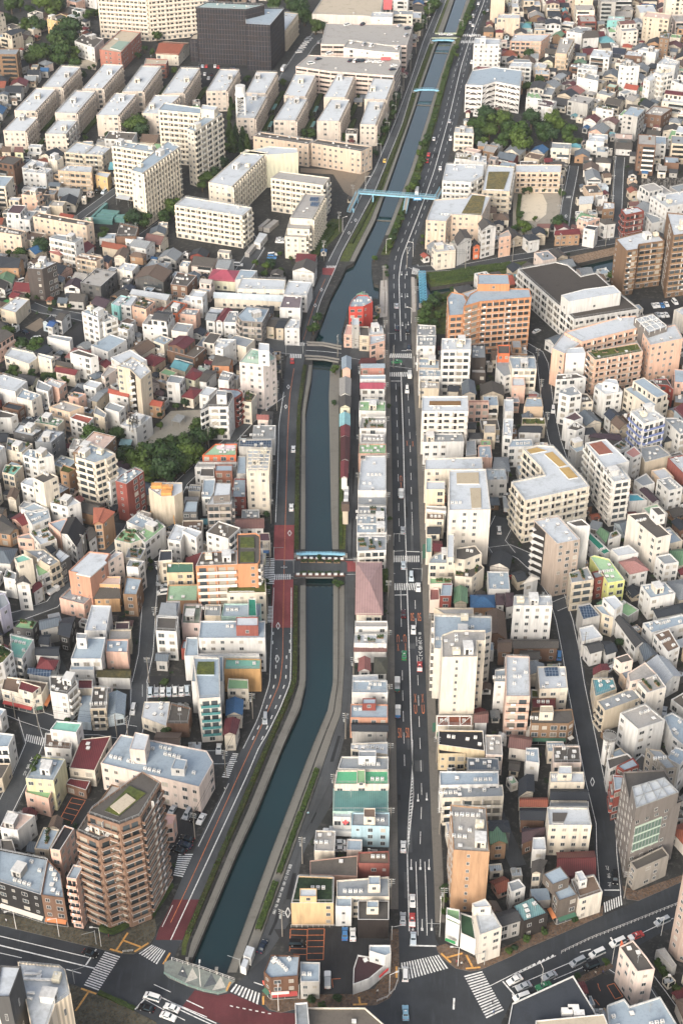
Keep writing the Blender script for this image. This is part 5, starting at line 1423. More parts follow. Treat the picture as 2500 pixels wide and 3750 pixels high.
def short_of(lb):
    for sep in (' with ', ' beside', ' by ', ' at ', ' behind', ' in front', ' of the', ' cut ', ' standing', ' near ', ' south ', ' north ', ' between', ' facing', ' whose', ' below', ' wrapping', ' above', ' in the', ' among', ' under', ','):
        i = lb.find(sep)
        if i > 8: lb = lb[:i]
    return ' '.join(lb.split()[:6])
def parse(text):
    out = []; T = None
    for ln in text.strip().split('\n'):
        if ln.startswith('T '):
            v = [float(x) for x in ln.split()[1:]]; T = Tile(v[0], v[1], v[2] if len(v) > 2 else 625); continue
        f = ln.split('|')
        if f[0] == 'c' or len(f) < 6: continue
        if f[0] == '+':
            h0, h1 = float(f[1]), float(f[2]); pts = [tuple(map(float, p.split(','))) for p in f[5].split()]
            q = fix_poly([T(x, y, h1) for x, y in pts]); out[-1][8].append((h0, h1, f[3], f[4], q)); continue
        kind, h, style, wk, rk, ex, ps, lb = f[:8]
        if 'Y' in style: continue
        h = float(h); g = ps.startswith('@'); pts = [tuple(map(float, p.split(','))) for p in ps.lstrip('@').split()]
        zz = h * .88 if style[0] in 'gGh' else h
        q = fix_poly([T(x, y, 0 if g else zz) for x, y in pts]); out.append([kind, h, style, wk, rk, ex, q, lb, []])
    return out
TR = parse(DATA)
for i, b in enumerate(TR):
    cx = sum(p[0] for p in b[6]) / len(b[6]); cy = sum(p[1] for p in b[6]) / len(b[6]); LAND.append((cx, cy, short_of(b[7])))
_c = {}
for x, y, s in LAND: _c[s] = _c.get(s, 0) + 1
LAND = [l for l in LAND if _c[l[2]] == 1]
for i, b in enumerate(TR):
    building(b[0], b[1], b[2], b[3], b[4], b[5], b[6], b[7], 100 + i, b[8])

# ---------------- the setting: ground with the canals cut out, water, roads, walks, markings
def interp(pl, y):
    """x of a polyline of (x, y) picture points at the picture row y"""
    for (x0, y0), (x1, y1) in zip(pl, pl[1:]):
        if (y0 - y) * (y1 - y) <= 0 and y0 != y1: return x0 + (x1 - x0) * (y - y0) / (y1 - y0)
    return pl[0][0] if abs(pl[0][1] - y) < abs(pl[-1][1] - y) else pl[-1][0]
WL = [(437, 2215), (544.5, 1960), (589.5, 1863), (652, 1708), (689.5, 1626), (702, 1568), (702, 1345), (701, 1260), (701, 1100), (701, 1000), (701, 949), (708, 905), (714.5, 871), (717, 844), (718, 815), (719, 784), (739, 737), (760, 680), (784, 636), (795, 612), (811.5, 604), (861.5, 504.5), (901.5, 392), (954, 241), (966.5, 200), (1001.5, 100), (1016.5, 72.5), (1041.5, 0), (1062, -60)]
WR = [(520, 2240), (622, 1960), (712, 1728), (752, 1633), (764.5, 1568), (765, 1345), (763, 1260), (760, 1176), (756, 972), (755, 909), (758, 849), (770, 815), (789, 784), (784, 765), (800, 704), (822, 673), (856, 690), (856, 684), (869, 686), (870, 655), (859, 652), (855, 632), (853, 600), (863, 587), (896.5, 509.5), (919, 449.5), (941.5, 392), (979, 275), (989, 240), (1001.5, 200), (1030, 117.5), (1046.5, 72.5), (1070, 0), (1088, -60)]
ML = [(915, 2110), (914, 1985), (912.8, 1893), (909, 1668), (906.5, 1568), (905, 1376), (901.5, 1176), (899, 1009), (894, 809), (895, 784), (891.5, 642), (891.5, 604.5), (897.7, 577), (909, 552), (939, 474.5), (970, 392), (1006.5, 270), (1034, 160), (1056.5, 92.5), (1094, 0), (1118, -60)]
MR = [(1000, 2160), (996.5, 2035), (990, 1893), (981.5, 1668), (977.7, 1568), (970, 1376), (961.5, 1176), (956.5, 1009), (945, 809), (944, 784), (943, 642), (944, 607), (949, 582), (965, 530), (986.5, 467), (1021.5, 392), (1056.5, 255), (1079, 150), (1087.7, 92.5), (1126.5, 0), (1150, -60)]
MC = [(940, 2160), (934.8, 1960), (949, 1830), (947, 1748), (943.4, 1655), (941, 1551), (934.8, 1356), (929.4, 1176), (926, 1009), (921, 866), (919.5, 809), (920, 784), (915.7, 637), (922.5, 589.5), (954, 509.5), (974, 457), (996.6, 392), (1031.7, 266), (1059, 150), (1075.5, 98), (1112, 0), (1136, -60)]
CL = [(357.5, 2150), (392, 2080), (447, 1950), (523.7, 1793), (552.5, 1726), (590, 1651), (616, 1568), (620, 1476), (626, 1351), (630, 1201), (635, 1084), (638, 972), (650, 896), (658, 821), (690, 784), (712, 692), (742, 617), (806.5, 492), (834, 429.5), (856.5, 392), (906.5, 275), (944, 175), (969, 95), (1009, 0), (1032, -60)]
CR = [(415.7, 2167), (502, 1960), (612, 1700), (669.5, 1568), (671, 1510), (673, 1351), (675.7, 1201), (678, 1059), (683, 934), (692, 859), (702, 809), (717, 762), (737, 692), (774.5, 612), (784, 584), (834, 492), (864, 437), (881.5, 392), (924, 287), (949, 200), (984, 105), (1025, 0), (1047, -60)]
CC = [(392, 2120), (434.7, 2030), (467, 1960), (552.5, 1771), (584, 1703), (602.6, 1663), (642.6, 1568), (649, 1513), (651.4, 1351), (655, 1201), (656.4, 1159), (660, 1009), (665, 909), (675, 846), (700, 770), (724, 692), (758, 615), (820, 492), (849, 430), (869, 392), (915, 280), (946, 188), (976, 100), (1017, 0)]
SL = [(572, 2235), (604.5, 2145), (672, 1960), (738, 1773), (767, 1685), (784, 1640), (791.5, 1526), (791.5, 1336), (797, 1176), (803, 1009), (807.7, 871), (809, 812)]
SR = [(617, 2192), (664.5, 2120), (695, 1960), (764.5, 1843), (774.5, 1755), (804, 1643), (811.5, 1501), (814, 1326), (819, 1176), (822, 1009), (824, 909), (825, 815)]
def rows(y0, y1, step=22):
    n = max(1, int(abs(y0 - y1) / step)); return [y0 + (y1 - y0) * i / n for i in range(n + 1)]
def band(L, Rr, y0, y1, f0=0.0, f1=1.0, step=22):
    """left and right point rows between two polylines, at shares f0..f1 of the way across"""
    a, b = [], []
    for y in rows(y0, y1, step):
        l, r = interp(L, y), interp(Rr, y)
        a.append(O(l + (r - l) * f0, y)); b.append(O(l + (r - l) * f1, y))
    return a, b
def sheet(name, a, b, z, mt, kind='structure'):
    m = MB()
    for i in range(len(a) - 1): m.face([(*a[i], z), (*b[i], z), (*b[i + 1], z), (*a[i + 1], z)], mt)
    o = m.build(name); o['kind'] = kind; return o
def line_at(m, pts, w, z, mt, dash=None):
    """a painted line of width w metres along world points, whole or dashed (on, off)"""
    def seg(a, b):
        d = Vector((b[0] - a[0], b[1] - a[1]))
        if d.length < .05: return
        n = Vector((-d.y, d.x)).normalized() * w / 2
        m.face([(a[0] - n.x, a[1] - n.y, z), (b[0] - n.x, b[1] - n.y, z), (b[0] + n.x, b[1] + n.y, z), (a[0] + n.x, a[1] + n.y, z)], mt)
    if not dash:
        for a, b in zip(pts, pts[1:]): seg(a, b)
        return
    pos = 0; on, off = dash
    for a, b in zip(pts, pts[1:]):
        L = math.hypot(b[0] - a[0], b[1] - a[1]); t = 0
        while t < L:
            ph = pos % (on + off); step = (on - ph) if ph < on else (on + off - ph); step = min(step, L - t) + 1e-6
            if ph < on: seg((a[0] + (b[0] - a[0]) * t / L, a[1] + (b[1] - a[1]) * t / L), (a[0] + (b[0] - a[0]) * (t + step) / L, a[1] + (b[1] - a[1]) * (t + step) / L))
            t += step; pos += step
water_loop = [O(*p) for p in WL] + [O(*p) for p in reversed(WR)]
T4 = Tile(1875, 625); T3 = Tile(1250, 625)
branch1 = [T3(*p) for p in ((690, 1000), (790, 1010), (818, 1072), (960, 1052), (1150, 1025), (1240, 1010), (1200, 1060), (1060, 1080), (900, 1130), (790, 1210), (690, 1290))]
branch2 = [T4(*p) for p in ((600, 858), (960, 775), (960, 800), (905, 945), (690, 945))]
HOLES = [ccw(water_loop), ccw(branch1), ccw(branch2)]
vs, es = [], []
def loop(p):
    k = len(vs); vs.extend(Vector(q) for q in p); es.extend((k + i, k + (i + 1) % len(p)) for i in range(len(p)))
loop([(-1500, 150), (1500, 150), (1500, 2600), (-1500, 2600)])
for hl in HOLES: loop(hl)
r_ = delaunay_2d_cdt(vs, es, [], 1, 1e-4)
m = MB(); G_ = mat('ground_mixed', hexc('3c3d3b', .6), 'ground', .9)
for f in r_[2]:
    pts = [r_[0][i] for i in f]; cx = sum(p.x for p in pts) / len(pts); cy = sum(p.y for p in pts) / len(pts)
    if not any(inside(cx, cy, hl) for hl in HOLES): m.face([(p.x, p.y, 0) for p in pts], G_)
struct(m.build('ground'))
WATER = mat('canal_water', (.002, .016, .018), 'water', .05)
m = MB(); WZ = -1.7
for hl in HOLES: m.face([(*p, WZ) for p in inset(hl, -.05)], WATER)
struct(m.build('canal_water'))
m = MB()
for hl in HOLES:
    for i in range(len(hl)): a, b = hl[i], hl[(i + 1) % len(hl)]; m.face([(*b, -2.5), (*a, -2.5), (*a, .02), (*b, .02)][::-1], M_STONE); m.face([(*b, -2.5), (*a, -2.5), (*a, .02), (*b, .02)], M_STONE)
struct(m.build('canal_bank'))
# roads
struct(sheet('main_road', *band(ML, MR, 2160, -60), .012, M_ASPH))
struct(sheet('canal_road', *band(CL, CR, 2167, -60), .012, M_ASPH2))
struct(sheet('service_road', *band(SL, SR, 2235, 812), .010, M_ASPH2))
A_, B_, C_, D_ = Tile(0, 3125), Tile(625, 3125), Tile(1250, 3125), Tile(1875, 3125)
av = [O(-60, 2118), O(0, 2125), O(140, 2160), O(275, 2192), O(340, 2190), O(357, 2150), O(415.7, 2163), O(400, 2200), O(436, 2225), O(540, 2262), O(566, 2240), O(572, 2232), O(617, 2190), O(618, 2260), O(640, 2283), O(690, 2290), O(800, 2285), O(880, 2260), O(912, 2210), O(915, 2108), O(1000, 2158), O(1030, 2215), O(1101, 2231), O(1176, 2197), O(1383, 2105), O(1466, 2070), O(1568, 2025), O(1640, 1995), O(1640, 2090), O(1533, 2135), O(1401, 2210), O(1316, 2240), O(1176, 2297), O(1150, 2352), O(1170, 2440), O(330, 2440), O(357, 2347), O(225, 2280), O(162, 2260), O(-60, 2225)]
m = MB(); m.face([(*p, .016) for p in ccw(av)], M_ASPH); struct(m.build('avenue'))
STREETS = [([(1401, 2060), (1401, 2047), (1393, 1960), (1391, 1893), (1366, 1793), (1351, 1718), (1331, 1618), (1321, 1568), (1311, 1501), (1296, 1426), (1276, 1363), (1240, 1312), (1201, 1276), (1170, 1262), (1130, 1268)], 7.2),
    ([(1200, 790), (1235, 810), (1246, 834), (1258, 934), (1273, 1009), (1290, 1060)], 6), ([(320, 1568), (318, 1643), (307, 1690), (330, 1700)], 6.5), ([(320, 1568), (335, 1501), (340, 1426), (345, 1351), (350, 1288)], 6),
    ([(62, 1643), (80, 1706), (50, 1780), (12, 1856), (-20, 1910)], 7), ([(-40, 1600), (62, 1643), (150, 1672), (230, 1672), (307, 1685)], 8), ([(275, 1201), (250, 1258), (160, 1336), (120, 1388), (50, 1413), (0, 1425)], 6.5),
    ([(645, 905), (589, 946), (532, 1009), (480, 1050), (417, 1109), (390, 1165), (370, 1200)], 6), ([(1318, 380), (1316, 392), (1301, 467), (1293, 530)], 6), ([(1424, 360), (1421, 392), (1416, 492), (1410, 552)], 6),
    ([(948, 610), (959, 617), (1059, 614), (1176, 592), (1288, 574), (1413, 552), (1568, 530)], 7), ([(600, 788), (650, 797), (700, 802)], 13), ([(785, 806), (825, 813), (894, 828), (950, 835)], 11), ([(625, 1305), (700, 1305)], 12), ([(760, 1303), (905, 1300)], 11),
    ([(70, 700), (100, 712), (175, 725), (230, 740)], 7), ([(175, 505), (190, 492), (265, 437), (330, 400)], 6), ([(655, 185), (662, 170), (705, 105), (730, 80), (760, 30)], 11), ([(500, 640), (520, 700), (560, 740)], 5),
    ([(1160, 1190), (1135, 1240), (1160, 1275)], 10), ([(380, 505), (300, 560), (250, 600)], 6), ([(560, 530), (590, 570), (545, 640)], 9), ([(1090, 90), (1180, 100), (1290, 108)], 9), ([(1480, 750), (1450, 790), (1340, 905)], 6), ([(470, 1740), (515, 1740), (540, 1735)], 7),
    ([(1435, 1300), (1330, 1370), (1270, 1395)], 6), ([(1050, 1620), (1100, 1760), (1150, 1900), (1190, 1990)], 5), ([(150, 1560), (110, 1480), (60, 1420)], 4), ([(1500, 2330), (1440, 2230), (1405, 2205)], 8),
    ([(-20, 905), (60, 925), (150, 1010)], 5), ([(395, 1050), (330, 1000), (230, 960)], 4)]
def ribbon(m, pts, w, z, mt):
    L, Rr = [], []
    for i, p in enumerate(pts):
        a = Vector(pts[max(0, i - 1)]); b = Vector(pts[min(len(pts) - 1, i + 1)]); d = (b - a).normalized(); n = Vector((-d.y, d.x)) * w / 2; p = Vector(p)
        L.append(tuple(p + n)); Rr.append(tuple(p - n))
    for i in range(len(pts) - 1): m.face([(*L[i + 1], z), (*L[i], z), (*Rr[i], z), (*Rr[i + 1], z)][::-1], mt)
    return L, Rr
ROADPOLY = []
MK = MB()      # painted markings, all in one sheet
for si, (pl, w) in enumerate(STREETS):
    pts = [O(*p) for p in pl]; m = MB(); L, Rr = ribbon(m, pts, w, .020 + .0015 * (si % 12), M_ASPH if si in (0, 1, 5, 10) else M_ASPH2); struct(m.build('street'))
    if w >= 6: line_at(MK, [tuple(Vector(a).lerp(Vector(b), .09)) for a, b in zip(L, Rr)], .18, .046, M_PAINT); line_at(MK, [tuple(Vector(a).lerp(Vector(b), .91)) for a, b in zip(L, Rr)], .18, .046, M_PAINT)
    for i in range(len(pts) - 1): ROADPOLY.append([L[i], L[i + 1], Rr[i + 1], Rr[i]])
# maroon road patches
for nm, (a, b) in dict(a=band(CL, CR, 1287, 1206), b=band(CL, CR, 1442, 1331), c=band(CL, CR, 2160, 2067)).items(): struct(sheet('maroon_surface', a, b, .024, M_MAR2 if nm == 'c' else M_MAROON))
for T_, pp in ((B_, ((220, 1262), (430, 1312), (550, 1290), (820, 1400), (900, 1460), (1140, 1475), (1300, 1500), (1300, 1600), (530, 1600), (100, 1420))), (Tile(1250, 1875), ((35, 452), (130, 452), (130, 548), (35, 548))), (Tile(625, 625), ((1392, 893), (1518, 880), (1478, 960), (1392, 952)))):
    m = MB(); m.face([(*T_(*p), .0465 if T_ is not B_ else .024) for p in pp][::-1], M_MAR2 if T_ is B_ else M_MAROON); struct(m.build('maroon_surface'))
# resurfaced patches
ra = random.Random(5); PT = [mat('asphalt_patch_dark', hexc('2c2f32', .7), 'asphalt'), mat('asphalt_patch_pale', hexc('565a5c', .75), 'asphalt')]
for A, B2, ya, yb in ((ML, MR, 2090, 100), (CL, CR, 1950, 100), (SL, SR, 2150, 830)):
    for _ in range(16):
        y = ra.uniform(ya, yb); f = ra.uniform(.02, .7); struct(sheet('asphalt_patch', *band(A, B2, y, max(yb, y - ra.choice([12, 25, 60, 110])), f, f + ra.choice([.08, .15, .26])), .0215, PT[ra.randrange(2)]))
# plazas, yards, lots
PAVE = mat('paving_mottled', hexc('5a594c', .7), 'paving', .9); BPAVE = mat('paving_brown', hexc('6b5b4e', .7), 'paving', .9)
SAND = mat('sand_yard', hexc('c8bba2', .75), 'roof', .95); GRASS = mat('grass_ground', (.075, .10, .03), 'veg', .95); LOT = mat('asphalt_lot', hexc('38393b', .7), 'asphalt')
EARTH = mat('bare_earth', hexc('8f7f6a', .75), 'roof', .95)
AREAS = [('sidewalk_plaza', A_, ((-60, 550), (600, 665), (780, 720), (1040, 770), (1420, 600), (1440, 690), (1425, 760), (1360, 865), (1230, 930), (1110, 928), (560, 800), (-60, 650)), .10, PAVE),
    ('sidewalk_plaza', A_, ((650, 1210), (900, 1285), (1430, 1555), (1560, 1750), (500, 1750)), .10, PAVE),
    ('sidewalk', C_, ((872, 860), (960, 835), (1240, 975), (1568, 835), (1700, 760), (1700, 880), (1568, 948), (1270, 1078), (1180, 1090), (1050, 1062), (920, 965), (878, 895)), .10, BPAVE),
    ('sidewalk', C_, ((450, 700), (525, 700), (530, 1180), (440, 1335), (320, 1400), (80, 1418), (-430, 1440), (-560, 1470), (-660, 1440), (-735, 1360), (-730, 1280), (-640, 1300), (100, 1300), (300, 1250), (440, 1060)), .10, BPAVE),
    ('sidewalk', D_, ((130, 730), (340, 640), (800, 500), (835, 480), (830, 575), (470, 735), (0, 935)), .108, BPAVE), ('sidewalk', D_, ((1010, 300), (1140, 350), (1568, 200), (1568, 262), (1160, 440), (1050, 425)), .10, BPAVE), ('sidewalk', D_, ((590, 1150), (900, 1010), (930, 1050), (640, 1200)), .10, BPAVE),
    ('playground_sand', Tile(0, 0, 2500), tuple((x * .6272, y * .6272) for x, y in ((470, 1665), (560, 1570), (625, 1505), (740, 1500), (742, 1560), (665, 1592), (620, 1605), (500, 1668))), .03, mat('playground_sand', hexc('9f998a', .75), 'roof', .95)),
    ('school_yard', T4, ((10, 170), (470, 190), (490, 260), (450, 420), (230, 590), (0, 590)), .03, mat('yard_grey', hexc('a9a08f', .75), 'roof', .95)),
    ('school_yard_sand', T4, ((90, 220), (180, 190), (280, 215), (320, 300), (310, 400), (230, 465), (120, 455), (60, 400), (50, 300)), .034, mat('yard_sand', hexc('dccdb0', .8), 'roof', .95)),
    ('grass_bank', T3, ((690, 930), (1240, 870), (1700, 830), (1700, 900), (1230, 1008), (820, 1068), (780, 1000), (690, 990)), .03, GRASS),
    ('grass_bank', T3, ((690, 1290), (790, 1215), (900, 1140), (1060, 1085), (960, 1260), (960, 1500), (690, 1500)), .03, GRASS),
    ('terrace_stones', T4, ((520, 790), (940, 700), (950, 770), (600, 850)), .03, mat('stone_terrace', hexc('8b7863', .75), 'paving')),
    ('parking_lot', C_, ((-620, 700), (100, 690), (460, 820), (430, 860), (110, 1000), (110, 1290), (-220, 1290), (-250, 1000), (-480, 930)), .02, LOT), ('parking_lot', Tile(0, 2500), ((640, 1040), (880, 1100), (770, 1310), (540, 1240)), .02, LOT),
    ('parking_lot', Tile(625, 2500), ((-50, 1130), (330, 1180), (130, 1560), (-100, 1560)), .02, LOT), ('parking_lot', Tile(625, 2500), ((-320, -60), (200, -60), (200, 190), (-320, 140)), .02, LOT), ('parking_lot', D_, ((660, 1200), (900, 1110), (1110, 1390), (780, 1440)), .02, LOT),
    ('parking_lot', Tile(0, 625), ((560, 1560), (760, 1380), (800, 1450), (800, 1600), (580, 1610)), .02, LOT), ('parking_lot', Tile(0, 625), ((140, 1500), (240, 1470), (460, 1560), (400, 1620), (80, 1620)), .02, LOT), ('parking_lot', Tile(0, 625), ((190, 120), (450, 140), (430, 190), (170, 190)), .02, LOT),
    ('construction_yard', Tile(0, 0, 2500), ((690, 385), (850, 395), (810, 455), (790, 440), (765, 400), (690, 395)), .03, EARTH), ('bare_lot', Tile(0, 625), ((230, 1440), (370, 1350), (440, 1400), (330, 1480)), .03, EARTH),
    ('estate_lawn', Tile(625, 625), ((1060, 800), (1480, 440), (1568, 440), (1568, 560), (1300, 830)), .02, GRASS), ('parking_lot', T4, ((1190, 1170), (1568, 1200), (1568, 1330), (1440, 1420), (1180, 1290)), .02, LOT),
    ('parking_lot', Tile(625, 0), ((180, 600), (720, 600), (720, 760), (260, 800)), .02, LOT), ('school_pool_yard', Tile(0, 0), ((660, 560), (900, 530), (880, 640), (740, 620)), .02, SAND), ('green_court', Tile(0, 625), ((-40, 1235), (60, 1180), (110, 1190), (0, 1262)), .03, mat('court_green', hexc('4fae5a', .7), 'roof'))]
for nm, T_, pp, z, mt_ in AREAS:
    q = ccw([T_(*p) for p in pp]); m = MB()
    if z > .05:
        for i in range(len(q)): a, b = q[i], q[(i + 1) % len(q)]; m.face([(*a, 0), (*b, 0), (*b, z), (*a, z)], M_CONC)
    m.face([(*p, z) for p in q], mt_); struct(m.build(nm))
# sidewalks along the main road, kerbed
def off_band(E, d0, d1, y0, y1, z, name, mt_):
    pts = [O(interp(E, y), y) for y in rows(y0, y1)]; a = []; b = []
    for i, p in enumerate(pts):
        u = Vector(pts[max(0, i - 1)]); v = Vector(pts[min(len(pts) - 1, i + 1)]); d = (v - u).normalized(); n = Vector((d.y, -d.x)); p = Vector(p)
        a.append(tuple(p + n * d0)); b.append(tuple(p + n * d1))
    m = MB()
    for i in range(len(a) - 1):
        m.face([(*a[i], z), (*b[i], z), (*b[i + 1], z), (*a[i + 1], z)], mt_)
        for e in (a, b): m.face([(*e[i], 0), (*e[i + 1], 0), (*e[i + 1], z), (*e[i], z)], M_CONC)
    o = m.build(name); struct(o); return a, b
SW = mat('sidewalk_grey', hexc('7b766d', .72), 'roof', .9)
SIDE = []
for E, d0, d1, y0, y1 in ((ML, -.05, -2.9, 2090, 610), (MR, .05, 2.9, 2120, 640)): SIDE.append(off_band(E, d0, d1, y0, y1, .13, 'sidewalk', SW))
# markings
def mid(A, B, f): return [(interp(A, y) + (interp(B, y) - interp(A, y)) * f, y) for y in rows(2140, -40, 16)]
def mark(pl, y0, y1, w, dash=None, mt_=M_PAINT, z=.05): line_at(MK, [O(interp(pl, y), y) for y in rows(y0, y1, 14)], w, z, mt_, dash)
mark(MC, 2140, 855, .32); mark(MC, 830, 838, .3); mark(MC, 783, -40, .32)
mark([(948, 1855), (949, 1793), (947, 1748), (947, 1700)], 1855, 1700, .2); mark([(934.8, 1960), (936.4, 1917), (939.5, 1855), (945.4, 1787), (947, 1748)], 1960, 1748, .22)
for k in range(22):
    y = 1790 + k * 7.2; a = O(interp([(936.4, 1917), (939.5, 1855), (945.4, 1787)], y), y); b = O(interp([(940, 1917), (948, 1855), (949, 1793)], y - 3), y - 3); line_at(MK, [a, b], .35, .054, M_PAINT)
for f in (.5,):
    mark(mid(ML, MC, f), 1760, 1470, .16, (5, 5)); mark(mid(ML, MC, f), 1440, 1350, .16); mark(mid(ML, MC, f), 1245, 880, .16, (5, 5)); mark(mid(ML, MC, f), 780, -40, .16, (5, 5))
    mark(mid(MC, MR, f), 1940, 1340, .16, (5, 5)); mark(mid(MC, MR, f), 1230, 1176, .16); mark(mid(MC, MR, f), 1170, 880, .16, (5, 5)); mark(mid(MC, MR, f), 780, -40, .16, (5, 5))
mark(mid(MC, MR, .33), 2150, 1980, .2); mark(mid(MC, MR, .68), 2150, 1980, .2)
def tl(T_, pts, w, mt_=M_PAINT, z=.05, dash=None): line_at(MK, [T_(*p) for p in pts], w, z, mt_, dash)
tl(C_, ((625, 852), (868, 857)), .5); tl(Tile(1250, 1875), ((487, 765), (603, 762)), .4); tl(Tile(1250, 1875), ((598, 363), (715, 366)), .4); tl(Tile(1250, 1250), ((455, 364), (550, 364)), .35); tl(Tile(1250, 1250), ((550, 85), (643, 85)), .35)
mark(CC, 2120, 846, .2, None, M_ORG); mark(CC, 780, 640, .16, None, M_ORG)
mark(mid(CL, CR, .10), 1945, 1800, .2); mark(mid(CL, CR, .06), 1720, 1350, .22); mark(mid(CL, CR, .06), 1200, 900, .22)
mark([(392, 2160), (484.7, 1960), (567.5, 1781), (595, 1716), (612.6, 1688), (642.6, 1628), (666.5, 1568), (668, 1500), (669, 1351)], 2160, 1350, .28)
mark(mid(CL, CR, .9), 760, -40, .2); mark(mid(CL, CR, .12), 600, -40, .2); mark(mid(CL, CR, .08), 2130, 2080, .2)
for f, y0, y1 in ((.3, 1700, 1490), (.75, 1700, 1500), (.88, 1500, 1455), (.12, 1480, 1452)): mark(mid(CL, CR, f), y0, y1, .35, (1.8, 3.2))
tl(A_, ((0, 765), (820, 962)), .25); tl(A_, ((-40, 840), (870, 1062)), .38); tl(A_, ((790, 1030), (885, 885)), .45); tl(A_, ((0, 920), (200, 965)), .2); tl(A_, ((610, 1070), (745, 1108)), .25); tl(A_, ((1240, 1440), (1340, 1330)), .4)
tl(A_, ((1370, 1275), (1568, 1370), (1900, 1510)), .25); tl(A_, ((1415, 1210), (1568, 1280)), .2); tl(A_, ((1310, 1335), (1500, 1440), (1700, 1540)), .2); tl(B_, ((0, 1375), (270, 1500), (420, 1568)), .3); tl(B_, ((0, 1402), (260, 1525), (380, 1580)), .3)
tl(B_, ((145, 1355), (300, 1428)), .3); tl(B_, ((765, 1190), (850, 1218)), .3)
for i in range(7): tl(B_, ((545 + i * 58, 1405 + i * 12), (572 + i * 58, 1413 + i * 11)), .3)
tl(D_, ((0, 1135), (400, 945)), .22); tl(D_, ((0, 1118), (200, 1020)), .15)
for i in range(9): tl(D_, ((20 + i * 42, 1122 - i * 20), (42 + i * 42, 1098 - i * 20)), .5)
tl(D_, ((0, 1235), (540, 1005), (560, 1000)), .2); tl(D_, ((660, 990), (780, 930), (1480, 600)), .2, dash=(6, 4)); tl(D_, ((380, 1165), (700, 1030)), .2); tl(D_, ((620, 915), (720, 885)), .3); tl(D_, ((0, 1300), (60, 1380)), .4)
tl(D_, ((845, 342), (985, 342)), .4); tl(C_, ((1360, 1225), (1568, 1120)), .2); tl(C_, ((1480, 1180), (1600, 1320)), .4); tl(C_, ((1035, 1335), (1028, 1440)), .5)
tl(D_, ((1300, 1130), (1420, 1290), (1568, 1500)), .2)
def diamond(T_, x, y, w, h):
    tl(T_, ((x, y - h), (x + w, y), (x, y + h), (x - w, y), (x, y - h)), .28, z=.058)
for a in ((Tile(625, 1875), 1092, 195, 16, 26), (Tile(625, 1875), 986, 1048, 16, 32), (Tile(625, 1875), 978, 1350, 17, 36), (Tile(1875, 2500), 736, 915, 18, 42), (Tile(625, 1250), 1080, 418, 13, 20), (Tile(625, 1250), 1057, 600, 12, 18), (Tile(625, 625), 1384, 1092, 11, 16), (Tile(625, 625), 1327, 1237, 12, 17), (T3, 130, 453, 12, 14), (T3, 68, 570, 12, 14), (B_, 1076, 550, 22, 48), (T4, 493, 415, 11, 14)): diamond(*a)
tl(Tile(625, 1875), ((1012, 508), (1070, 508)), .3); tl(Tile(625, 1875), ((1041, 490), (1041, 526)), .3)
def arrow(T_, x, y, dy, dx=0):
    tl(T_, ((x, y), (x + dx * .2, y + dy)), .2, z=.056); tl(T_, ((x + dx * .2, y + dy * .75), (x + dx * .2, y + dy)), .65, z=.06)
for x in (640, 724, 803): arrow(C_, x, 58, 98)
for x in (740, 828): arrow(C_, x, 608, 108)
arrow(C_, 655, 660, 55)
for x, y in ((702, 1025), (782, 1015)): arrow(Tile(1250, 2500), x, y, 70)
for x, y in ((552, 925), (600, 925), (552, 1125), (605, 1125), (560, 1390), (612, 1385)): arrow(T3, x, y, 34)
# crosswalks: stripes between edge a-b and edge d-c
CW = [(C_, (548, 1012), (890, 938), (978, 1062), (560, 1178), 15), (C_, (1125, 1132), (1330, 1522), (1490, 1445), (1290, 1088), 17), (B_, (548, 1275), (800, 1395), (820, 1290), (600, 1205), 8), (B_, (72, 10), (25, 205), (110, 222), (205, 10), 11),
    (A_, (965, 908), (770, 1215), (905, 1265), (1105, 955), 16), (A_, (1275, 925), (1440, 1025), (1520, 900), (1395, 845), 8), (Tile(625, 2500), (570, 652), (470, 870), (535, 878), (622, 655), 13), (Tile(0, 2500), (232, 540), (395, 585), (410, 510), (245, 475), 9),
    (Tile(1250, 2500), (432, 592), (436, 735), (497, 735), (497, 592), 9), (Tile(1250, 2500), (810, 566), (812, 705), (878, 705), (880, 577), 9), (Tile(1250, 1875), (480, 462), (713, 462), (713, 403), (480, 403), 12), (Tile(1250, 1875), (487, 720), (722, 718), (700, 657), (487, 657), 11),
    (Tile(1250, 1875), (378, 497), (378, 535), (435, 535), (435, 497), 4), (Tile(1250, 1875), (738, 518), (742, 625), (800, 625), (800, 522), 10), (Tile(625, 1875), (862, 430), (862, 655), (950, 665), (955, 427), 15), (Tile(625, 1875), (950, 627), (1100, 620), (1100, 572), (955, 572), 8),
    (Tile(625, 1875), (887, 867), (890, 1015), (940, 1015), (943, 867), 12), (Tile(1250, 1250), (440, 150), (642, 152), (642, 112), (450, 112), 11), (Tile(1250, 1250), (440, 323), (650, 325), (640, 282), (440, 284), 11), (Tile(1250, 1250), (656, 182), (656, 235), (700, 235), (700, 182), 5),
    (Tile(1250, 1250), (686, 822), (686, 862), (740, 862), (740, 822), 5), (Tile(625, 1250), (1095, 150), (1197, 155), (1200, 118), (1100, 113), 7), (Tile(625, 1250), (1170, 42), (1228, 42), (1228, 12), (1170, 12), 5), (Tile(625, 1250), (808, 617), (905, 550), (940, 556), (850, 625), 9),
    (Tile(1250, 0), (1112, 330), (1275, 332), (1272, 311), (1120, 309), 10), (Tile(1250, 0), (1097, 392), (1215, 392), (1215, 369), (1102, 369), 9), (D_, (850, 550), (1010, 480), (1000, 392), (840, 457), 8), (Tile(625, 625), (1428, 893), (1510, 893), (1518, 871), (1435, 871), 7), (T3, (642, 950), (700, 955), (715, 905), (657, 887), 6), (T4, (495, 250), (535, 250), (540, 229), (500, 229), 5)]
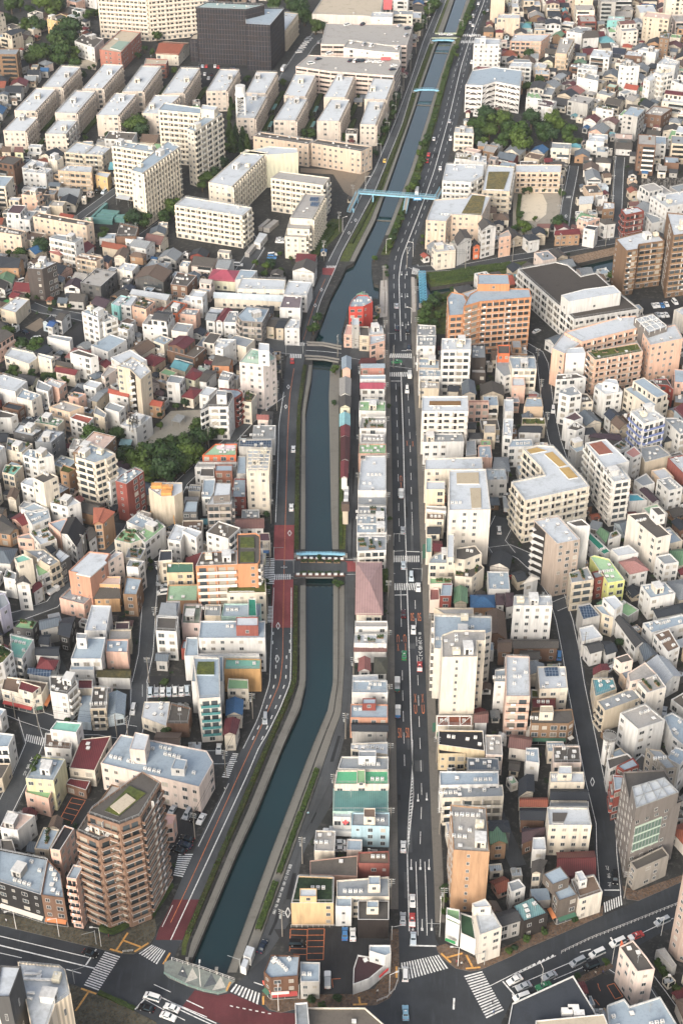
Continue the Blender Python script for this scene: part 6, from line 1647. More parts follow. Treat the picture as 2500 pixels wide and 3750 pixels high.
for T_, a, b, c, d, n in CW:
    m = MB(); a, b, c, d = [Vector(T_(*p)) for p in (a, b, c, d)]
    for i in range(n):
        f0, f1 = (i + .0) / (n - .5), (i + .5) / (n - .5)
        m.face([(*a.lerp(b, f0), .068), (*a.lerp(b, f1), .068), (*d.lerp(c, f1), .068), (*d.lerp(c, f0), .068)], M_PAINT)
    struct(m.build('crosswalk_marking'))
# orange bays of the car parks
for T_, grid in ((B_, [((1100, 700), (1255, 705)), ((1100, 755), (1255, 760)), ((1095, 820), (1252, 822)), ((1092, 880), (1250, 882)), ((1090, 930), (1245, 935)), ((1258, 700), (1412, 698)), ((1256, 757), (1410, 755)), ((1254, 808), (1408, 806)), ((1252, 864), (1406, 862)), ((1250, 925), (1404, 922)), ((1248, 985), (1400, 982)), ((1412, 698), (1400, 985)), ((1256, 705), (1248, 985)), ((1100, 700), (1090, 930)), ((1480, 1160), (1560, 1155)), ((1480, 1160), (1490, 1240))]),
                 (Tile(0, 2500), [((660, 1060), (785, 1085)), ((640, 1105), (760, 1130)), ((610, 1150), (730, 1180)), ((580, 1195), (700, 1225)), ((560, 1240), (670, 1280)), ((785, 1085), (655, 1300)), ((660, 1060), (560, 1240))]), (D_, [((870, 1220), (935, 1200)), ((935, 1200), (1015, 1320)), ((1015, 1320), (945, 1345)), ((945, 1345), (870, 1220)), ((1050, 1320), (1100, 1400)), ((690, 1370), (760, 1350)), ((760, 1350), (800, 1400)), ((785, 1200), (795, 1240)), ((795, 1240), (810, 1270))]),
                 (Tile(1875, 1250), [((1055, 490), (1130, 480)), ((1055, 490), (1110, 560)), ((1085, 500), (1140, 570)), ((1120, 485), (1160, 530)), ((740, 790), (810, 775)), ((760, 820), (830, 800))])):
    for s in grid: tl(T_, s, .2, M_ORG, .052)
for i in range(9): tl(Tile(625, 2500), ((-260 + i * 55, 20), (-260 + i * 55, 130)), .12, M_PAINT, .05)
for i in range(4): tl(Tile(625, 2500), ((90 + i * 65, 1260 + i * 12), (140 + i * 65, 1175 + i * 12)), .12, M_PAINT, .05)
for T_, s in ((A_, ((1010, 885), (1125, 918))), (A_, ((1070, 895), (1175, 735))), (A_, ((1130, 805), (1300, 868))), (A_, ((1235, 910), (1365, 830))), (A_, ((745, 1248), (885, 1298))), (A_, ((815, 1275), (695, 1455))), (A_, ((1500, 1025), (1562, 920))),
             (C_, ((915, 925), (1005, 1010))), (C_, ((960, 965), (1110, 925))), (C_, ((1145, 940), (1205, 1055))), (C_, ((1140, 1065), (1275, 1052))), (C_, ((105, 1397), (238, 1390))), (C_, ((160, 1325), (170, 1390))), (C_, ((505, 1045), (505, 1150))), (B_, ((548, 1190), (510, 1275))), (B_, ((850, 1320), (850, 1400)))):
    line_at(MK, [T_(*p) for p in s], .55, .112 + .12 * (T_ is B_), M_YEL)
struct(MK.build('road_markings'))
# writing on the roads
def text(s, T_, x, y, w_px, h_px, mt_, flip=False, rot=0.0, z=.064):
    me, dim = GLYPH[s]; me = me.copy()
    c = Vector(T_(x, y)); rx = (Vector(T_(x + w_px / 2, y)) - Vector(T_(x - w_px / 2, y))).length / max(dim.x, .01); ry = (Vector(T_(x, y - h_px / 2)) - Vector(T_(x, y + h_px / 2))).length / max(dim.y, .01)
    me.transform(Matrix.Diagonal((rx, ry, 1, 1))); me.materials.clear(); me.materials.append(mt_); o = put('road_lettering', me, None, (*c, z), R(180) * flip + rot); struct(o)
E_ = Tile(1250, 2500); F_ = Tile(1250, 1875); G2 = Tile(1250, 1250)
for x, y in ((535, 470), (606, 468)): text('50', E_, x, y, 34, 92, M_ORG)
for x, y in ((650, 962), (714, 962)): text('50', F_, x, y, 32, 74, M_ORG, True)
for x, y in ((677, 150), (745, 150)): text('X', E_, x, y, 20, 80, M_ORG)
for x, y in ((680, 252), (749, 252)): text('U', E_, x, y, 24, 84, M_ORG)
for x, y in ((588, 1245), (520, 1250)): text('X', F_, x, y, 15, 66, M_ORG)
for x, y in ((581, 1158), (518, 1160)): text('U', F_, x, y, 24, 70, M_ORG, True)
for x, y in ((602, 940), (655, 945)): text('X', G2, x, y, 14, 48, M_ORG)
for x, y in ((545, 1258),): text('U', G2, x, y, 20, 52, M_ORG, True); text('X', G2, x + 2, y + 66, 16, 56, M_ORG)
for i, ch in enumerate('バス優先7-9'):
    text(ch, F_, 727 - i * 1.5, [1352, 1300, 1246, 1196, 1155, 1134, 1114][i], 38 if i < 4 else 26, 42 if i < 4 else 20, M_PAINT, True)
for i, ch in enumerate('止まれ'): text(ch, D_, [893, 886, 873][i], [290, 207, 135][i], 30, 46, M_PAINT, True)
for i, ch in enumerate('とまれ'): text(ch, Tile(0, 2500), [290, 258, 228][i], [712, 776, 838][i], 30, 44, M_PAINT, False, R(-8))
for i in range(9): text('通学路注意徐行区間'[i], B_, 950 + i * 18, 545 - i * 52, 26, 40, M_PAINT, False, R(-14))

# ---------------- infill: small houses on every free lot between the traced buildings
import numpy as np
GX0, GY0, GW, GH = -340, 225, 680, 960
OCC = np.zeros((GH, GW), bool)
def stamp(p, grow=.5):
    p = inset(ccw(list(p)), -grow) if grow else p
    x0 = max(0, int(min(q[0] for q in p) - GX0)); x1 = min(GW, int(max(q[0] for q in p) - GX0) + 2); y0 = max(0, int(min(q[1] for q in p) - GY0)); y1 = min(GH, int(max(q[1] for q in p) - GY0) + 2)
    if x0 >= x1 or y0 >= y1: return
    X, Y = np.meshgrid(np.arange(x0, x1) + GX0 + .5, np.arange(y0, y1) + GY0 + .5); c = np.zeros(X.shape, bool); j = len(p) - 1
    for i in range(len(p)):
        (xi, yi), (xj, yj) = p[i][:2], p[j][:2]
        if yi != yj: c ^= ((yi > Y) != (yj > Y)) & (X < (xj - xi) * (Y - yi) / (yj - yi) + xi)
        j = i
    OCC[y0:y1, x0:x1] |= c
for q in FOOT: stamp(q, .7)
for A, B_2, y0, y1, g in ((ML, MR, 2160, -60, 3.2), (CL, SR, 2167, 812, 1.5), (CL, WR, 2167, -60, 1.5), (WL, ML, 800, -60, 2.5), (SL, SR, 2235, 812, 1.0)):
    if (A, B_2) == (WL, ML): A = WR; y0 = 668
    a, b = band(A, B_2, y0, y1, step=14)
    for i in range(len(a) - 1): stamp([a[i], b[i], b[i + 1], a[i + 1]], g)
stamp(av, 3)
for q in ROADPOLY: stamp(q, .8)
for hl in HOLES: stamp(hl, 2)
for nm, T_, pp, z, mt_ in AREAS: stamp([T_(*p) for p in pp], .3)
PARKS = [((0, 0), ((370, 380), (420, 300), (520, 180), (720, 260), (740, 420), (760, 600), (540, 620), (300, 600), (240, 500))), ((0, 0), ((-50, 60), (60, 0), (600, -40), (600, 110), (420, 160), (180, 240), (-50, 260))), ((1875, 0), ((-30, 1060), (470, 1040), (620, 1200), (620, 1370), (0, 1370))), ((1250, 0), ((1180, 1080), (1600, 1040), (1600, 1330), (1240, 1330))),
    ((0, 1250), ((740, 800), (1130, 790), (1200, 950), (1568, 940), (1568, 1290), (1400, 1260), (1100, 1130), (760, 960))), ((625, 1250), ((-40, 700), (260, 690), (500, 780), (540, 880), (420, 960), (260, 1060), (0, 1260))), ((0, 1250), ((60, 220), (400, 240), (680, 340), (640, 400), (0, 330))), ((0, 1250), ((100, 0), (460, 0), (450, 110), (120, 60))),
    ((0, 625), ((1100, 400), (1600, 330), (1568, 470), (1300, 520), (900, 620), (880, 480))), ((625, 625), ((780, 820), (1120, 800), (1080, 990), (800, 990))), ((625, 0), ((420, 950), (720, 1180), (740, 1380), (380, 1560))), ((0, 0), ((380, 780), (560, 600), (1700, 560), (1700, 1240), (140, 1390), (20, 1350), (0, 1180), (120, 1000))), ((625, 0), ((0, 560), (1568, 560), (1740, 1240), (480, 1280))), ((1250, 0), ((480, 820), (520, 900), (330, 1568), (170, 1568), (150, 1000))),
    ((0, 0), ((820, 100), (1568, 60), (1568, 560), (1300, 620), (900, 620))), ((625, 0), ((-20, 60), (1200, 0), (1568, -60), (1568, 500), (1200, 700), (-20, 640))), ((625, 625), ((0, 0), (1600, 0), (1600, 470), (1150, 830), (0, 780))), ((0, 625), ((900, 200), (1568, 60), (1568, 420), (820, 450))), ((625, 0), ((0, 1200), (1600, 1200), (1600, 1600), (0, 1600))), ((1875, 625), ((160, 1240), (460, 1500), (400, 1568), (140, 1568))), ((1875, 625), ((940, 1080), (1568, 1100), (1568, 1300), (1000, 1250))),
    ((1875, 625), ((1180, 90), (1568, 60), (1568, 190), (1180, 215))), ((625, 3125), ((540, 1100), (760, 760), (900, 800), (700, 1150)))]
for (ox, oy), pp in PARKS: stamp([Tile(ox, oy)(*p) for p in pp], 0)
NEARB = [(sum(p[0] for p in b[6]) / len(b[6]), sum(p[1] for p in b[6]) / len(b[6]), math.atan2(b[6][1][1] - b[6][0][1], b[6][1][0] - b[6][0][0])) for b in TR]
NB = np.array(NEARB)
def local_angle(x, y):
    i = int(np.argmin((NB[:, 0] - x) ** 2 + (NB[:, 1] - y) ** 2)); return NB[i, 2]
rf = random.Random(7)
WCH = ['w'] * 9 + ['c'] * 7 + ['b'] * 3 + ['p2', 'p2', 'g', 'w3', 'w3', 'c4', 'y2', 't4', 't', 'p', 'n3', 'w2', 'w2', 'g', 'g', 'b2', 'b', 'l', 'd', 'r', 'o4', 'n']
RF = ['w'] * 5 + ['g'] * 6 + ['l'] * 5 + ['b2'] * 4 + ['d', 'd3', 'e', 'e8', 'm5', 'n', 'r3', 'p3', 'sky2', 'g', 'l']
RG = ['d'] * 6 + ['k2'] * 5 + ['g'] * 4 + ['n'] * 3 + ['sl'] * 3 + ['r', 'r', 'r2', 'r8', 't3', 't', 'k3', 'k3', 'k6', 'u', 'e3', 'm2', 'r13', 'b2', 'rr']
CNAME = dict(w='white', c='cream', b='beige', p2='pale pink', g='grey', w3='ivory', c4='peach', y2='pale yellow', t4='buff', t='tan', p='pink', n3='brown', w2='off-white', l='pale blue-grey', d='dark grey', r='brick red', o4='sandy', mi='mint', n='dark brown', b2='stone')
RNAME = dict(w='white', g='grey', l='blue-grey', b2='stone grey', d='dark brown', d3='brown-grey', e='green', e8='pale green', m5='mint', n='brown', r3='plum', p3='rosy', sky2='pale blue', m4='teal', k2='slate', sl='slate blue', r='maroon', r2='wine red', r8='faded red', t3='plum brown', t='rust', k3='charcoal', k6='navy', u='bright blue', e3='moss green', m2='turquoise', r13='dark plum', rr='rust red')
FILL = []
def try_place(x, y, w, d, ang, gap=.25):
    ca, sa = math.cos(ang), math.sin(ang); nx, ny = int(w + 2 * gap) + 1, int(d + 2 * gap) + 1
    us = np.linspace(-w / 2 - gap, w / 2 + gap, nx + 1); vs2 = np.linspace(-d / 2 - gap, d / 2 + gap, ny + 1); U, V = np.meshgrid(us, vs2)
    ix = (x + U * ca - V * sa - GX0).astype(int); iy = (y + U * sa + V * ca - GY0).astype(int)
    if ix.min() < 0 or iy.min() < 0 or ix.max() >= GW or iy.max() >= GH or OCC[iy, ix].any(): return None
    OCC[iy, ix] = True
    return [(x + u * ca - v * sa, y + u * sa + v * ca) for u, v in ((-w/2, -d/2), (w/2, -d/2), (w/2, d/2), (-w/2, d/2))]
for pass_, (sizes, step) in enumerate([(((12, 17), (9, 13)), 7), (((8.5, 11), (7.5, 10)), 4), (((5.8, 8.2), (6.2, 8.2)), 3), (((4, 6), (4, 5.5)), 2.2), (((2.4, 4), (2.2, 3.4)), 1.8)]):
    y = 240.0
    while y < 1165:
        hw = min(330, 30 + y * .30); x = -hw
        while x < hw:
            xx, yy = x + rf.uniform(-1, 1), y + rf.uniform(-1, 1); ix, iy = int(xx - GX0), int(yy - GY0)
            if 0 <= ix < GW and 0 <= iy < GH and not OCC[iy, ix]:
                px, py = pix(xx, yy, 4)
                if -260 < px < 2760 and -200 < py < 3900 and not (pass_ == 0 and rf.random() > (.3 if yy < 600 else .12)) and not (pass_ == 1 and yy > 470 and rf.random() > .3):
                    a = local_angle(xx, yy)
                    if abs(math.sin(2 * a)) < .02: a += rf.uniform(-.03, .03)
                    q = try_place(xx, yy, rf.uniform(*sizes[0]), rf.uniform(*sizes[1]), a + (R(90) if rf.random() < .4 else 0))
                    if q:
                        i = min(range(4), key=lambda k: (q[k][1] + q[(k + 1) % 4][1])); q = q[i:] + q[:i]
                        big = pass_ == 0; flat = rf.random() < (.9 if big else .5 if yy < 560 else .34)
                        h = rf.choice([9, 9, 12, 12, 15, 18] if yy > 480 else [7, 8, 9]) if big else rf.choice([4.5, 6, 6, 7, 8.6] if flat else [5, 5.5, 6, 6.5])
                        if pass_ == 3: h = rf.choice([3, 3.5, 5, 5.5])
                        if pass_ == 4: h = rf.choice([2.4, 2.8, 3.4])
                        FILL.append((yy, q, h, 'F' if flat else rf.choice('ggGGh'), rf.choice(WCH), rf.choice(RF if flat else RG), 2 if pass_ == 4 else big))
            x += step
        y += step
FILL.sort(key=lambda f: f[0])
def simple_house(mw, mr, org, q, h, rs, wk, rk, rnd, detail=True):
    loc = [(p[0] - org[0], p[1] - org[1]) for p in q]; wm = wmat(wk); rm = rmat(rk, rs in 'gGh' and rk not in RIBS)
    if rs in 'gGh':
        span = min(math.hypot(loc[1][0] - loc[0][0], loc[1][1] - loc[0][1]), math.hypot(loc[3][0] - loc[0][0], loc[3][1] - loc[0][1])); rise = min(span * .26, 2.4); top = h - rise * .5
        for k in range(4): a, b = loc[k], loc[(k + 1) % 4]; mw.face([(*a, 0), (*b, 0), (*b, top), (*a, top)], wm)
        pitched(mw, mr, loc, top, rs, wm, rm, rise, .35)
    else:
        top = h; A, B, D = Vector(loc[0]), Vector(loc[1]), Vector(loc[3]); U = lambda u, v: tuple(A + (B - A) * u + (D - A) * v)
        step = rnd.random() < .5 and h > 5.5; low = h - 2.9 if step else h
        for k in range(4): a, b = loc[k], loc[(k + 1) % 4]; mw.face([(*a, 0), (*b, 0), (*b, low), (*a, low)], wm)
        flat_roof(mw, mr, loc, low, wm, rm, M_COPE if rnd.random() < .25 else None, .45, .2); top = low
        if step:
            u0, u1, v0, v1 = rnd.choice([(.04, .96, .35, .97), (.04, .62, .04, .96), (.38, .96, .04, .96), (.3, .96, .3, .96), (.04, .96, .45, .97)]); t_ = [U(u0, v0), U(u1, v0), U(u1, v1), U(u0, v1)]
            for k in range(4): a, b = t_[k], t_[(k + 1) % 4]; mw.face([(*a, low - .45), (*b, low - .45), (*b, h), (*a, h)], wm)
            if rnd.random() < .6: flat_roof(mw, mr, t_, h, wm, rmat(rnd.choice(RF)), None, .3, .2)
            else: pitched(mw, mr, t_, h, rnd.choice('gG'), wm, rmat(rnd.choice(RG), False), .9, .2)
            tq = [(p[0] + org[0], p[1] + org[1]) for p in t_]
            for k in range(4):
                a, b = tq[k], tq[(k + 1) % 4]
                if visible(a, b, h):
                    L = math.hypot(b[0] - a[0], b[1] - a[1]); nn = max(1, int(L / 2.6)); d_ = Vector((b[0] - a[0], b[1] - a[1])) / L; n_ = Vector((d_.y, -d_.x)) * .05
                    for j in range(nn):
                        c_ = Vector(a) - Vector(org) + d_ * (L * (j + .5) / nn) + n_; w_ = rnd.choice([.5, .7, .9]); mw.face([(*(c_ - d_ * w_), low + .3), (*(c_ + d_ * w_), low + .3), (*(c_ + d_ * w_), low + 2.1), (*(c_ - d_ * w_), low + 2.1)], M_GLASS)
        if detail:
            for _ in range(rnd.choice([1, 2, 3, 4, 5])):
                c = Vector(U(rnd.uniform(.1, .9), rnd.uniform(.08, .9))); s = rnd.uniform(.25, .8)
                mr.box(c.x - s, c.x + s, c.y - s * .7, c.y + s * .7, low - .45, low + rnd.choice([.2, .3, .5, .9]), rnd.choice([M_WHITE, M_STEEL, wm, M_DARK, M_CONC]))
    if rnd.random() < .55 and h > 5:          # a balcony on the front, glass behind, inner shade painted on its top
        A, B = Vector(loc[0]), Vector(loc[1]); d_ = (B - A).normalized(); n_ = Vector((d_.y, -d_.x)); L = (B - A).length; e0, e1 = L * rnd.choice([.06, .3]), L * rnd.choice([.94, .7]); bm_ = rnd.choice([wm, wm, M_WHITE, M_STEEL, rmat('n')])
        for f_ in range(1, max(2, int(top / 2.9))):
            z = f_ * 2.9; o0, o1 = A + d_ * e0, A + d_ * e1; pr = [tuple(o0 + n_ * .02), tuple(o0 + n_ * .9), tuple(o1 + n_ * .9), tuple(o1 + n_ * .02)]
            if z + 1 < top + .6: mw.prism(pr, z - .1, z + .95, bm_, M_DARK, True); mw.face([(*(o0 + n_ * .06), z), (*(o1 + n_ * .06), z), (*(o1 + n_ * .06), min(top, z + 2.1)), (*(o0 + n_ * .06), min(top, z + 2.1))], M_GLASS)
    for k in range(4):
        a, b = q[k], q[(k + 1) % 4]
        if visible(a, b, top): facade(None, org, a, b, top, 'w', wk, rnd, mw, k == 0)
cnt = {}; FARW, FARR = MB(), MB(); LIM = dict(house=300, flat_roofed_house=290, apartment_building=300, shed=300)
for b in TR: cnt[NAMES.get(b[0])] = cnt.get(NAMES.get(b[0]), 0) + 1
for i, (yy, q, h, rs, wk, rk, big) in enumerate(FILL):
    rnd = random.Random(5000 + i); name = 'shed' if big == 2 else 'apartment_building' if big else ('flat_roofed_house' if rs == 'F' else 'house')
    cnt[name] = cnt.get(name, 0) + 1
    cx, cy = sum(p[0] for p in q) / 4, sum(p[1] for p in q) / 4
    if cnt[name] > LIM[name]: simple_house(FARW, FARR, (0, 0), q, h, rs, wk, rk, rnd); continue
    fl = {1: 'one', 2: 'two', 3: 'three', 4: 'four', 5: 'five', 6: 'six'}[max(1, min(6, int(h / 2.9)))]
    lb = near_label(f"{CNAME.get(wk, wk)} {fl}-storey {'shed' if big == 2 else 'block' if big else 'house'}, {RNAME.get(rk, rk)} {dict(F='flat', g='gabled', G='gabled', h='hipped')[rs]} roof,", cx, cy)
    if yy < 520 and big != 2:
        building('A' if big else 'H', h, rs + ':w', wk, rk, ('a' if rnd.random() < .5 else '') + ('p' if big else ''), q, lb, 5000 + i, group='infill blocks of flats' if big else 'small houses of the quarter')

    else:
        root = put(name, None, None, (cx, cy, 0)); tag(root, lb, 'shed' if big == 2 else 'apartment building' if big else 'house', 'small sheds in the gaps' if big == 2 else 'infill blocks of flats' if big else 'small houses of the quarter')
        mw, mr = MB(), MB(); simple_house(mw, mr, (cx, cy), q, h, rs, wk, rk, rnd); mw.build('wall', root); mr.build('roof', root)
root = put('far_houses', None); root['label'] = 'dense mass of small white, cream and dark-roofed houses filling the far quarters'; root['category'] = 'houses'; root['kind'] = 'stuff'
for nm, mb_ in (('wall', FARW), ('roof', FARR)):
    if mb_.f: o = mb_.build(nm, root); o['kind'] = 'stuff'
print('FILL', len(FILL), cnt)

# ---------------- vehicles
CARC = dict(white='e4e4e0', silver='a9aeb2', ice='bccbd3', black='1b1c1f', navy='232f42', blue='2477b5', sky='7fb4cc', red='c5322c', green='2f8a57', teal='2d6f66', yellow='e9c23a', maroon='4b2428')
M_TYRE = mat('tyre', (.02, .02, .02)); M_CGL = mat('car_glass', (.03, .045, .055), 'plain', .08); M_RIM = mat('rim', (.35, .35, .36), 'plain', .4); M_HL = mat('headlight_lens', (.75, .75, .7), 'plain', .15); M_TL = mat('tail_lens', (.45, .03, .02), 'plain', .3)
SHAPE = dict(sedan=(4.5, 1.7, [(-2.25, .55, .35), (-2.2, .85, .3), (-1.5, .95, .28), (-1.0, 1.42, .26), (.35, 1.44, .26), (1.0, .98, .28), (2.1, .82, .32), (2.25, .55, .38)]),
    taxi=(4.6, 1.7, [(-2.3, .55, .35), (-2.25, .92, .3), (-1.4, .97, .28), (-.95, 1.44, .26), (.35, 1.44, .26), (.95, .98, .28), (2.2, .86, .32), (2.3, .55, .38)]),
    van=(4.7, 1.75, [(-2.35, .5, .35), (-2.33, 1.1, .3), (-2.15, 1.82, .27), (.9, 1.84, .27), (1.55, 1.15, .3), (2.25, .95, .32), (2.35, .55, .36)]))
def car_parts(t):
    """profile extruded across the width, sides leaning in above the belt line; returns meshes for body, glass"""
    L, W, prof = SHAPE[t]; hw = W / 2
    def build(col):
        b = MB(); bm = mat('car_paint_' + col, hexc(CARC[col], .85), 'plain', .25); top2 = mat('car_paint_white', hexc(CARC['white'], .85), 'plain', .25)
        up = [(x, z, hw - max(0, z - .95) * .32) for x, z, r in prof]
        for (x0, z0, w0), (x1, z1, w1) in zip(up, up[1:]):
            mm = bm if not (t == 'taxi' and col == 'red' and x0 > .9) else top2
            b.face([(x0, -w0, z0), (x1, -w1, z1), (x1, w1, z1), (x0, w0, z0)], mm)
            for s in (-1, 1):
                f = [(x0, s * w0, z0), (x1, s * w1, z1), (x1, s * hw, min(z1, .9)), (x0, s * hw, min(z0, .9))]; b.face(f if s > 0 else f[::-1], mm)
                f = [(x0, s * hw, min(z0, .9)), (x1, s * hw, min(z1, .9)), (x1, s * hw, .25), (x0, s * hw, .25)]; b.face(f if s > 0 else f[::-1], mm)
        for i in (0, -1):
            x, z, w = up[i]; f = [(x, -hw, .25), (x, hw, .25), (x, w, z), (x, -w, z)]; b.face(f if i else f[::-1], bm)
        return b.mesh('body')
    def glass():
        b = MB(); e = .012
        for i, (p, q) in enumerate(zip(prof, prof[1:])):
            (x0, z0), (x1, z1) = p[:2], q[:2]
            if abs(z1 - z0) > .3 and max(z0, z1) > 1.3:
                w = hw - .32 * (max(0, (z0 + z1) / 2 - .95)) - .12; a0, a1 = .12, .88; n = Vector((-(z1 - z0), 0, (x1 - x0))).normalized() * e
                X0, Z0, X1, Z1 = x0 + (x1 - x0) * a0 + n.x, z0 + (z1 - z0) * a0 + n.z, x0 + (x1 - x0) * a1 + n.x, z0 + (z1 - z0) * a1 + n.z
                b.face([(X0, -w, Z0), (X1, -w * .93, Z1), (X1, w * .93, Z1), (X0, w, Z0)], M_CGL)
        ht = max(z for x, z, r in prof); xs = [x for x, z, r in prof if z > ht - .1]; xa, xb = min(xs), max(xs)
        for s in (-1, 1):
            y0, y1 = s * (hw + e), s * (hw - (ht - .12 - .95) * .32 + e)
            f = [(xa - .3, y0, .98), (xb + .38, y0, .98), (xb, y1, ht - .12), (xa, y1, ht - .12)]; b.face(f if s < 0 else f[::-1], M_CGL)
        return b.mesh('window')
    return build, glass
def wheel_mesh():
    def f():
        b = MB(); n = 12; r = .31
        for (y0, y1, rr, mt_) in ((-.1, .1, r, M_TYRE), (-.105, .105, r * .6, M_RIM)):
            A = [(rr * math.cos(6.283 * i / n), y0, rr * math.sin(6.283 * i / n)) for i in range(n)]; B = [(x, y1, z) for x, y, z in A]
            for i in range(n): j = (i + 1) % n; b.face([A[i], B[i], B[j], A[j]], mt_)
            b.face(A, mt_); b.face(B[::-1], mt_)
        return b.mesh('wheel')
    return cached('wheel', f)
def lamp_mesh(mt_, nm):
    def f(): b = MB(); b.box(-.03, .03, -.18, .18, -.08, .08, mt_); return b.mesh(nm)
    return cached(nm + mt_.name, f)
def truck_mesh(col, big):
    def f():
        b = MB(); cab = mat('car_paint_white', hexc(CARC['white'], .85), 'plain', .25); bx = mat('car_paint_' + col, hexc(CARC[col], .85), 'plain', .25); L = 3.6 if big else 1.7
        b.prism([(L - .15, -.9), (L + 1.45, -.9), (L + 1.6, -.6), (L + 1.6, .6), (L + 1.45, .9), (L - .15, .9)], .45, 2.0, cab, None, True)
        b.box(-L, L - .25, -.72, .72, .45, .7, M_DARK); return b.mesh('cab')
    return cached(('cab', col, big), f)
CARN = {}
def place_car(x0, y0, x1, y1, T_, t, col):
    z = .02; a, b = Vector(T_(x0, y0, .7)), Vector(T_(x1, y1, .7)); c = (a + b) / 2; d = b - a; ang = math.atan2(d.y, d.x)
    nm = dict(sedan='parked_car', taxi='taxi', van='minivan', truck='small_truck', lorry='box_lorry')[t]
    if t == 'sedan': nm = 'car'
    root = put(nm, None, None, (c.x, c.y, z), ang); cn = dict(ice='pale blue', sky='light blue').get(col, col)
    kind = dict(sedan='passenger car', taxi='taxi', van='minivan', truck='small truck', lorry='box lorry')[t]
    tag(root, near_label(f"{cn} {kind}{' with white bonnet' if t == 'taxi' and col == 'red' else ''}", c.x, c.y), dict(sedan='car', taxi='taxi', van='van', truck='truck', lorry='truck')[t], 'cars and vans on the streets and lots')
    if t in SHAPE:
        bf, gf = car_parts(t); put('body', cached(('body', t, col), lambda: bf(col)), root); put('window', cached(('glass', t), gf), root); L = SHAPE[t][0] / 2; wx, wy = L * .6, .78
        if t == 'taxi': m_ = cached('sign', lambda: (lambda k: (k.box(-.12, .12, -.3, .3, 1.44, 1.6, M_WHITE), k.mesh('roof_sign'))[1])(MB())); put('roof_sign', m_, root)
        hz = .72
    else:
        big = t == 'lorry'; L = 3.6 if big else 1.7; put('cab', truck_mesh(col, big), root)
        k = cached(('cargo', col, big), lambda: (lambda k: (k.box(-L, L - .3, -(.98 if big else .85), (.98 if big else .85), .72, 2.9 if big else 1.95, mat('car_paint_' + col, hexc(CARC[col], .85), 'plain', .4), mat('cargo_roof', hexc('b9bdbd', .8), 'roof')), k.mesh('cargo_box'))[1])(MB())); put('cargo_box', k, root)
        g = cached(('cabglass', big), lambda: (lambda k: (k.face([(L + 1.61, -.6, 1.25), (L + 1.61, .6, 1.25), (L + 1.55, .6, 1.9), (L + 1.55, -.6, 1.9)], M_CGL), k.mesh('windscreen'))[1])(MB())); put('windscreen', g, root)
        wx, wy = L * .8, .8; L = L + 1.6; hz = .8
        root.location.x -= math.cos(ang) * .7; root.location.y -= math.sin(ang) * .7
    for sx in (-1, 1):
        for sy in (-1, 1): put('wheel', wheel_mesh(), root, (sx * wx + (.5 if t in ('truck', 'lorry') and sx > 0 else 0), sy * wy, .31))
    for sy in (-1, 1):
        put('headlight', lamp_mesh(M_HL, 'headlight'), root, (L - .02, sy * .6, hz)); put('tail_light', lamp_mesh(M_TL, 'tail_light'), root, (-(SHAPE[t][0] / 2 - .02) if t in SHAPE else -(L - 1.6), sy * .6, hz + .05))
T_ = None
for ln in CARS.strip().split('\n'):
    v = ln.split()
    if v[0] == 'T': T_ = Tile(float(v[1]), float(v[2])); continue
    a, b = [tuple(map(float, p.split(','))) for p in v[:2]]; place_car(*a, *b, T_, v[2], v[3])
# cars parked on the store's roof decks
for x, y, z in ((70, 550, 15), (120, 552, 15), (150, 550, 15), (185, 548, 15), (240, 552, 15), (300, 555, 15), (350, 558, 15), (470, 590, 15), (460, 625, 15), (90, 380, 19), (200, 400, 19), (270, 410, 19), (510, 430, 19), (45, 215, 16), (185, 215, 16), (520, 228, 16), (600, 250, 16), (585, 318, 16), (-120, 480, 15), (-220, 530, 15), (-290, 570, 15)):
    T_ = lambda px, py, zz=0, z=z: Tile(1250, 0)(px, py, z + .7); rr = random.Random(int(x * y)); col = rr.choice(['white', 'silver', 'white', 'black', 'navy'])
    place_car(x, y, x + rr.choice([18, 22]), y - rr.choice([4, 12]), T_, rr.choice(['sedan', 'van']), col); o = [ob for ob in (bpy.context.scene.collection.objects[-1],)][0]
    while o.parent: o = o.parent
    o.location.z = z + .02 - (.5 if z > 3 else 0)

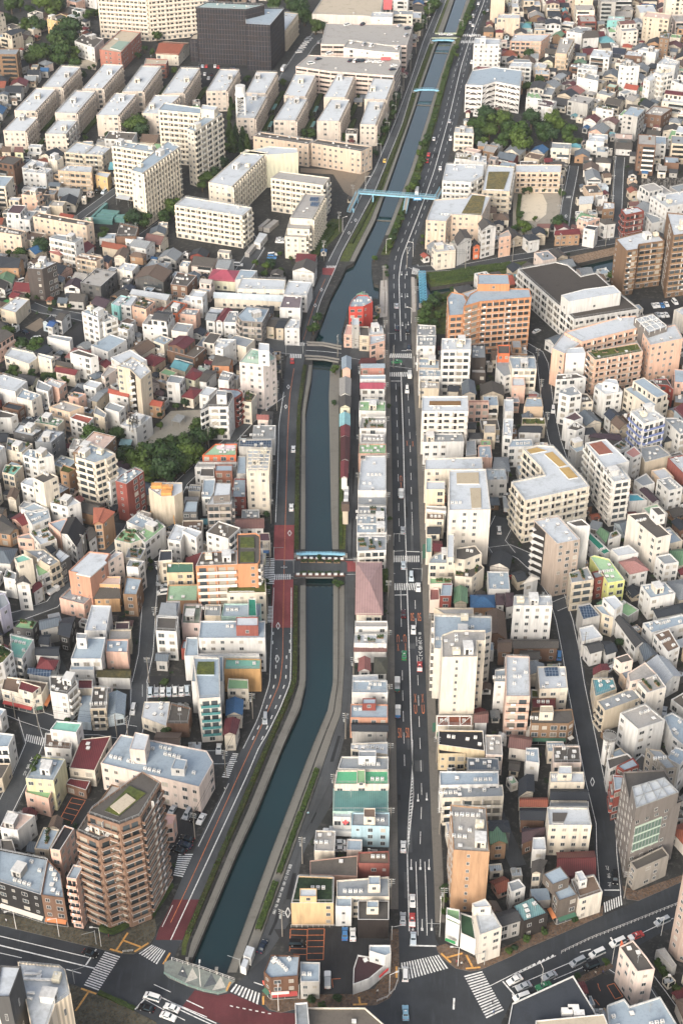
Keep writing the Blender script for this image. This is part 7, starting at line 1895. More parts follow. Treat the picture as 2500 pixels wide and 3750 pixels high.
# ---------------- trees, hedges and planting
def crown_mesh(k, cone=False):
    def f():
        r = random.Random(900 + k); b = MB(); lm = M_LEAF[k % 3]; lobes = []
        for i in range(11 if not cone else 9):
            if cone: t = i / 9; lobes.append((r.uniform(-.2, .2) * (1 - t), r.uniform(-.2, .2) * (1 - t), -.8 + 1.9 * t, .58 * (1 - t) + .16))
            else: a = r.uniform(0, 6.28); q = r.uniform(.15, .62); lobes.append((math.cos(a) * q, math.sin(a) * q, r.uniform(-.42, .5), r.uniform(.3, .52)))
        for (cx, cy, cz, R_) in lobes:
            for i in range(110):
                u, v = r.uniform(-1, 1), r.uniform(0, 6.283); s_ = math.sqrt(1 - u * u); n = Vector((s_ * math.cos(v), s_ * math.sin(v), u)); q = R_ * r.uniform(.72, 1.06)
                p = Vector((cx, cy, cz)) + n * q; s = r.uniform(.055, .105); t1 = (n.cross(Vector((r.uniform(-1, 1), r.uniform(-1, 1), r.uniform(-1, 1)))) + Vector((0, 0, .01))).normalized() * s; t2 = n.cross(t1).normalized() * s * .8 + n * r.uniform(-.5, .5) * s
                b.face([p - t1, p - t2, p + t1, p + t2], lm)
            n_ = 6
            for i in range(n_):
                for j in range(3):
                    def sp(a, c): th = 3.1416 * c / 3; return (cx + R_ * .7 * math.sin(th) * math.cos(6.283 * a / n_), cy + R_ * .7 * math.sin(th) * math.sin(6.283 * a / n_), cz + R_ * .7 * math.cos(th))
                    b.face([sp(i, j), sp(i, j + 1), sp(i + 1, j + 1), sp(i + 1, j)], lm)
        return b.mesh('crown')
    return cached(('crown', k, cone), f)
def trunk_mesh(k):
    def f():
        r = random.Random(k); b = MB(); b.cyl(0, 0, -1.6, -.5, .1, M_BARK, 8, .07)
        for i in range(5): a = 6.283 * i / 5 + r.random(); b.bar((0, 0, -.7 + i * .05), (math.cos(a) * .45, math.sin(a) * .45, .1 + r.random() * .2), .045, M_BARK)
        return b.mesh('trunk')
    return cached(('trunk', k), f)
TREES = '''0 1250|870,880,110 1080,850,80 960,960,90 1150,1050,110 1300,1100,130 1450,1050,130 1350,1200,120 1500,1180,130 1180,1130,90 1550,950,90 1470,670,35 1470,770,35 200,20,60 330,40,70 420,60,40 130,250,50 80,290,35 370,205,25 290,300,50 160,310,40 500,320,45 600,350,45 420,340,40 660,150,25
625 1250|100,950,110 30,1050,110 180,1020,110 250,900,90 330,850,80 260,780,70 380,770,70 450,820,60 130,560,45 50,590,35 1510,250,45 40,1150,90 120,1120,80 1500,560,28
0 0|600,280,120 540,380,100 650,350,90 330,500,90 430,480,80 560,500,80 680,480,60 700,580,60 440,40,100 540,50,60 350,210,70 250,230,60 100,40,60 40,180,60 130,200,50 280,80,50 1440,320,45 1400,470,30 1250,1130,90 1300,1200,70 860,600,20 820,620,20 980,1230,25 1030,1230,30 720,130,50 800,130,50 870,110,40 10,230,60 180,30,50 1330,440,35 1270,500,30 780,1260,30 750,680,40
625 0|540,1180,50 600,1200,50 660,1230,50 560,1300,60 550,950,40 540,1040,40 760,1190,40 1090,1210,30 1030,1210,25 1220,1210,40 1290,1220,50 1180,80,90 1230,140,70 1120,30,60 960,30,60 1330,230,60 1400,240,50 700,720,35 1030,750,35 1440,1250,25 700,1300,50 470,1480,60 400,1500,40 500,1350,50 640,1330,45 30,640,35
1250 0|500,880,50 450,960,50 380,1130,45 390,1190,50 320,1260,45 310,1400,35 850,30,60 800,90,50 740,170,50 700,250,50 1340,1050,90 1250,1130,80 1450,1100,90 1530,1180,80 1360,1200,70 1220,1250,70 1480,1290,60 1300,1300,50 30,1240,30 95,1250,30 790,1260,40 750,1310,40 720,1400,35 870,1030,25 860,1100,20 990,600,20 1060,430,22 1030,480,20 940,700,20 900,850,20 830,1150,24 760,1470,26 720,1520,26 1120,230,40 1160,150,35 1200,60,30 1310,110,20 1060,500,18 1010,560,18 470,1030,40
1875 0|180,1080,80 60,1200,90 70,1290,90 290,1190,80 380,1130,80 370,1230,60 520,1200,60 520,1290,60 610,1290,35 390,1050,50 150,490,50 60,470,40 20,510,40 230,730,40 130,790,50 60,760,30 1200,940,45 250,720,40 1130,1020,25
1250 625|510,500,35 490,560,30 470,610,32 440,690,28 550,390,30 560,440,25 410,880,25 410,930,20 640,150,50 300,800,30 780,1250,60 850,1200,60 760,1350,60 900,1320,50 850,1400,50 320,1340,30 1020,1090,30 860,1150,50 930,1180,40 680,110,40 700,60,35 420,960,20 740,660,20 745,600,18 740,800,20
625 625|880,870,45 920,850,50 860,940,40 1000,920,40 1010,940,40 780,840,35 1350,1350,50 1310,1440,55 1100,800,20 1000,760,25 160,1410,30 650,1480,30 510,1470,25 20,320,60 30,380,50 330,60,60 400,30,60 930,1500,25 1490,490,25 1440,500,25 290,130,50
0 625|380,690,70 170,770,60 80,750,30 940,600,50 960,540,40 1240,430,80 1330,450,60 1180,430,40 1500,410,60 1540,370,50 500,1210,30 640,1240,25 460,1270,20 1070,1310,25 60,1480,60 180,1560,50 260,1140,30 340,1160,25 1260,1340,22
1875 625|110,510,60 430,480,70 280,580,40 450,200,40 300,165,25 160,170,35 110,180,30 80,400,30 210,435,25 20,530,40 910,960,50 30,620,40 640,500,18
1250 1250|1260,430,35 1330,440,45 1330,490,40 1190,770,25 1250,765,25 1320,750,25 440,590,14 1540,1230,25
1250 1875|1340,600,50 1270,600,40 405,600,22 405,680,22 440,60,14
1875 1875|980,1200,50 945,60,30 1010,260,25
625 1875|870,630,35 890,700,35 890,760,30 1550,660,40 1510,640,25 1360,410,24 780,20,45 880,20,35
0 2500|1530,480,60 345,690,20 320,740,20 300,790,20 620,350,22
0 1875|20,1300,60 1380,450,20 1380,520,22 1500,1310,40 1165,920,30
1875 3125|570,600,38 290,720,30 140,780,40 860,1000,25 600,1130,25 1340,1000,15 1380,1070,15 1420,1150,15 1520,1260,22 20,870,35
1250 3125|945,320,40 945,420,35 940,520,25 1540,900,35
625 3125|1290,1345,45 1530,1330,40 1385,1400,35'''
ti = 0
for ln in TREES.split('\n'):
    hd, body = ln.split('|'); ox, oy = map(float, hd.split()); T_ = Tile(ox, oy)
    for s in body.split():
        x, y, r_px = map(float, s.split(',')); rt = random.Random(ti * 7 + 1)
        c0 = Vector(T_(x, y, 3)); c1 = Vector(T_(x + r_px, y, 3)); rad = max(1.1, (c1 - c0).length); hc = rad * 1.25 + (.6 if rad > 3 else .2)
        c = Vector(T_(x, y, hc)); cone = oy == 0 and ox == 625 and 500 < x < 800 and y > 900; base = c; sc = rad * rt.uniform(1.2, 1.35) * (1.18 if r_px >= 60 else 1)
        roofed = (ox, oy, x) in ((0, 2500, 345), (0, 2500, 320), (0, 2500, 300), (0, 1875, 20)); zb = 12 if roofed else 0
        if roofed: hc = zb + rad; base = Vector(T_(x, y, hc))
        nm = 'conifer_tree' if cone else ('street_tree' if rad < 2.4 else 'broadleaf_tree')
        root = put(nm, None, None, (base.x, base.y, zb)); kind = 'narrow conifer' if cone else ('small round tree' if rad < 2.4 else 'big spreading tree' if rad > 5.5 else 'leafy green tree')
        tag(root, near_label(kind, base.x, base.y), 'tree', 'trees and street trees')
        cr = put('crown', crown_mesh(ti % 5, cone), root, (0, 0, hc - zb), rt.uniform(0, 6.28)); cr.scale = (sc, sc, sc * (1.15 if cone else rt.uniform(.8, 1.0)))
        tk = put('trunk', trunk_mesh(ti % 3), root, (0, 0, 0)); tk.scale = (sc, sc, (hc - zb) / 1.6); tk.location.z = (hc - zb)
        ti += 1
def hedge(name, label, pts, w, h, mt_, grp, z0=0, dens=6.0):
    """a strip of shrubs along world points: a rough core with leaf-sized faces over it"""
    b = MB(); r = random.Random(int(pts[0][0] * 10)); org = pts[0]
    L, Rr = [], []
    for i, p in enumerate(pts):
        a = Vector(pts[max(0, i - 1)]); c = Vector(pts[min(len(pts) - 1, i + 1)]); d = (c - a).normalized(); n = Vector((-d.y, d.x)); ww = w / 2 * r.uniform(.8, 1.1); p = Vector(p) - Vector(org); L.append(p + n * ww); Rr.append(p - n * ww)
    for i in range(len(pts) - 1):
        h0 = h * .8
        for a, c in ((Rr[i], Rr[i + 1]), (L[i + 1], L[i])): b.face([(*a, 0), (*c, 0), (*c, h0), (*a, h0)], mt_)
        b.face([(*L[i], h0), (*Rr[i], h0), (*Rr[i + 1], h0), (*L[i + 1], h0)], mt_)
        ln_ = (Vector(pts[i + 1]) - Vector(pts[i])).length
        for _ in range(int(ln_ * w * dens)):
            t, u = r.random(), r.random(); p = (Rr[i].lerp(Rr[i + 1], t)).lerp(L[i].lerp(L[i + 1], t), u); p = Vector((p.x, p.y, h0 + r.uniform(-.1, .3) * h)); s = r.uniform(.12, .3)
            n = Vector((r.uniform(-1, 1), r.uniform(-1, 1), r.uniform(.2, 1))).normalized(); t1 = n.cross(Vector((r.random(), r.random(), .1))).normalized() * s; t2 = n.cross(t1) * .8; b.face([p - t1, p - t2, p + t1, p + t2], M_LEAF[r.randrange(2)])
    o = b.build(name, None, (*org, z0)); tag(o, label, 'hedge', grp); return o
def split_rows(L, Rr, y0, y1, f, step=12): return [O(interp(L, y) + (interp(Rr, y) - interp(L, y)) * f, y) for y in rows(y0, y1, step)]
# embankments: paved walk, stone kerb, planting, railing between water and road
HB = mat('hedge_olive', (.045, .052, .018), 'veg', .8); WK = mat('walkway_slabs', hexc('87847a', .68), 'roof')
for nm, A, B2, y0, y1, f0, f1, z, mt_ in (('canal_walkway', WL, CR, 2200, 1345, 0.0, .44, .06, WK), ('canal_walkway', WL, CR, 1262, 838, 0.0, .4, .06, WK), ('canal_walkway', WR, SL, 2235, 1345, 0.0, .42, .06, WK), ('canal_walkway', WR, SL, 1262, 838, 0, .45, .06, WK),
        ('canal_walkway', WL, CR, 600, 95, 0.0, .3, .06, WK), ('planting_bed', WL, CR, 600, -50, .35, .95, .03, GRASS), ('planting_bed', WL, CR, 2195, 1345, .66, .95, .03, GRASS), ('planting_bed', WL, CR, 1262, 840, .55, .97, .03, GRASS), ('canal_walkway', WR, SL, 2200, 1345, .5, .95, .055, WK), ('planting_bed', WR, SL, 1262, 840, .5, .95, .03, GRASS),
        ('canal_walkway', WR, ML, 540, 95, 0.02, .3, .06, WK), ('planting_bed', WR, ML, 585, -50, .32, .93, .03, GRASS), ('canal_walkway', WL, CR, 90, -50, 0, .6, .06, WK), ('canal_walkway', WR, ML, 90, -50, 0, .4, .06, WK)):
    struct(sheet(nm, *band(A, B2, y0, y1, f0, f1, 12), z, mt_))
hk = 0
for (A, B2, y0, y1, f, w, h, side) in ((WL, CR, 2150, 1990, .80, 1.5, .9, 'west'), (WL, CR, 1985, 1800, .80, 1.5, .9, 'west'), (WL, CR, 1795, 1600, .80, 1.5, .9, 'west'), (WL, CR, 1595, 1350, .78, 1.6, .9, 'west'), (WL, CR, 1262, 1060, .78, 1.6, .9, 'west'), (WL, CR, 1055, 840, .8, 1.5, .9, 'west'),
        (WR, SL, 2010, 1870, .72, 1.6, 1.3, 'east'), (WR, SL, 1868, 1770, .74, 1.6, 1.3, 'east'), (WR, SL, 2140, 2030, .72, 1.8, 1.3, 'east'), (WR, SL, 1255, 1050, .6, 1.2, .9, 'east'), (WR, SL, 1045, 850, .6, 1.2, .9, 'east'),
        (WL, CR, 560, 400, .75, 1.8, 1.0, 'west'), (WL, CR, 395, 230, .72, 1.9, 1.0, 'west'), (WL, CR, 225, 105, .7, 1.8, 1.0, 'west'), (WR, ML, 580, 500, .6, 3.0, 1.5, 'east'), (WR, ML, 495, 400, .62, 3.2, 1.5, 'east'), (WR, ML, 395, 250, .6, 3.4, 1.5, 'east'), (WR, ML, 245, 110, .6, 3.2, 1.5, 'east'), (WR, ML, 85, -40, .65, 4.0, 1.6, 'east')):
    pts = split_rows(A, B2, y0, y1, f, 10); c = pts[len(pts) // 2]
    hedge('hedge', near_label(f"low {'bright green' if side == 'east' else 'olive'} hedge along the canal's {side} bank", *c), pts, w, h, M_GREEN if side == 'east' else HB, 'hedges along the canal'); hk += 1
for T_, pp, w, h in ((T3, ((800, 990), (1000, 970), (1200, 930), (1400, 900), (1568, 880)), 7, 1.6), (T3, ((860, 1010), (1000, 1010), (1180, 980)), 4, 1.4), (Tile(0, 1250), ((380, 330), (500, 330), (650, 360)), 3, 2.2), (Tile(625, 625), ((1300, 800), (1400, 650), (1500, 500)), 5, 1.2), (A_, ((920, 690), (1040, 730), (1180, 650)), 2.2, 1.5), (A_, ((1380, 600), (1420, 520), (1500, 400), (1560, 300)), 2.4, 1.8), (A_, ((910, 1290), (1240, 1440)), 1.3, .9), (Tile(1250, 1875), ((402, 545), (400, 650), (398, 760)), 2.6, 1.6), (Tile(0, 0), ((640, 150), (760, 140), (900, 130)), 5, 3), (Tile(0, 0), ((140, 1370), (280, 1400)), 3, 2.5), (D_, ((1320, 1000), (1420, 1150), (1530, 1290)), 1.6, 1.2), (T4, ((70, 230), (50, 400), (60, 560)), 2, 1.5), (Tile(625, 2500), ((-40, -10), (-80, 40)), 2, 1.6)):
    pts = [T_(*p) for p in pp]; q = [pts[0]]
    for a, b in zip(pts, pts[1:]): n = max(1, int(math.hypot(b[0] - a[0], b[1] - a[1]) / 2)); q += [(a[0] + (b[0] - a[0]) * k / n, a[1] + (b[1] - a[1]) * k / n) for k in range(1, n + 1)]
    hedge('shrub_bed', near_label('bed of bushy green shrubs', *q[len(q) // 2]), q, w, h, M_GREEN, 'beds of shrubs', dens=4)

# garden greenery in the gaps between houses: too much and too small to count
GG = MB(); rg = random.Random(21)
for _ in range(9000):
    y = rg.uniform(245, 1150); x = rg.uniform(-.3, .3) * y; ix, iy = int(x - GX0), int(y - GY0)
    if not (0 <= ix < GW and 0 <= iy < GH) or OCC[iy, ix] or rg.random() > .55: continue
    hgt = rg.uniform(.5, 2.2); lm = M_LEAF[rg.randrange(3)]
    for _ in range(9):
        p = Vector((x + rg.uniform(-.8, .8), y + rg.uniform(-.8, .8), rg.uniform(.1, hgt))); s = rg.uniform(.25, .5); n = Vector((rg.uniform(-1, 1), rg.uniform(-1, 1), 1)).normalized(); t1 = n.cross(Vector((rg.random(), rg.random(), .1))).normalized() * s; t2 = n.cross(t1); GG.face([p - t1, p - t2, p + t1, p + t2], lm)
tag(GG.build('garden_greenery'), 'scattered bushes and pot plants filling gaps between the houses', 'greenery', None, 'stuff')

# ---------------- bridges, towers and other one-off structures
BLUEP = mat('bridge_blue_paint', hexc('7fc4e0', .9), 'wall', .5); MINTP = mat('rail_mint', hexc('8fc0ad', .8), 'wall', .5); BLUE2 = mat('truss_blue_paint', hexc('4fa8c8', .85), 'wall', .5)
def V3(T_, x, y, z): p = T_(x, y, z); return Vector((p[0], p[1], z))
def rail(name, label, cat, pts, h=1.1, mt_=M_WHITE, step=2.0, group=None, posts=.08):
    """posts with two rails along 3-D points"""
    o0 = pts[0]; root = put(name, None, None, o0); tag(root, label, cat, group); b = MB(); pm = MB()
    for a, c in zip(pts, pts[1:]):
        a, c = a - o0, c - o0; L = (c - a).length; n = max(1, int(L / step))
        for z in (h, h * .5): b.bar(a + Vector((0, 0, z)), c + Vector((0, 0, z)), .06, mt_)
        for i in range(n): p = a.lerp(c, i / n); pm.box(p.x - posts / 2, p.x + posts / 2, p.y - posts / 2, p.y + posts / 2, p.z, p.z + h + .03, mt_)
    b.build('rail', root); pm.build('post_row', root); return root
def deck(root, name, pts, z, th, mt_, top=None):
    m = MB(); m.prism(ccw(pts), z - th, z, mt_, top or mt_, True); return m.build(name, root)
def rel(pts, o): return [(p[0] - o[0], p[1] - o[1]) for p in pts]
P6, P7 = Tile(625, 1875), Tile(625, 1250)
# middle bridge with planters and a blue edge beam
q = [P6(*p) for p in ((1128, 455), (1600, 455), (1620, 470), (1620, 575), (1500, 600), (1210, 600), (1140, 615), (1122, 600))]; o = q[0]
root = put('road_bridge', None, None, (*o, 0)); tag(root, 'short road bridge with planted parapets and a bright blue edge beam', 'bridge')
deck(root, 'deck', rel(q, o), .12, .7, M_CONC, M_ASPH2)
for (a, b, c_) in (((1150, 440), (1600, 448), 0), ((1140, 590), (1600, 590), 1)):
    A, B = V3(P6, *a, .1) - Vector((*o, 0)), V3(P6, *b, .1) - Vector((*o, 0)); m = MB(); m.bar(A + Vector((0, 0, .45)), B + Vector((0, 0, .45)), .9, mat('parapet_brown', hexc('6d4a40', .8), 'wall'), .7); m.build('parapet', root)
    for i in range(8): p = A.lerp(B, (i + .5) / 8); put('lamp_block', cached('lampblk', lambda: (lambda k: (k.box(-.6, .6, -.5, .5, 0, .35, M_WHITE), k.mesh('lamp_block'))[1])(MB())), root, (p.x, p.y, .9))
    for i in range(5): p = A.lerp(B, (i + 1) / 6); put('planter', planter_mesh(i % 4), root, (p.x, p.y + (1.3 if not c_ else 1.2) * (-1 if not c_ else 1), .1))
m = MB(); A, B = V3(P6, 1200, 600, -.3) - Vector((*o, 0)), V3(P6, 1510, 600, -.3) - Vector((*o, 0)); m.bar(A, B, .5, mat('beam_blue', hexc('4f9fd0', .85), 'wall'), .5); m.build('edge_beam', root)
# upper canal bridge, arched, with white parapets
q = [P7(*p) for p in ((1235, 25), (1600, 30), (1660, 60), (1640, 150), (1540, 185), (1400, 165), (1240, 160))]; o = q[0]
root = put('road_bridge', None, None, (*o, 0)); tag(root, 'pale arched road bridge with long white parapets across the teal canal', 'bridge')
deck(root, 'deck', rel(q, o), .25, .8, M_CONC, M_ASPH)
for pp in (((1250, 8), (1400, 12), (1568, 45)), ((1250, 30), (1400, 34), (1568, 70)), ((1232, 130), (1400, 140), (1550, 165)), ((1240, 158), (1400, 165), (1540, 190))):
    m = MB(); pts = [V3(P7, *p, .7) - Vector((*o, 0)) for p in pp]
    for a, b in zip(pts, pts[1:]): m.bar(a, b, .3, M_CONC, .9)
    m.build('parapet', root)
m = MB(); line_at(m, [tuple(V3(P7, *p, .3).xy - Vector(o)) for p in ((1240, 80), (1400, 90), (1568, 108))], .25, .27, M_PAINT); m.build('lane_line', root)
# plaza bridge at the bottom with grey and white triangles
q = [B_(*p) for p in ((-60, 1010), (0, 985), (160, 1030), (590, 1180), (555, 1215), (515, 1280), (435, 1302), (300, 1275), (150, 1225), (-20, 1150), (-60, 1110))]; o = q[0]
root = put('plaza_bridge', None, None, (*o, 0)); tag(root, 'canal-head bridge plaza paved with pale and grey triangles', 'bridge')
PG, PL, PD = mat('paving_grey_green', hexc('8f978e', .75), 'wall'), mat('paving_pale', hexc('cfcabb', .8), 'wall'), mat('paving_dark', hexc('656b70', .75), 'wall')
deck(root, 'deck', rel(q, o), .22, .8, M_CONC, PG)
m = MB()
for tri, mt_ in (((( 65, 1125), (110, 1040), (165, 1160)), PD), (((130, 1200), (200, 1060), (250, 1155)), PL), (((300, 1240), (375, 1110), (425, 1210)), PD), (((380, 1270), (460, 1140), (505, 1240)), PL)): m.face([(*(Vector(B_(*p)) - Vector(o)), .235) for p in tri], mt_)
m.build('triangle_paving', root)
def rl(pp, z=.22): return [V3(B_, *p, z) for p in pp]
rail('bridge_railing', 'white railing with stone posts along the canal head', 'railing', rl(((10, 985), (160, 1035), (300, 1075), (425, 1120), (590, 1180))), 1.3, M_WHITE, 1.5)
rail('bridge_railing', 'mint green railing curving round the bridge plaza', 'railing', rl(((-60, 1115), (0, 1150), (150, 1225), (300, 1275), (435, 1302), (515, 1280))), 1.0, MINTP, 1.5)
for x, y in ((155, 1020), (425, 1110)): b = MB(); b.box(-.35, .35, -.35, .35, 0, 2.0, M_STONE); b.box(-.45, .45, -.45, .45, 2.0, 2.2, M_CONC); p = B_(x, y); tag(b.build('stone_post', None, (*p, .2)), 'stone lantern post on the canal-head railing' + (', eastern one' if x > 300 else ', western one'), 'post', 'stone posts of the canal-head railing')
# top bridge
U0 = Tile(1250, 0); q = [U0(*p) for p in ((800, 300), (1090, 300), (1085, 345), (825, 350))]; o = q[0]
root = put('road_bridge', None, None, (*o, 0)); tag(root, 'far road bridge with cars on it beside a pale blue pipe beam', 'bridge'); deck(root, 'deck', rel(q, o), .3, 1, M_CONC, M_ASPH2)
for pp in (((830, 345), (1060, 345)), ((860, 303), (1060, 303))): m = MB(); a, b = [V3(U0, *p, .8) - Vector((*o, 0)) for p in pp]; m.bar(a, b, .35, mat('parapet_green', hexc('b9c2a0', .8), 'wall'), 1); m.build('parapet', root)
def pipe(T_, a, b, z, r, label, arch=.0, piers=()):
    A, B = V3(T_, *a, z), V3(T_, *b, z); root = put('pipe_bridge', None, None, A); tag(root, label, 'pipe bridge'); n = 14; m = MB()
    pts = [(A.lerp(B, i / n) - A + Vector((0, 0, arch * min(1, 4 * min(i / n, 1 - i / n))))) for i in range(n + 1)]
    for p, q_ in zip(pts, pts[1:]):
        m.bar(p, q_, r * 1.5, BLUEP); m.bar(p + Vector((0, .0, 0)), q_ + Vector((0, 0, 0)), r * 2, BLUEP, r * 1.0)
    m.build('pipe', root); k = MB()
    for p, q_ in zip(pts, pts[1:]): k.bar(p + Vector((0, -r, r + .9)), q_ + Vector((0, -r, r + .9)), .07, BLUEP); k.bar(p + Vector((0, -r, r)), p + Vector((0, -r, r + .9)), .07, BLUEP)
    k.build('handrail', root)
    for i, e in enumerate((pts[0], pts[-1])): g = MB(); g.box(e.x - .9, e.x + .9, e.y - .8, e.y + .8, -z - .1, .1, M_CONC); g.build('footing', root)
pipe(P6, (1155, 390), (1600, 392), 1.2, .5, 'light blue arched water pipe crossing beside the planted bridge', .4)
pipe(U0, (665, 832), (893, 832), 1.6, .6, 'light blue pipe bridge crossing the upper canal above the weir', .8)
pipe(U0, (830, 372), (1035, 372), 1.6, .6, 'pale blue pipe beam in front of the far road bridge', .5)
for nm, T_, a, b in (('weir', U0, (684, 962), (818, 966)), ('weir', T3, (305, 452), (455, 462)), ('weir', U0, (850, 480), (975, 486))):
    A, B = V3(T_, *a, -1.6), V3(T_, *b, -1.6); m = MB(); m.bar(Vector(), B - A, .8, M_STONE, .5); tag(m.build('canal_weir', None, A), near_label('low dark weir sill across the canal water', A.x, A.y), 'weir', 'weir sills')
# blue footbridge with three stairs
Z = 5.6; A, B, C1, M1 = V3(T3, 150, 192, Z), V3(T3, 868, 246, Z), V3(T3, 600, 232, Z), V3(T3, 230, 200, Z)
root = put('footbridge', None, None, (A.x, A.y, 0)); tag(root, 'long light blue footbridge over canal and roads with stairs down', 'footbridge'); o = Vector((A.x, A.y, 0))
def walk(name, a, b, w, th=.35, fence=1.15):
    m = MB(); d = (b - a); n = Vector((-d.y, d.x, 0)).normalized() * w / 2
    p = [a - n, b - n, b + n, a + n]; m.face(p, M_CONC); m.face([v - Vector((0, 0, th)) for v in p[::-1]], BLUEP)
    for i in range(4): u, v = p[i], p[(i + 1) % 4]; m.face([u - Vector((0, 0, th)), v - Vector((0, 0, th)), v, u], BLUEP)
    m.build(name, root); k = MB()
    for s in (-1, 1):
        for zz in (fence, fence * .55, .15): k.bar(a + n * s + Vector((0, 0, zz)), b + n * s + Vector((0, 0, zz)), .08, BLUEP)
        ns = max(2, int(d.length / 1.2))
        for i in range(ns + 1): p_ = (a + n * s).lerp(b + n * s, i / ns); k.bar(p_, p_ + Vector((0, 0, fence)), .06, BLUEP)
        k.bar(a + n * s - Vector((0, 0, .3)), b + n * s - Vector((0, 0, .3)), .15, BLUEP, .7)
    k.build('parapet_rail', root)
walk('deck', A - o, B - o, 2.6, .6)
for a, b in (((150, 200), (68, 375)), ((605, 245), (578, 385)), ((868, 246), (918, 160))):
    top = V3(T3, *a, Z) - o; bot = V3(T3, *b, .2 if b[1] > 200 else 4) - o; walk('stair_ramp', top, bot, 2.0)
for x, y in ((150, 205), (290, 210), (595, 240), (860, 252), (110, 290)):
    p = V3(T3, x, y, Z) - o; hh = Z if x != 110 else 2.6; m = MB(); m.cyl(p.x, p.y, 0, hh - .5, .35, BLUEP, 10); m.build('pier', root)
m = MB(); p = V3(T3, 697, 243, Z + .4) - o; m.box(p.x - 2.2, p.x + 2.2, p.y - 1.62, p.y - 1.5, Z - .5, Z + 1.3, mat('sign_blue', hexc('3f9fd0', .85))); m.box(p.x - 1.6, p.x + 1.6, p.y - 1.66, p.y - 1.62, Z + .1, Z + .7, M_WHITE); m.build('road_sign', root)
# blue truss pipe bridge
A, B = V3(T3, 738, 950, 1.5), V3(T3, 752, 1215, 1.5); root = put('truss_bridge', None, None, A); tag(root, 'bright blue lattice truss bridge over the branch canal', 'truss bridge'); d = B - A; n_ = Vector((1.6, 0, 0)); N = 11
for nm, z0 in (('top_lattice', 1.8), ('bottom_lattice', 0)):
    m = MB()
    for s in (-1, 1): m.bar(n_ * s + Vector((0, 0, z0)), d + n_ * s + Vector((0, 0, z0)), .28, BLUE2)
    for i in range(N):
        a, b = d * (i / N), d * ((i + 1) / N); zz = Vector((0, 0, z0)); m.bar(a - n_ + zz, a + n_ + zz, .2, BLUE2); m.bar(a - n_ + zz, b + n_ + zz, .17, BLUE2); m.bar(a + n_ + zz, b - n_ + zz, .17, BLUE2)
    m.build(nm, root)
m = MB()
for s in (-1, 1):
    for i in range(N): a, b = d * (i / N) + n_ * s, d * ((i + 1) / N) + n_ * s; m.bar(a, a + Vector((0, 0, 1.8)), .15, BLUE2); m.bar(a, b + Vector((0, 0, 1.8)), .13, BLUE2)
m.build('side_lattice', root); m = MB(); m.box(-2.2, 2.2, .5, 2.5, -1.5, .1, M_CONC); m.box(d.x - 2.2, d.x + 2.2, d.y - 2, d.y, -1.5, .1, M_CONC); m.build('abutment', root)
# boardwalk beside the road north of the island
for nm, T_, pp in (('promenade', T3, ((358, 1010), (418, 1005), (425, 1200), (418, 1340), (350, 1350), (352, 1180))), ('promenade', T3, ((640, 975), (670, 980), (682, 1295), (650, 1300)))):
    m = MB(); m.prism(ccw([T_(*p) for p in pp]), -.5, .15, M_STONE, mat('promenade_stone', hexc('b7aea2', .8), 'roof')); struct(m.build(nm))
# round stair tower at the fork
T25 = Tile(1875, 2500); c = T25(897, 500, 11); root = put('stair_tower', None, None, (*c, 0)); tag(root, 'round concrete tower with a curved railed roof at the street fork', 'tower')
m = MB(); m.cyl(0, 0, 0, 10.8, 1.9, wmat('w'), 24, None, M_CONC); m.build('wall', root); m = MB(); m.cyl(0, 0, 10.7, 11.0, 2.2, M_CONC, 24); m.build('roof', root)
m = MB()
for i in range(20): a, b = 6.283 * i / 20, 6.283 * (i + 1) / 20; m.bar((2.1 * math.cos(a), 2.1 * math.sin(a), 11.9), (2.1 * math.cos(b), 2.1 * math.sin(b), 11.9), .07, M_STEEL); m.bar((2.1 * math.cos(a), 2.1 * math.sin(a), 11), (2.1 * math.cos(a), 2.1 * math.sin(a), 11.9), .06, M_STEEL)
m.build('railing', root)
for i in range(3): put('window', window_mesh(.6, 1.3, M_GLASS), root, (-.5, -1.86, 2.5 + i * 3), .1)
# white lattice water tower of the estate
T01 = Tile(625, 0); c = T01(655, 1225); root = put('water_tower', None, None, (*c, 0)); tag(root, 'white lattice water tower rising between the estate slabs', 'water tower'); H_ = 29
for sx in (-1, 1):
    for sy in (-1, 1): m = MB(); m.box(sx * 2.4 - .45, sx * 2.4 + .45, sy * 2.4 - .45, sy * 2.4 + .45, 0, H_ - 6, M_WHITE); m.build('leg', root)
m = MB()
for i in range(9):
    z = 1.5 + i * 2.5
    for a, b in (((-2.4, -2.4), (2.4, -2.4)), ((2.4, -2.4), (2.4, 2.4)), ((2.4, 2.4), (-2.4, 2.4)), ((-2.4, 2.4), (-2.4, -2.4))): m.bar((*a, z), (*b, z), .3, M_WHITE); m.bar((*a, z), (*b, z + 2.5), .16, M_WHITE)
m.build('lattice', root); m = MB(); m.cyl(0, 0, H_ - 6, H_ - 4.6, 3.3, M_WHITE, 8); m.cyl(0, 0, H_ - 4.6, H_, 2.9, M_WHITE, 20, None, M_COPE); m.build('tank', root)
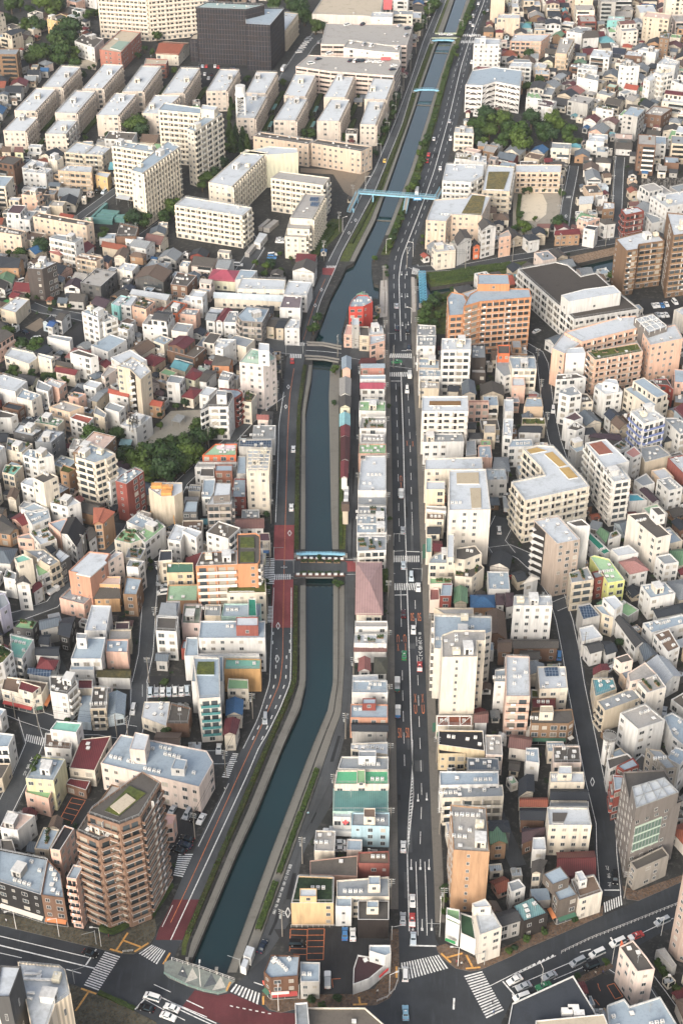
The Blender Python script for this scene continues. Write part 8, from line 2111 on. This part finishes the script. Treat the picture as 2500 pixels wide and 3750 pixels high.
# mechanical screens and frames on roofs
def frame(root, pts, z0, z1, mt_, nx=5, ny=4, name='roof_frame', fill=None):
    a, b, c, d = [Vector(p) for p in pts]; m = MB()
    def P(u, v, z): q_ = a.lerp(b, u).lerp(d.lerp(c, u), v); return Vector((q_.x, q_.y, z))
    for i in range(nx + 1): m.bar(P(i / nx, 0, z1), P(i / nx, 1, z1), .22, mt_)
    for j in range(ny + 1): m.bar(P(0, j / ny, z1), P(1, j / ny, z1), .22, mt_)
    for i in range(nx):
        for j in range(ny):
            if (i + j) % 2 == 0: m.bar(P(i / nx, j / ny, z1), P((i + 1) / nx, (j + 1) / ny, z1), .14, mt_)
    for i in range(nx + 1):
        for v in (0, 1): m.bar(P(i / nx, v, z0), P(i / nx, v, z1), .2, mt_)
    for j in range(1, ny):
        for u in (0, 1): m.bar(P(u, j / ny, z0), P(u, j / ny, z1), .2, mt_)
    o_ = m.build(name, root, (0, 0, 0)); return o_
def on_building(prefix):
    r_ = [x for x in scene.objects if x.get('label', '').startswith(prefix)][0]; return r_, Vector((r_.location.x, r_.location.y))
def add_frame(prefix, T_, pp, z0, z1, mt_, nx, ny):
    r_, c_ = on_building(prefix); frame(r_, [tuple(Vector(T_(*p, z1)) - c_) for p in pp], z0, z1, mt_, nx, ny)
add_frame('cream vine-grown tower', Tile(625, 1250), ((700, 1170), (895, 1170), (910, 1000), (705, 995)), 20.5, 25, mat('frame_cream', hexc('d8ceb6', .8)), 4, 5)
add_frame('mauve-grey tower', T25, ((1140, 1150), (1525, 1005), (1395, 875), (1105, 960)), 29.5, 30.2, M_STEEL, 4, 2)
add_frame('concrete plant house', T4, ((1260, 1470), (1415, 1420), (1290, 1320), (1135, 1360)), 21.5, 23.5, M_WHITE, 3, 3)
add_frame('white square community hall', Tile(0, 1250), ((1185, 735), (1245, 745), (1260, 690), (1200, 680)), 9.5, 14, mat('frame_black', (.03, .03, .03)), 2, 2)
add_frame('pale pink rounded office', Tile(625, 1250), ((750, 130), (900, 130), (890, 90), (760, 90)), 21.5, 23, MINTP, 4, 2)
add_frame('shop with rusty red roof', Tile(1250, 2500), ((880, 395), (1190, 395), (1190, 310), (880, 310)), 6, 8, M_WHITE, 3, 1)
r_, c_ = on_building('mauve-grey tower'); m = MB(); tq = [b_[6] for b_ in TR if b_[7].startswith('mauve-grey tower')][0]; e0, e1 = Vector(tq[0]) - c_, Vector(tq[1]) - c_
A, B = e0.lerp(e1, .07), e0.lerp(e1, .62); n = Vector((B.y - A.y, A.x - B.x)).normalized() * .12
m.face([(*(A + n), 11), (*(B + n), 11), (*(B + n), 21), (*(A + n), 21)], mat('glass_green', (.20, .30, .25), 'curtain', .2)); d_ = B - A
m.bar((*(e0 + n), 24.8), (*(e1 + n), 24.8), .3, M_DARK)
for i in range(4): z = 11 + i * 3.33; m.bar((*(A + n * 1.5), z), (*(B + n * 1.5), z), .35, mat('frame_mint', hexc('b9cdb8', .8)))
for i in range(9): p = A + d_ * (i / 8) + n * 1.5; m.bar((*p, 11), (*p, 21), .1, M_STEEL)
m.build('window_band', r_)
# railings around the deck roof bottom left, red square on the store, flower on green roof, orange skips
def decal(prefix, name, T_, pp, z, mt_, th=.04): r_, c_ = on_building(prefix); m = MB(); m.prism(ccw([tuple(Vector(T_(*p, z)) - c_) for p in pp]), z - th, z, mt_); m.build(name, r_)
REDS = mat('sign_red', hexc('e0454a', .9)); r_, c_ = on_building('white roof house'); m = MB(); A, B = Vector(U0(387, 100, 20)) - c_, Vector(U0(463, 100, 20)) - c_; m.box(A.x, B.x, A.y + 4, A.y + 5.5, 20, 26.5, REDS); m.build('red_sign_board', r_)
m = MB(); A, B = Vector(U0(362, 545, 15)), Vector(U0(450, 545, 15)); c2 = Vector(U0(300, 450, 19)); r2, c2 = on_building('white raised store block'); m.box(A.x - c2.x, B.x - c2.x, A.y - c2.y - 1.2, A.y - c2.y + .2, 15.2, 16.6, REDS); m.build('entrance_sign', r2)
for cx_, rr_ in ((540, 5.0), (455, 3.6)):
    r_, c_ = on_building('orange hall'); m = MB(); c = Vector(Tile(625, 1250)(cx_, 972, 8.6)) - c_; m.cyl(c.x, c.y, 8.52, 8.56, rr_ * .28, mat('emblem_pink', hexc('e6cfd4', .85)), 12)
    for i in range(8): a = 6.283 * i / 8; m.cyl(c.x + math.cos(a) * rr_ * .32, c.y + math.sin(a) * rr_ * .32, 8.51, 8.55, rr_ * .17, mat('emblem_pink', hexc('e6cfd4', .85)), 10)
    m.build('flower_emblem', r_)
r_, c_ = on_building('building under construction')
for x, y in ((1440, 1335), (1540, 1350), (1530, 1400)): m = MB(); c = Vector(Tile(0, 1250)(x, y, 15)) - c_; m.box(c.x - 2, c.x + 2, c.y - 1, c.y + 1, 14.6, 16.2, mat('skip_orange', hexc('e39a3a', .85), 'wall')); m.build('orange_skip', r_)
c = Tile(0, 1250)(1330, 1500, 8); root = put('crawler_crane', None, None, (*c, 0)); tag(root, 'yellow-orange lattice crane folded beside the sheeted building', 'crane'); OC = mat('crane_orange', hexc('d99533', .85))
m = MB(); m.box(-1.6, 1.6, -1.4, 1.4, .9, 2.8, OC); m.build('cab', root)
for s in (-1, 1): m = MB(); m.box(-2.4, 2.4, s * 1.5 - .4, s * 1.5 + .4, 0, .9, M_DARK); m.build('track', root)
m = MB()
for off in ((0, .5, 0), (0, -.5, 0), (0, 0, .8)):
    m.bar(Vector((1, 0, 2.5)) + Vector(off), Vector((9, 6, 11)) + Vector(off), .16, OC); m.bar(Vector((9, 6, 11)) + Vector(off), Vector((12, -8, 3)) + Vector(off), .14, OC)
for i in range(14): a = Vector((1, .5, 2.5)).lerp(Vector((9, 6.5, 11)), i / 14); m.bar(a, a + Vector((.4, -1, .3)), .1, OC)
m.build('boom', root)
# blank diagonal braces and decks of the big car park
r_, c_ = on_building('white multi-deck car park'); m = MB(); A, B, C2_ = [Vector(U0(*p, 17)) - c_ for p in ((1143, 772), (1290, 782), (1420, 745))]; D2_ = Vector(U0(1640, 790, 17)) - c_
for P0, P1 in ((A, B), (B, C2_), (C2_, D2_)):
    L = (P1 - P0).length; n = max(1, round(L / 8)); nr = Vector((P1.y - P0.y, P0.x - P1.x)).normalized() * .3
    for i in range(n):
        p, q_ = P0 + (P1 - P0) * (i / n) + nr, P0 + (P1 - P0) * ((i + 1) / n) + nr; m.bar((*p, 0), (*p, 17), .5, M_WHITE)
        for k in range(5): z = .6 + k * 3.3; mid_ = (p + q_) / 2; m.bar((*p, z), (*mid_, z + 2.6), .3, M_WHITE); m.bar((*q_, z), (*mid_, z + 2.6), .3, M_WHITE)
m.build('brace_frame', r_)
# graves in the walled yard: too many and too small to count
GR = MB(); rg = random.Random(3)
qa = [T4(*p) for p in ((1190, 95), (1600, 80), (1600, 180), (1190, 210))]
for i in range(520):
    u, v = rg.random(), rg.random(); p = Vector(qa[0]).lerp(Vector(qa[1]), u).lerp(Vector(qa[3]).lerp(Vector(qa[2]), u), v); s = rg.uniform(.2, .4); g_ = rg.choice([M_STONE, M_CONC, M_DARK]); GR.box(p.x - s, p.x + s, p.y - s, p.y + s, 0, rg.uniform(.8, 2.0), g_)
o = GR.build('gravestones'); tag(o, 'crowded grey gravestones filling the cemetery', 'gravestones', None, 'stuff')
# green tennis-like canopies, pergola, small shelters of the playground
def shelter(label, T_, pp, h, mt_):
    q = fix_poly([T_(*p, h) for p in pp]); c = q[0]; root = put('shelter', None, None, (*c, 0)); tag(root, label, 'shelter', 'light shelters and canopies'); l = rel(q, c); m = MB(); m.prism(l, h - .15, h, M_STEEL, mt_, True); m.build('canopy', root)
    for p in l: m = MB(); pp_ = Vector(p) * .92 + Vector(l[2]) * .04; m.cyl(pp_.x, pp_.y, 0, h - .15, .08, M_STEEL, 6); m.build('post', root)
shelter('striped turquoise shelter beside the park gate', Tile(0, 1250), ((1090, 950), (1190, 975), (1220, 900), (1110, 895)), 3, mat('canopy_stripe', hexc('9fcfd4', .85), 'ribs'))
shelter('grey pergola in the middle of the playground', Tile(625, 1250), ((5, 725), (85, 745), (135, 685), (60, 665)), 3, rmat('sg'))
for i, (x, y) in enumerate(((930, 980), (895, 1140), (1310, 1000), (1285, 1140))): shelter(near_label('small teal bicycle roof between estate slabs', *T01(x, y)), T01, ((x - 5, y + 20), (x + 25, y + 22), (x + 50, y - 30), (x + 25, y - 32)), 2.6, rmat('tl'))
shelter('pale platform canopy at the small forecourt', Tile(0, 625), ((1060, 245), (1180, 270), (1200, 235), (1090, 215)), 4, rmat('w'))
# ---------------- street furniture
def pole_mesh():
    def f():
        b = MB(); b.cyl(0, 0, 0, 11.5, .19, M_POLE, 8, .12)
        for z in (10.9, 10.2, 9.3): b.box(-1.0, 1.0, -.06, .06, z, z + .1, M_STEEL)
        for x in (-.9, -.45, .45, .9): b.box(x - .05, x + .05, -.05, .05, 11.0, 11.22, M_WHITE)
        return b.mesh('pole')
    return cached('pole', f)
def transf_mesh(): return cached('tr', lambda: (lambda b: (b.cyl(.45, 0, 7.6, 8.7, .3, M_STEEL, 10), b.mesh('transformer'))[1])(MB()))
POLES = []
def pole(x, y, ang, rnd):
    for q in FOOT_FAST.get((int(x // 20), int(y // 20)), ()):
        if inside(x, y, q): return
    root = put('utility_pole', None, None, (x, y, 0), ang); tag(root, near_label('concrete utility pole with crossarms', x, y), 'utility pole', 'utility poles along the streets'); put('pole', pole_mesh(), root)
    if rnd.random() < .5: put('transformer', transf_mesh(), root)
    POLES.append((x, y))
FOOT_FAST = {}
for q in FOOT:
    for i in range(int((min(p[0] for p in q)) // 20), int((max(p[0] for p in q)) // 20) + 1):
        for j in range(int((min(p[1] for p in q)) // 20), int((max(p[1] for p in q)) // 20) + 1): FOOT_FAST.setdefault((i, j), []).append(q)
rp = random.Random(11); WIRES = []
def pole_row(pts, sp, side):
    acc = 0; prev = None; row = []
    for a, b in zip(pts, pts[1:]):
        a, b = Vector(a), Vector(b); L = (b - a).length; d = (b - a).normalized() if L else Vector((1, 0)); n = Vector((d.y, -d.x)) * side
        while acc < L: p = a + d * acc + n; k = len(POLES); pole(p.x, p.y, math.atan2(d.y, d.x) + R(90), rp); (row.append((p.x, p.y)) if len(POLES) > k else None); acc += sp
        acc -= L
    for a, b in zip(row, row[1:]):
        if (Vector(a) - Vector(b)).length < sp * 1.8: WIRES.append((a, b))
pole_row([O(interp(ML, y), y) for y in rows(2080, 640, 30)], 27, -2.2); pole_row([O(interp(MR, y), y) for y in rows(2100, 660, 30)], 30, 2.3)
pole_row([O(interp(SR, y), y) for y in rows(2150, 830, 30)], 27, .5); pole_row([O(interp(CL, y), y) for y in rows(1930, 830, 30)], 27, -1.2); pole_row([O(interp(CL, y), y) for y in rows(600, 40, 30)], 34, -1.5)
for pl, w in STREETS[:13]: pole_row([O(*p) for p in pl], 26, w / 2 + .3)
m = MB()
for a, b in WIRES:
    for off, z in ((-.8, 11.1), (.8, 11.1), (0, 9.4)):
        for k in range(4):
            def P(t): p = Vector(a).lerp(Vector(b), t); return (p.x + off * .3, p.y + off, z - 1.6 * t * (1 - t) * 2)
            m.bar(P(k / 4), P((k + 1) / 4), .045, M_DARK)
tag(m.build('overhead_cables'), 'sagging black power cables strung from pole to pole', 'cables', None, 'stuff')
def lamp_post():
    def f(): b = MB(); b.cyl(0, 0, 0, 8, .1, M_WHITE, 8, .06); b.bar((0, 0, 7.9), (1.9, 0, 8.3), .09, M_WHITE); return b.mesh('pole')
    return cached('lp', f)
def lamp_head(): return cached('lh', lambda: (lambda b: (b.box(1.6, 2.5, -.2, .2, 8.2, 8.42, M_COPE), b.mesh('lamp_head'))[1])(MB()))
def street_lamp(p, ang):
    root = put('street_lamp', None, None, (*p, 0), ang); tag(root, near_label('white curved-arm street lamp', *p), 'street lamp', 'street lamps'); put('pole', lamp_post(), root); put('lamp_head', lamp_head(), root)
for T_, pts in ((C_, ((1068, 1040, 180), (440, 1290, 20), (905, 640, 90))), (D_, ((915, 1020, 110), (265, 1235, 110), (1365, 760, 200))), (A_, ((150, 700, 200), (545, 770, 200), (930, 860, 180))), (B_, ((275, 1230, 90), (990, 1450, 90))), (T3, ((410, 760, 0), (655, 790, 180), (220, 180, 0), (10, 560, 20), (640, 1400, 170))), (U0, ((550, 900, 200), (495, 1080, 200), (435, 1240, 200), (360, 1440, 200), (780, 260, 0), (1110, 290, 180)))):
    for x, y, a in pts: street_lamp(T_(x, y), R(a))
def signal_mesh():
    def f(): b = MB(); b.cyl(0, 0, 0, 6, .11, M_STEEL, 8); b.bar((0, 0, 5.6), (3.6, 0, 5.8), .1, M_STEEL); return b.mesh('pole')
    return cached('sg', f)
def sig_head(): return cached('sgh', lambda: (lambda b: (b.box(2.2, 3.5, -.15, .15, 5.4, 5.9, M_WHITE), b.cyl(2.45, -.17, 5.5, 5.8, .13, mat('lens_green', (.02, .35, .2)), 8), b.mesh('signal_head'))[1])(MB()))
for T_, pts in ((C_, ((900, 770, 180), (520, 1180, 0), (1310, 1030, 200), (460, 800, 10))), (A_, ((885, 840, 200), (685, 1200, 20))), (B_, ((640, 1100, 160), (1180, 1340, 60))), (F_, ((478, 310, 0), (735, 635, 180), (478, 470, 0), (735, 480, 180))), (Tile(1250, 1250), ((425, 25, 0), (665, 245, 180), (330, 120, 0))), (Tile(625, 1250), ((1060, 130, 0), (1215, 110, 180))), (P6, ((1130, 560, 180), (950, 440, 0)))):
    for x, y, a in pts:
        p = T_(x, y); root = put('traffic_signal', None, None, (*p, 0), R(a)); tag(root, near_label('arm-mounted traffic signal', *p), 'traffic signal', 'traffic signals'); put('pole', signal_mesh(), root); put('signal_head', sig_head(), root)
# railings along the canal and the avenue's median fence
ri = 0
for A, B2, y0, y1, f, side in ((WL, CR, 2195, 1960, .56, 'west'), (WL, CR, 1955, 1700, .56, 'west'), (WL, CR, 1695, 1345, .56, 'west'), (WL, CR, 1262, 840, .55, 'west'), (WL, CR, 2195, 1780, .03, 'west'), (WR, SL, 2235, 1960, .03, 'east'), (WR, SL, 1955, 1640, .03, 'east'), (WR, SL, 1600, 1345, .5, 'east'), (WR, SL, 1262, 850, .48, 'east'), (WL, CR, 1690, 1345, .03, 'west'), (WL, CR, 1262, 840, .03, 'west')):
    pts = [Vector((*p, .05)) for p in split_rows(A, B2, y0, y1, f, 20)]
    rail('canal_railing', near_label(f"dark railing of the {side} canal {'water edge' if f < .1 else 'walk'}", *pts[len(pts) // 2].xy), 'railing', pts, 1.0, mat('rail_dark', (.05, .045, .04)), 2.2, 'canal railings')
rail('median_fence', 'white panel fence down the middle of the wide avenue', 'fence', [Vector((*D_(*p), .05)) for p in ((450, 925), (700, 805), (990, 690), (1290, 570), (1568, 460))], 1.2, M_WHITE, 1.2)
rail('guard_rail', 'white curved guard rail round the shop corner', 'guard rail', [Vector((*C_(*p), .1)) for p in ((325, 1372), (420, 1335), (490, 1260), (515, 1180))], .9, M_WHITE, 1.5)
rail('guard_rail', 'white guard rail on the yellow-lined corner walk', 'guard rail', [Vector((*A_(*p), .1)) for p in ((1130, 918), (1225, 908))], .9, M_WHITE, 1.2)
rail('car_park_fence', 'white fence along the top of the orange-lined car park', 'fence', [Vector((*B_(*p), .05)) for p in ((1105, 685), (1510, 682))], 1.2, M_WHITE, 1.5)
# ---------------- people: one skinned figure each
def person_mesh(k, shirt, leg):
    def f():
        r = random.Random(k); b = MB(); sk = mat('skin', (.45, .28, .20)); hair = mat('hair', (.02, .017, .015)); sm = mat('cloth_' + shirt, hexc(shirt, .8)); lg = mat('cloth_' + leg, hexc(leg, .8)); st = r.uniform(.12, .25)
        def tube(pts, mt_, n=8):
            rings = []
            for (x, y, z, rx, ry) in pts: rings.append([(x + rx * math.cos(6.283 * i / n), y + ry * math.sin(6.283 * i / n), z) for i in range(n)])
            for A, B in zip(rings, rings[1:]):
                for i in range(n): j = (i + 1) % n; b.face([A[i], A[j], B[j], B[i]], mt_)
            b.face(rings[0][::-1], mt_); b.face(rings[-1], mt_)
        for s in (-1, 1):
            tube([(s * .1, s * st + .06, 0, .05, .13), (s * .1, s * st, .08, .05, .06), (s * .1, s * st * .6, .48, .065, .07), (s * .09, 0, .86, .09, .1)], lg)
            tube([(s * .27, -s * st, .78, .035, .04), (s * .25, -s * st * .5, 1.08, .045, .045), (s * .19, 0, 1.40, .06, .06)], sm); tube([(s * .27, -s * st, .68, .03, .04), (s * .27, -s * st, .78, .03, .03)], sk)
        tube([(0, 0, .84, .17, .12), (0, 0, 1.05, .15, .11), (0, 0, 1.32, .2, .12), (0, 0, 1.44, .16, .09), (0, 0, 1.48, .06, .06)], sm); tube([(0, 0, 1.46, .05, .05), (0, 0.01, 1.53, .06, .07), (0, .01, 1.62, .085, .1), (0, 0, 1.70, .07, .08)], sk); tube([(0, -.015, 1.60, .095, .11), (0, -.01, 1.69, .09, .1), (0, 0, 1.76, .04, .05)], hair)
        return b.mesh('person')
    return cached(('per', k), f)
for i, (T_, x, y, s_, l_, lb) in enumerate(((C_, 1137, 1010, '202226', '202226', 'person in black waiting at the tactile paving corner'), (C_, 1055, 1020, 'b33a3a', '33353c', 'person in red beside bicycles by the crossing'), (C_, 1100, 1035, 'd9d5cc', '33353c', 'person in white standing by the curved street lamp'), (C_, 330, 1290, 'e3e0d8', '3a3a40', 'person in white walking on the brown corner pavement'), (C_, 1385, 1390, '24303c', '2c2c30', 'person in dark clothes on the wide crosswalk'), (C_, 1395, 1480, '3f6fa8', '303036', 'person in blue at the lower end of the wide crosswalk'),
        (B_, 110, 1110, 'f0efe9', '2a2a2e', 'person in white and black crossing the triangle plaza'), (A_, 1000, 780, '8a3030', '222226', 'person in dark red on the mottled corner pavement'), (A_, 60, 640, 'c9c9cc', '303238', 'person in grey near the lit shop row'), (D_, 760, 1120, 'd9c9b0', '55504a', 'person in beige on the pavement by the small car park'), (D_, 830, 1115, '5a5f8a', '2c2c30', 'person in violet-blue on the pavement by the small car park'), (Tile(625, 2500), 1262, 1220, '9fd0dc', '44464c', 'person in pale blue walking on the service road'), (Tile(625, 2500), 497, 995, 'e8e4da', '2f3036', 'person in white at the roadside below the crossing'), (T3, 265, 130, '3a3c44', '26262a', 'person in dark clothes near the footbridge'), (T3, 92, 490, 'd8d8d8', '3a3c44', 'person in white cycling-side of the canal road'))):
    o = put('person', person_mesh(i, s_, l_), None, (*T_(x, y), .12 if T_ in (C_, A_, D_) else .03), rp.uniform(0, 6.28)); tag(o, lb.replace('cycling-side', 'on the canal side'), 'person')
# red and white level marks, vending signs and shop boards on two corners
for prefix, T_, a, b, z0, z1, c_ in (('brown corner diner', B_, (925, 1300), (1088, 1288), 3.0, 4.0, 'f2c9bd'), ('brown corner diner', B_, (850, 1190), (920, 1290), 2.6, 3.6, 'e8543a'), ('brown four-storey shop', A_, (450, 590), (590, 612), 2.8, 3.5, 'd8302f'), ('low corner shop with maroon', C_, (345, 1145), (425, 1075), 2.6, 3.4, 'd8302f'), ('narrow shop with green roof', C_, (962, 612), (1088, 672), 7.5, 9.8, 'eae8e0'), ('narrow shop with green roof', C_, (955, 800), (1045, 835), 2.6, 3.6, '1f8a4c'), ('slim pale pink tower', D_, (990, 900), (1015, 960), 9.5, 14.0, 'e8672a')):
    r_, cc = on_building(prefix); A, B = Vector(T_(*a, z0)) - cc, Vector(T_(*b, z0)) - cc; n = Vector((B.y - A.y, A.x - B.x)).normalized() * .25; m = MB(); m.prism(ccw([tuple(A), tuple(A + n), tuple(B + n), tuple(B)]), z0, z1, mat('signboard_' + c_, hexc(c_, .9))); m.build('signboard', r_)
r_, cc = on_building('white building with red cross'); m = MB(); A = Vector(Tile(1250, 2500)(35, 1225, 6)) - cc; yb = min(v.co.y for v in [c for c in r_.children if c.name.startswith('wall')][0].data.vertices) - .12
for x0, x1, z0, z1 in ((-.9, .9, 5.7, 6.3), (-.3, .3, 5.1, 6.9)): m.box(A.x + x0, A.x + x1, yb - .1 - (x1 > .5) * .01, yb + .05, z0, z1, mat('sign_red', hexc('e0454a', .9)))
m.build('red_cross', r_)

# planting strips and small car shelters between the estate slabs
for b_ in TR:
    if 'estate slab' in b_[7]:
        q = b_[6]; e = Vector(q[1]); f_ = Vector(q[2]); n = Vector(((f_ - e).y, -(f_ - e).x)).normalized(); L_ = (f_ - e).length
        pts = [tuple(e.lerp(f_, i / 8) + n * 3.2) for i in range(9)]; hedge('shrub_bed', near_label('planting strip of shrubs', *pts[4]), pts, 2.6, 1.6, M_GREEN, 'beds of shrubs', dens=3)
# deck details of the two big roofs at the picture's foot
r_, c_ = on_building('cream striped building'); dq = inset([tuple(Vector(p) - c_) for p in [b_[6] for b_ in TR if b_[7].startswith('cream striped')][0]], .5); m = MB()
for i in range(len(dq)):
    a_, e_ = Vector(dq[i]), Vector(dq[(i + 1) % len(dq)]); k_ = max(1, int((e_ - a_).length / 2))
    for zz in (28.4, 29.0): m.bar((*a_, zz), (*e_, zz), .09, M_STEEL)
    for j in range(k_): p = a_.lerp(e_, j / k_); m.bar((*p, 27.5), (*p, 29.1), .1, M_STEEL)
m.build('roof_railing', r_); m = MB()
for pp in (((220, 1115), (350, 1115), (380, 1085)), ((220, 1160), (480, 1170), (530, 1120)), ((250, 1290), (320, 1290)), ((255, 1330), (300, 1345))):
    pv_ = [Vector((*(Vector(A_(*p, 28)) - c_), 28.2)) for p in pp]
    for a_, e_ in zip(pv_, pv_[1:]): m.bar(a_, e_, .55, M_WHITE)
m.build('duct', r_)
r_, c_ = on_building('big dark flat roof')
for x, y in ((500, 1470), (560, 1440), (610, 1490)): m = MB(); c = Vector(D_(x, y, 13)) - c_; m.box(c.x - 1.4, c.x + 1.4, c.y - .8, c.y + .8, 12.5, 14.2, M_WHITE); m.build('air_conditioner', r_)

# ---------------- the summer haze that pales the far quarters
b = MB(); b.box(-900, 900, -60, 1500, -4, 362, M_WHITE); o = b.build('haze'); o['kind'] = 'stuff'; o['label'] = 'thin pale haze over the far quarters'
hm = bpy.data.materials.new('haze'); hm.use_nodes = True; hn = hm.node_tree; hn.nodes.remove(hn.nodes['Principled BSDF']); pv = hn.nodes.new('ShaderNodeVolumePrincipled')
pv.inputs['Density'].default_value = .00006; pv.inputs['Color'].default_value = (.97, .97, .96, 1); pv.inputs['Anisotropy'].default_value = .3
hn.links.new(pv.outputs[0], hn.nodes['Material Output'].inputs['Volume']); o.data.materials.clear(); o.data.materials.append(hm)
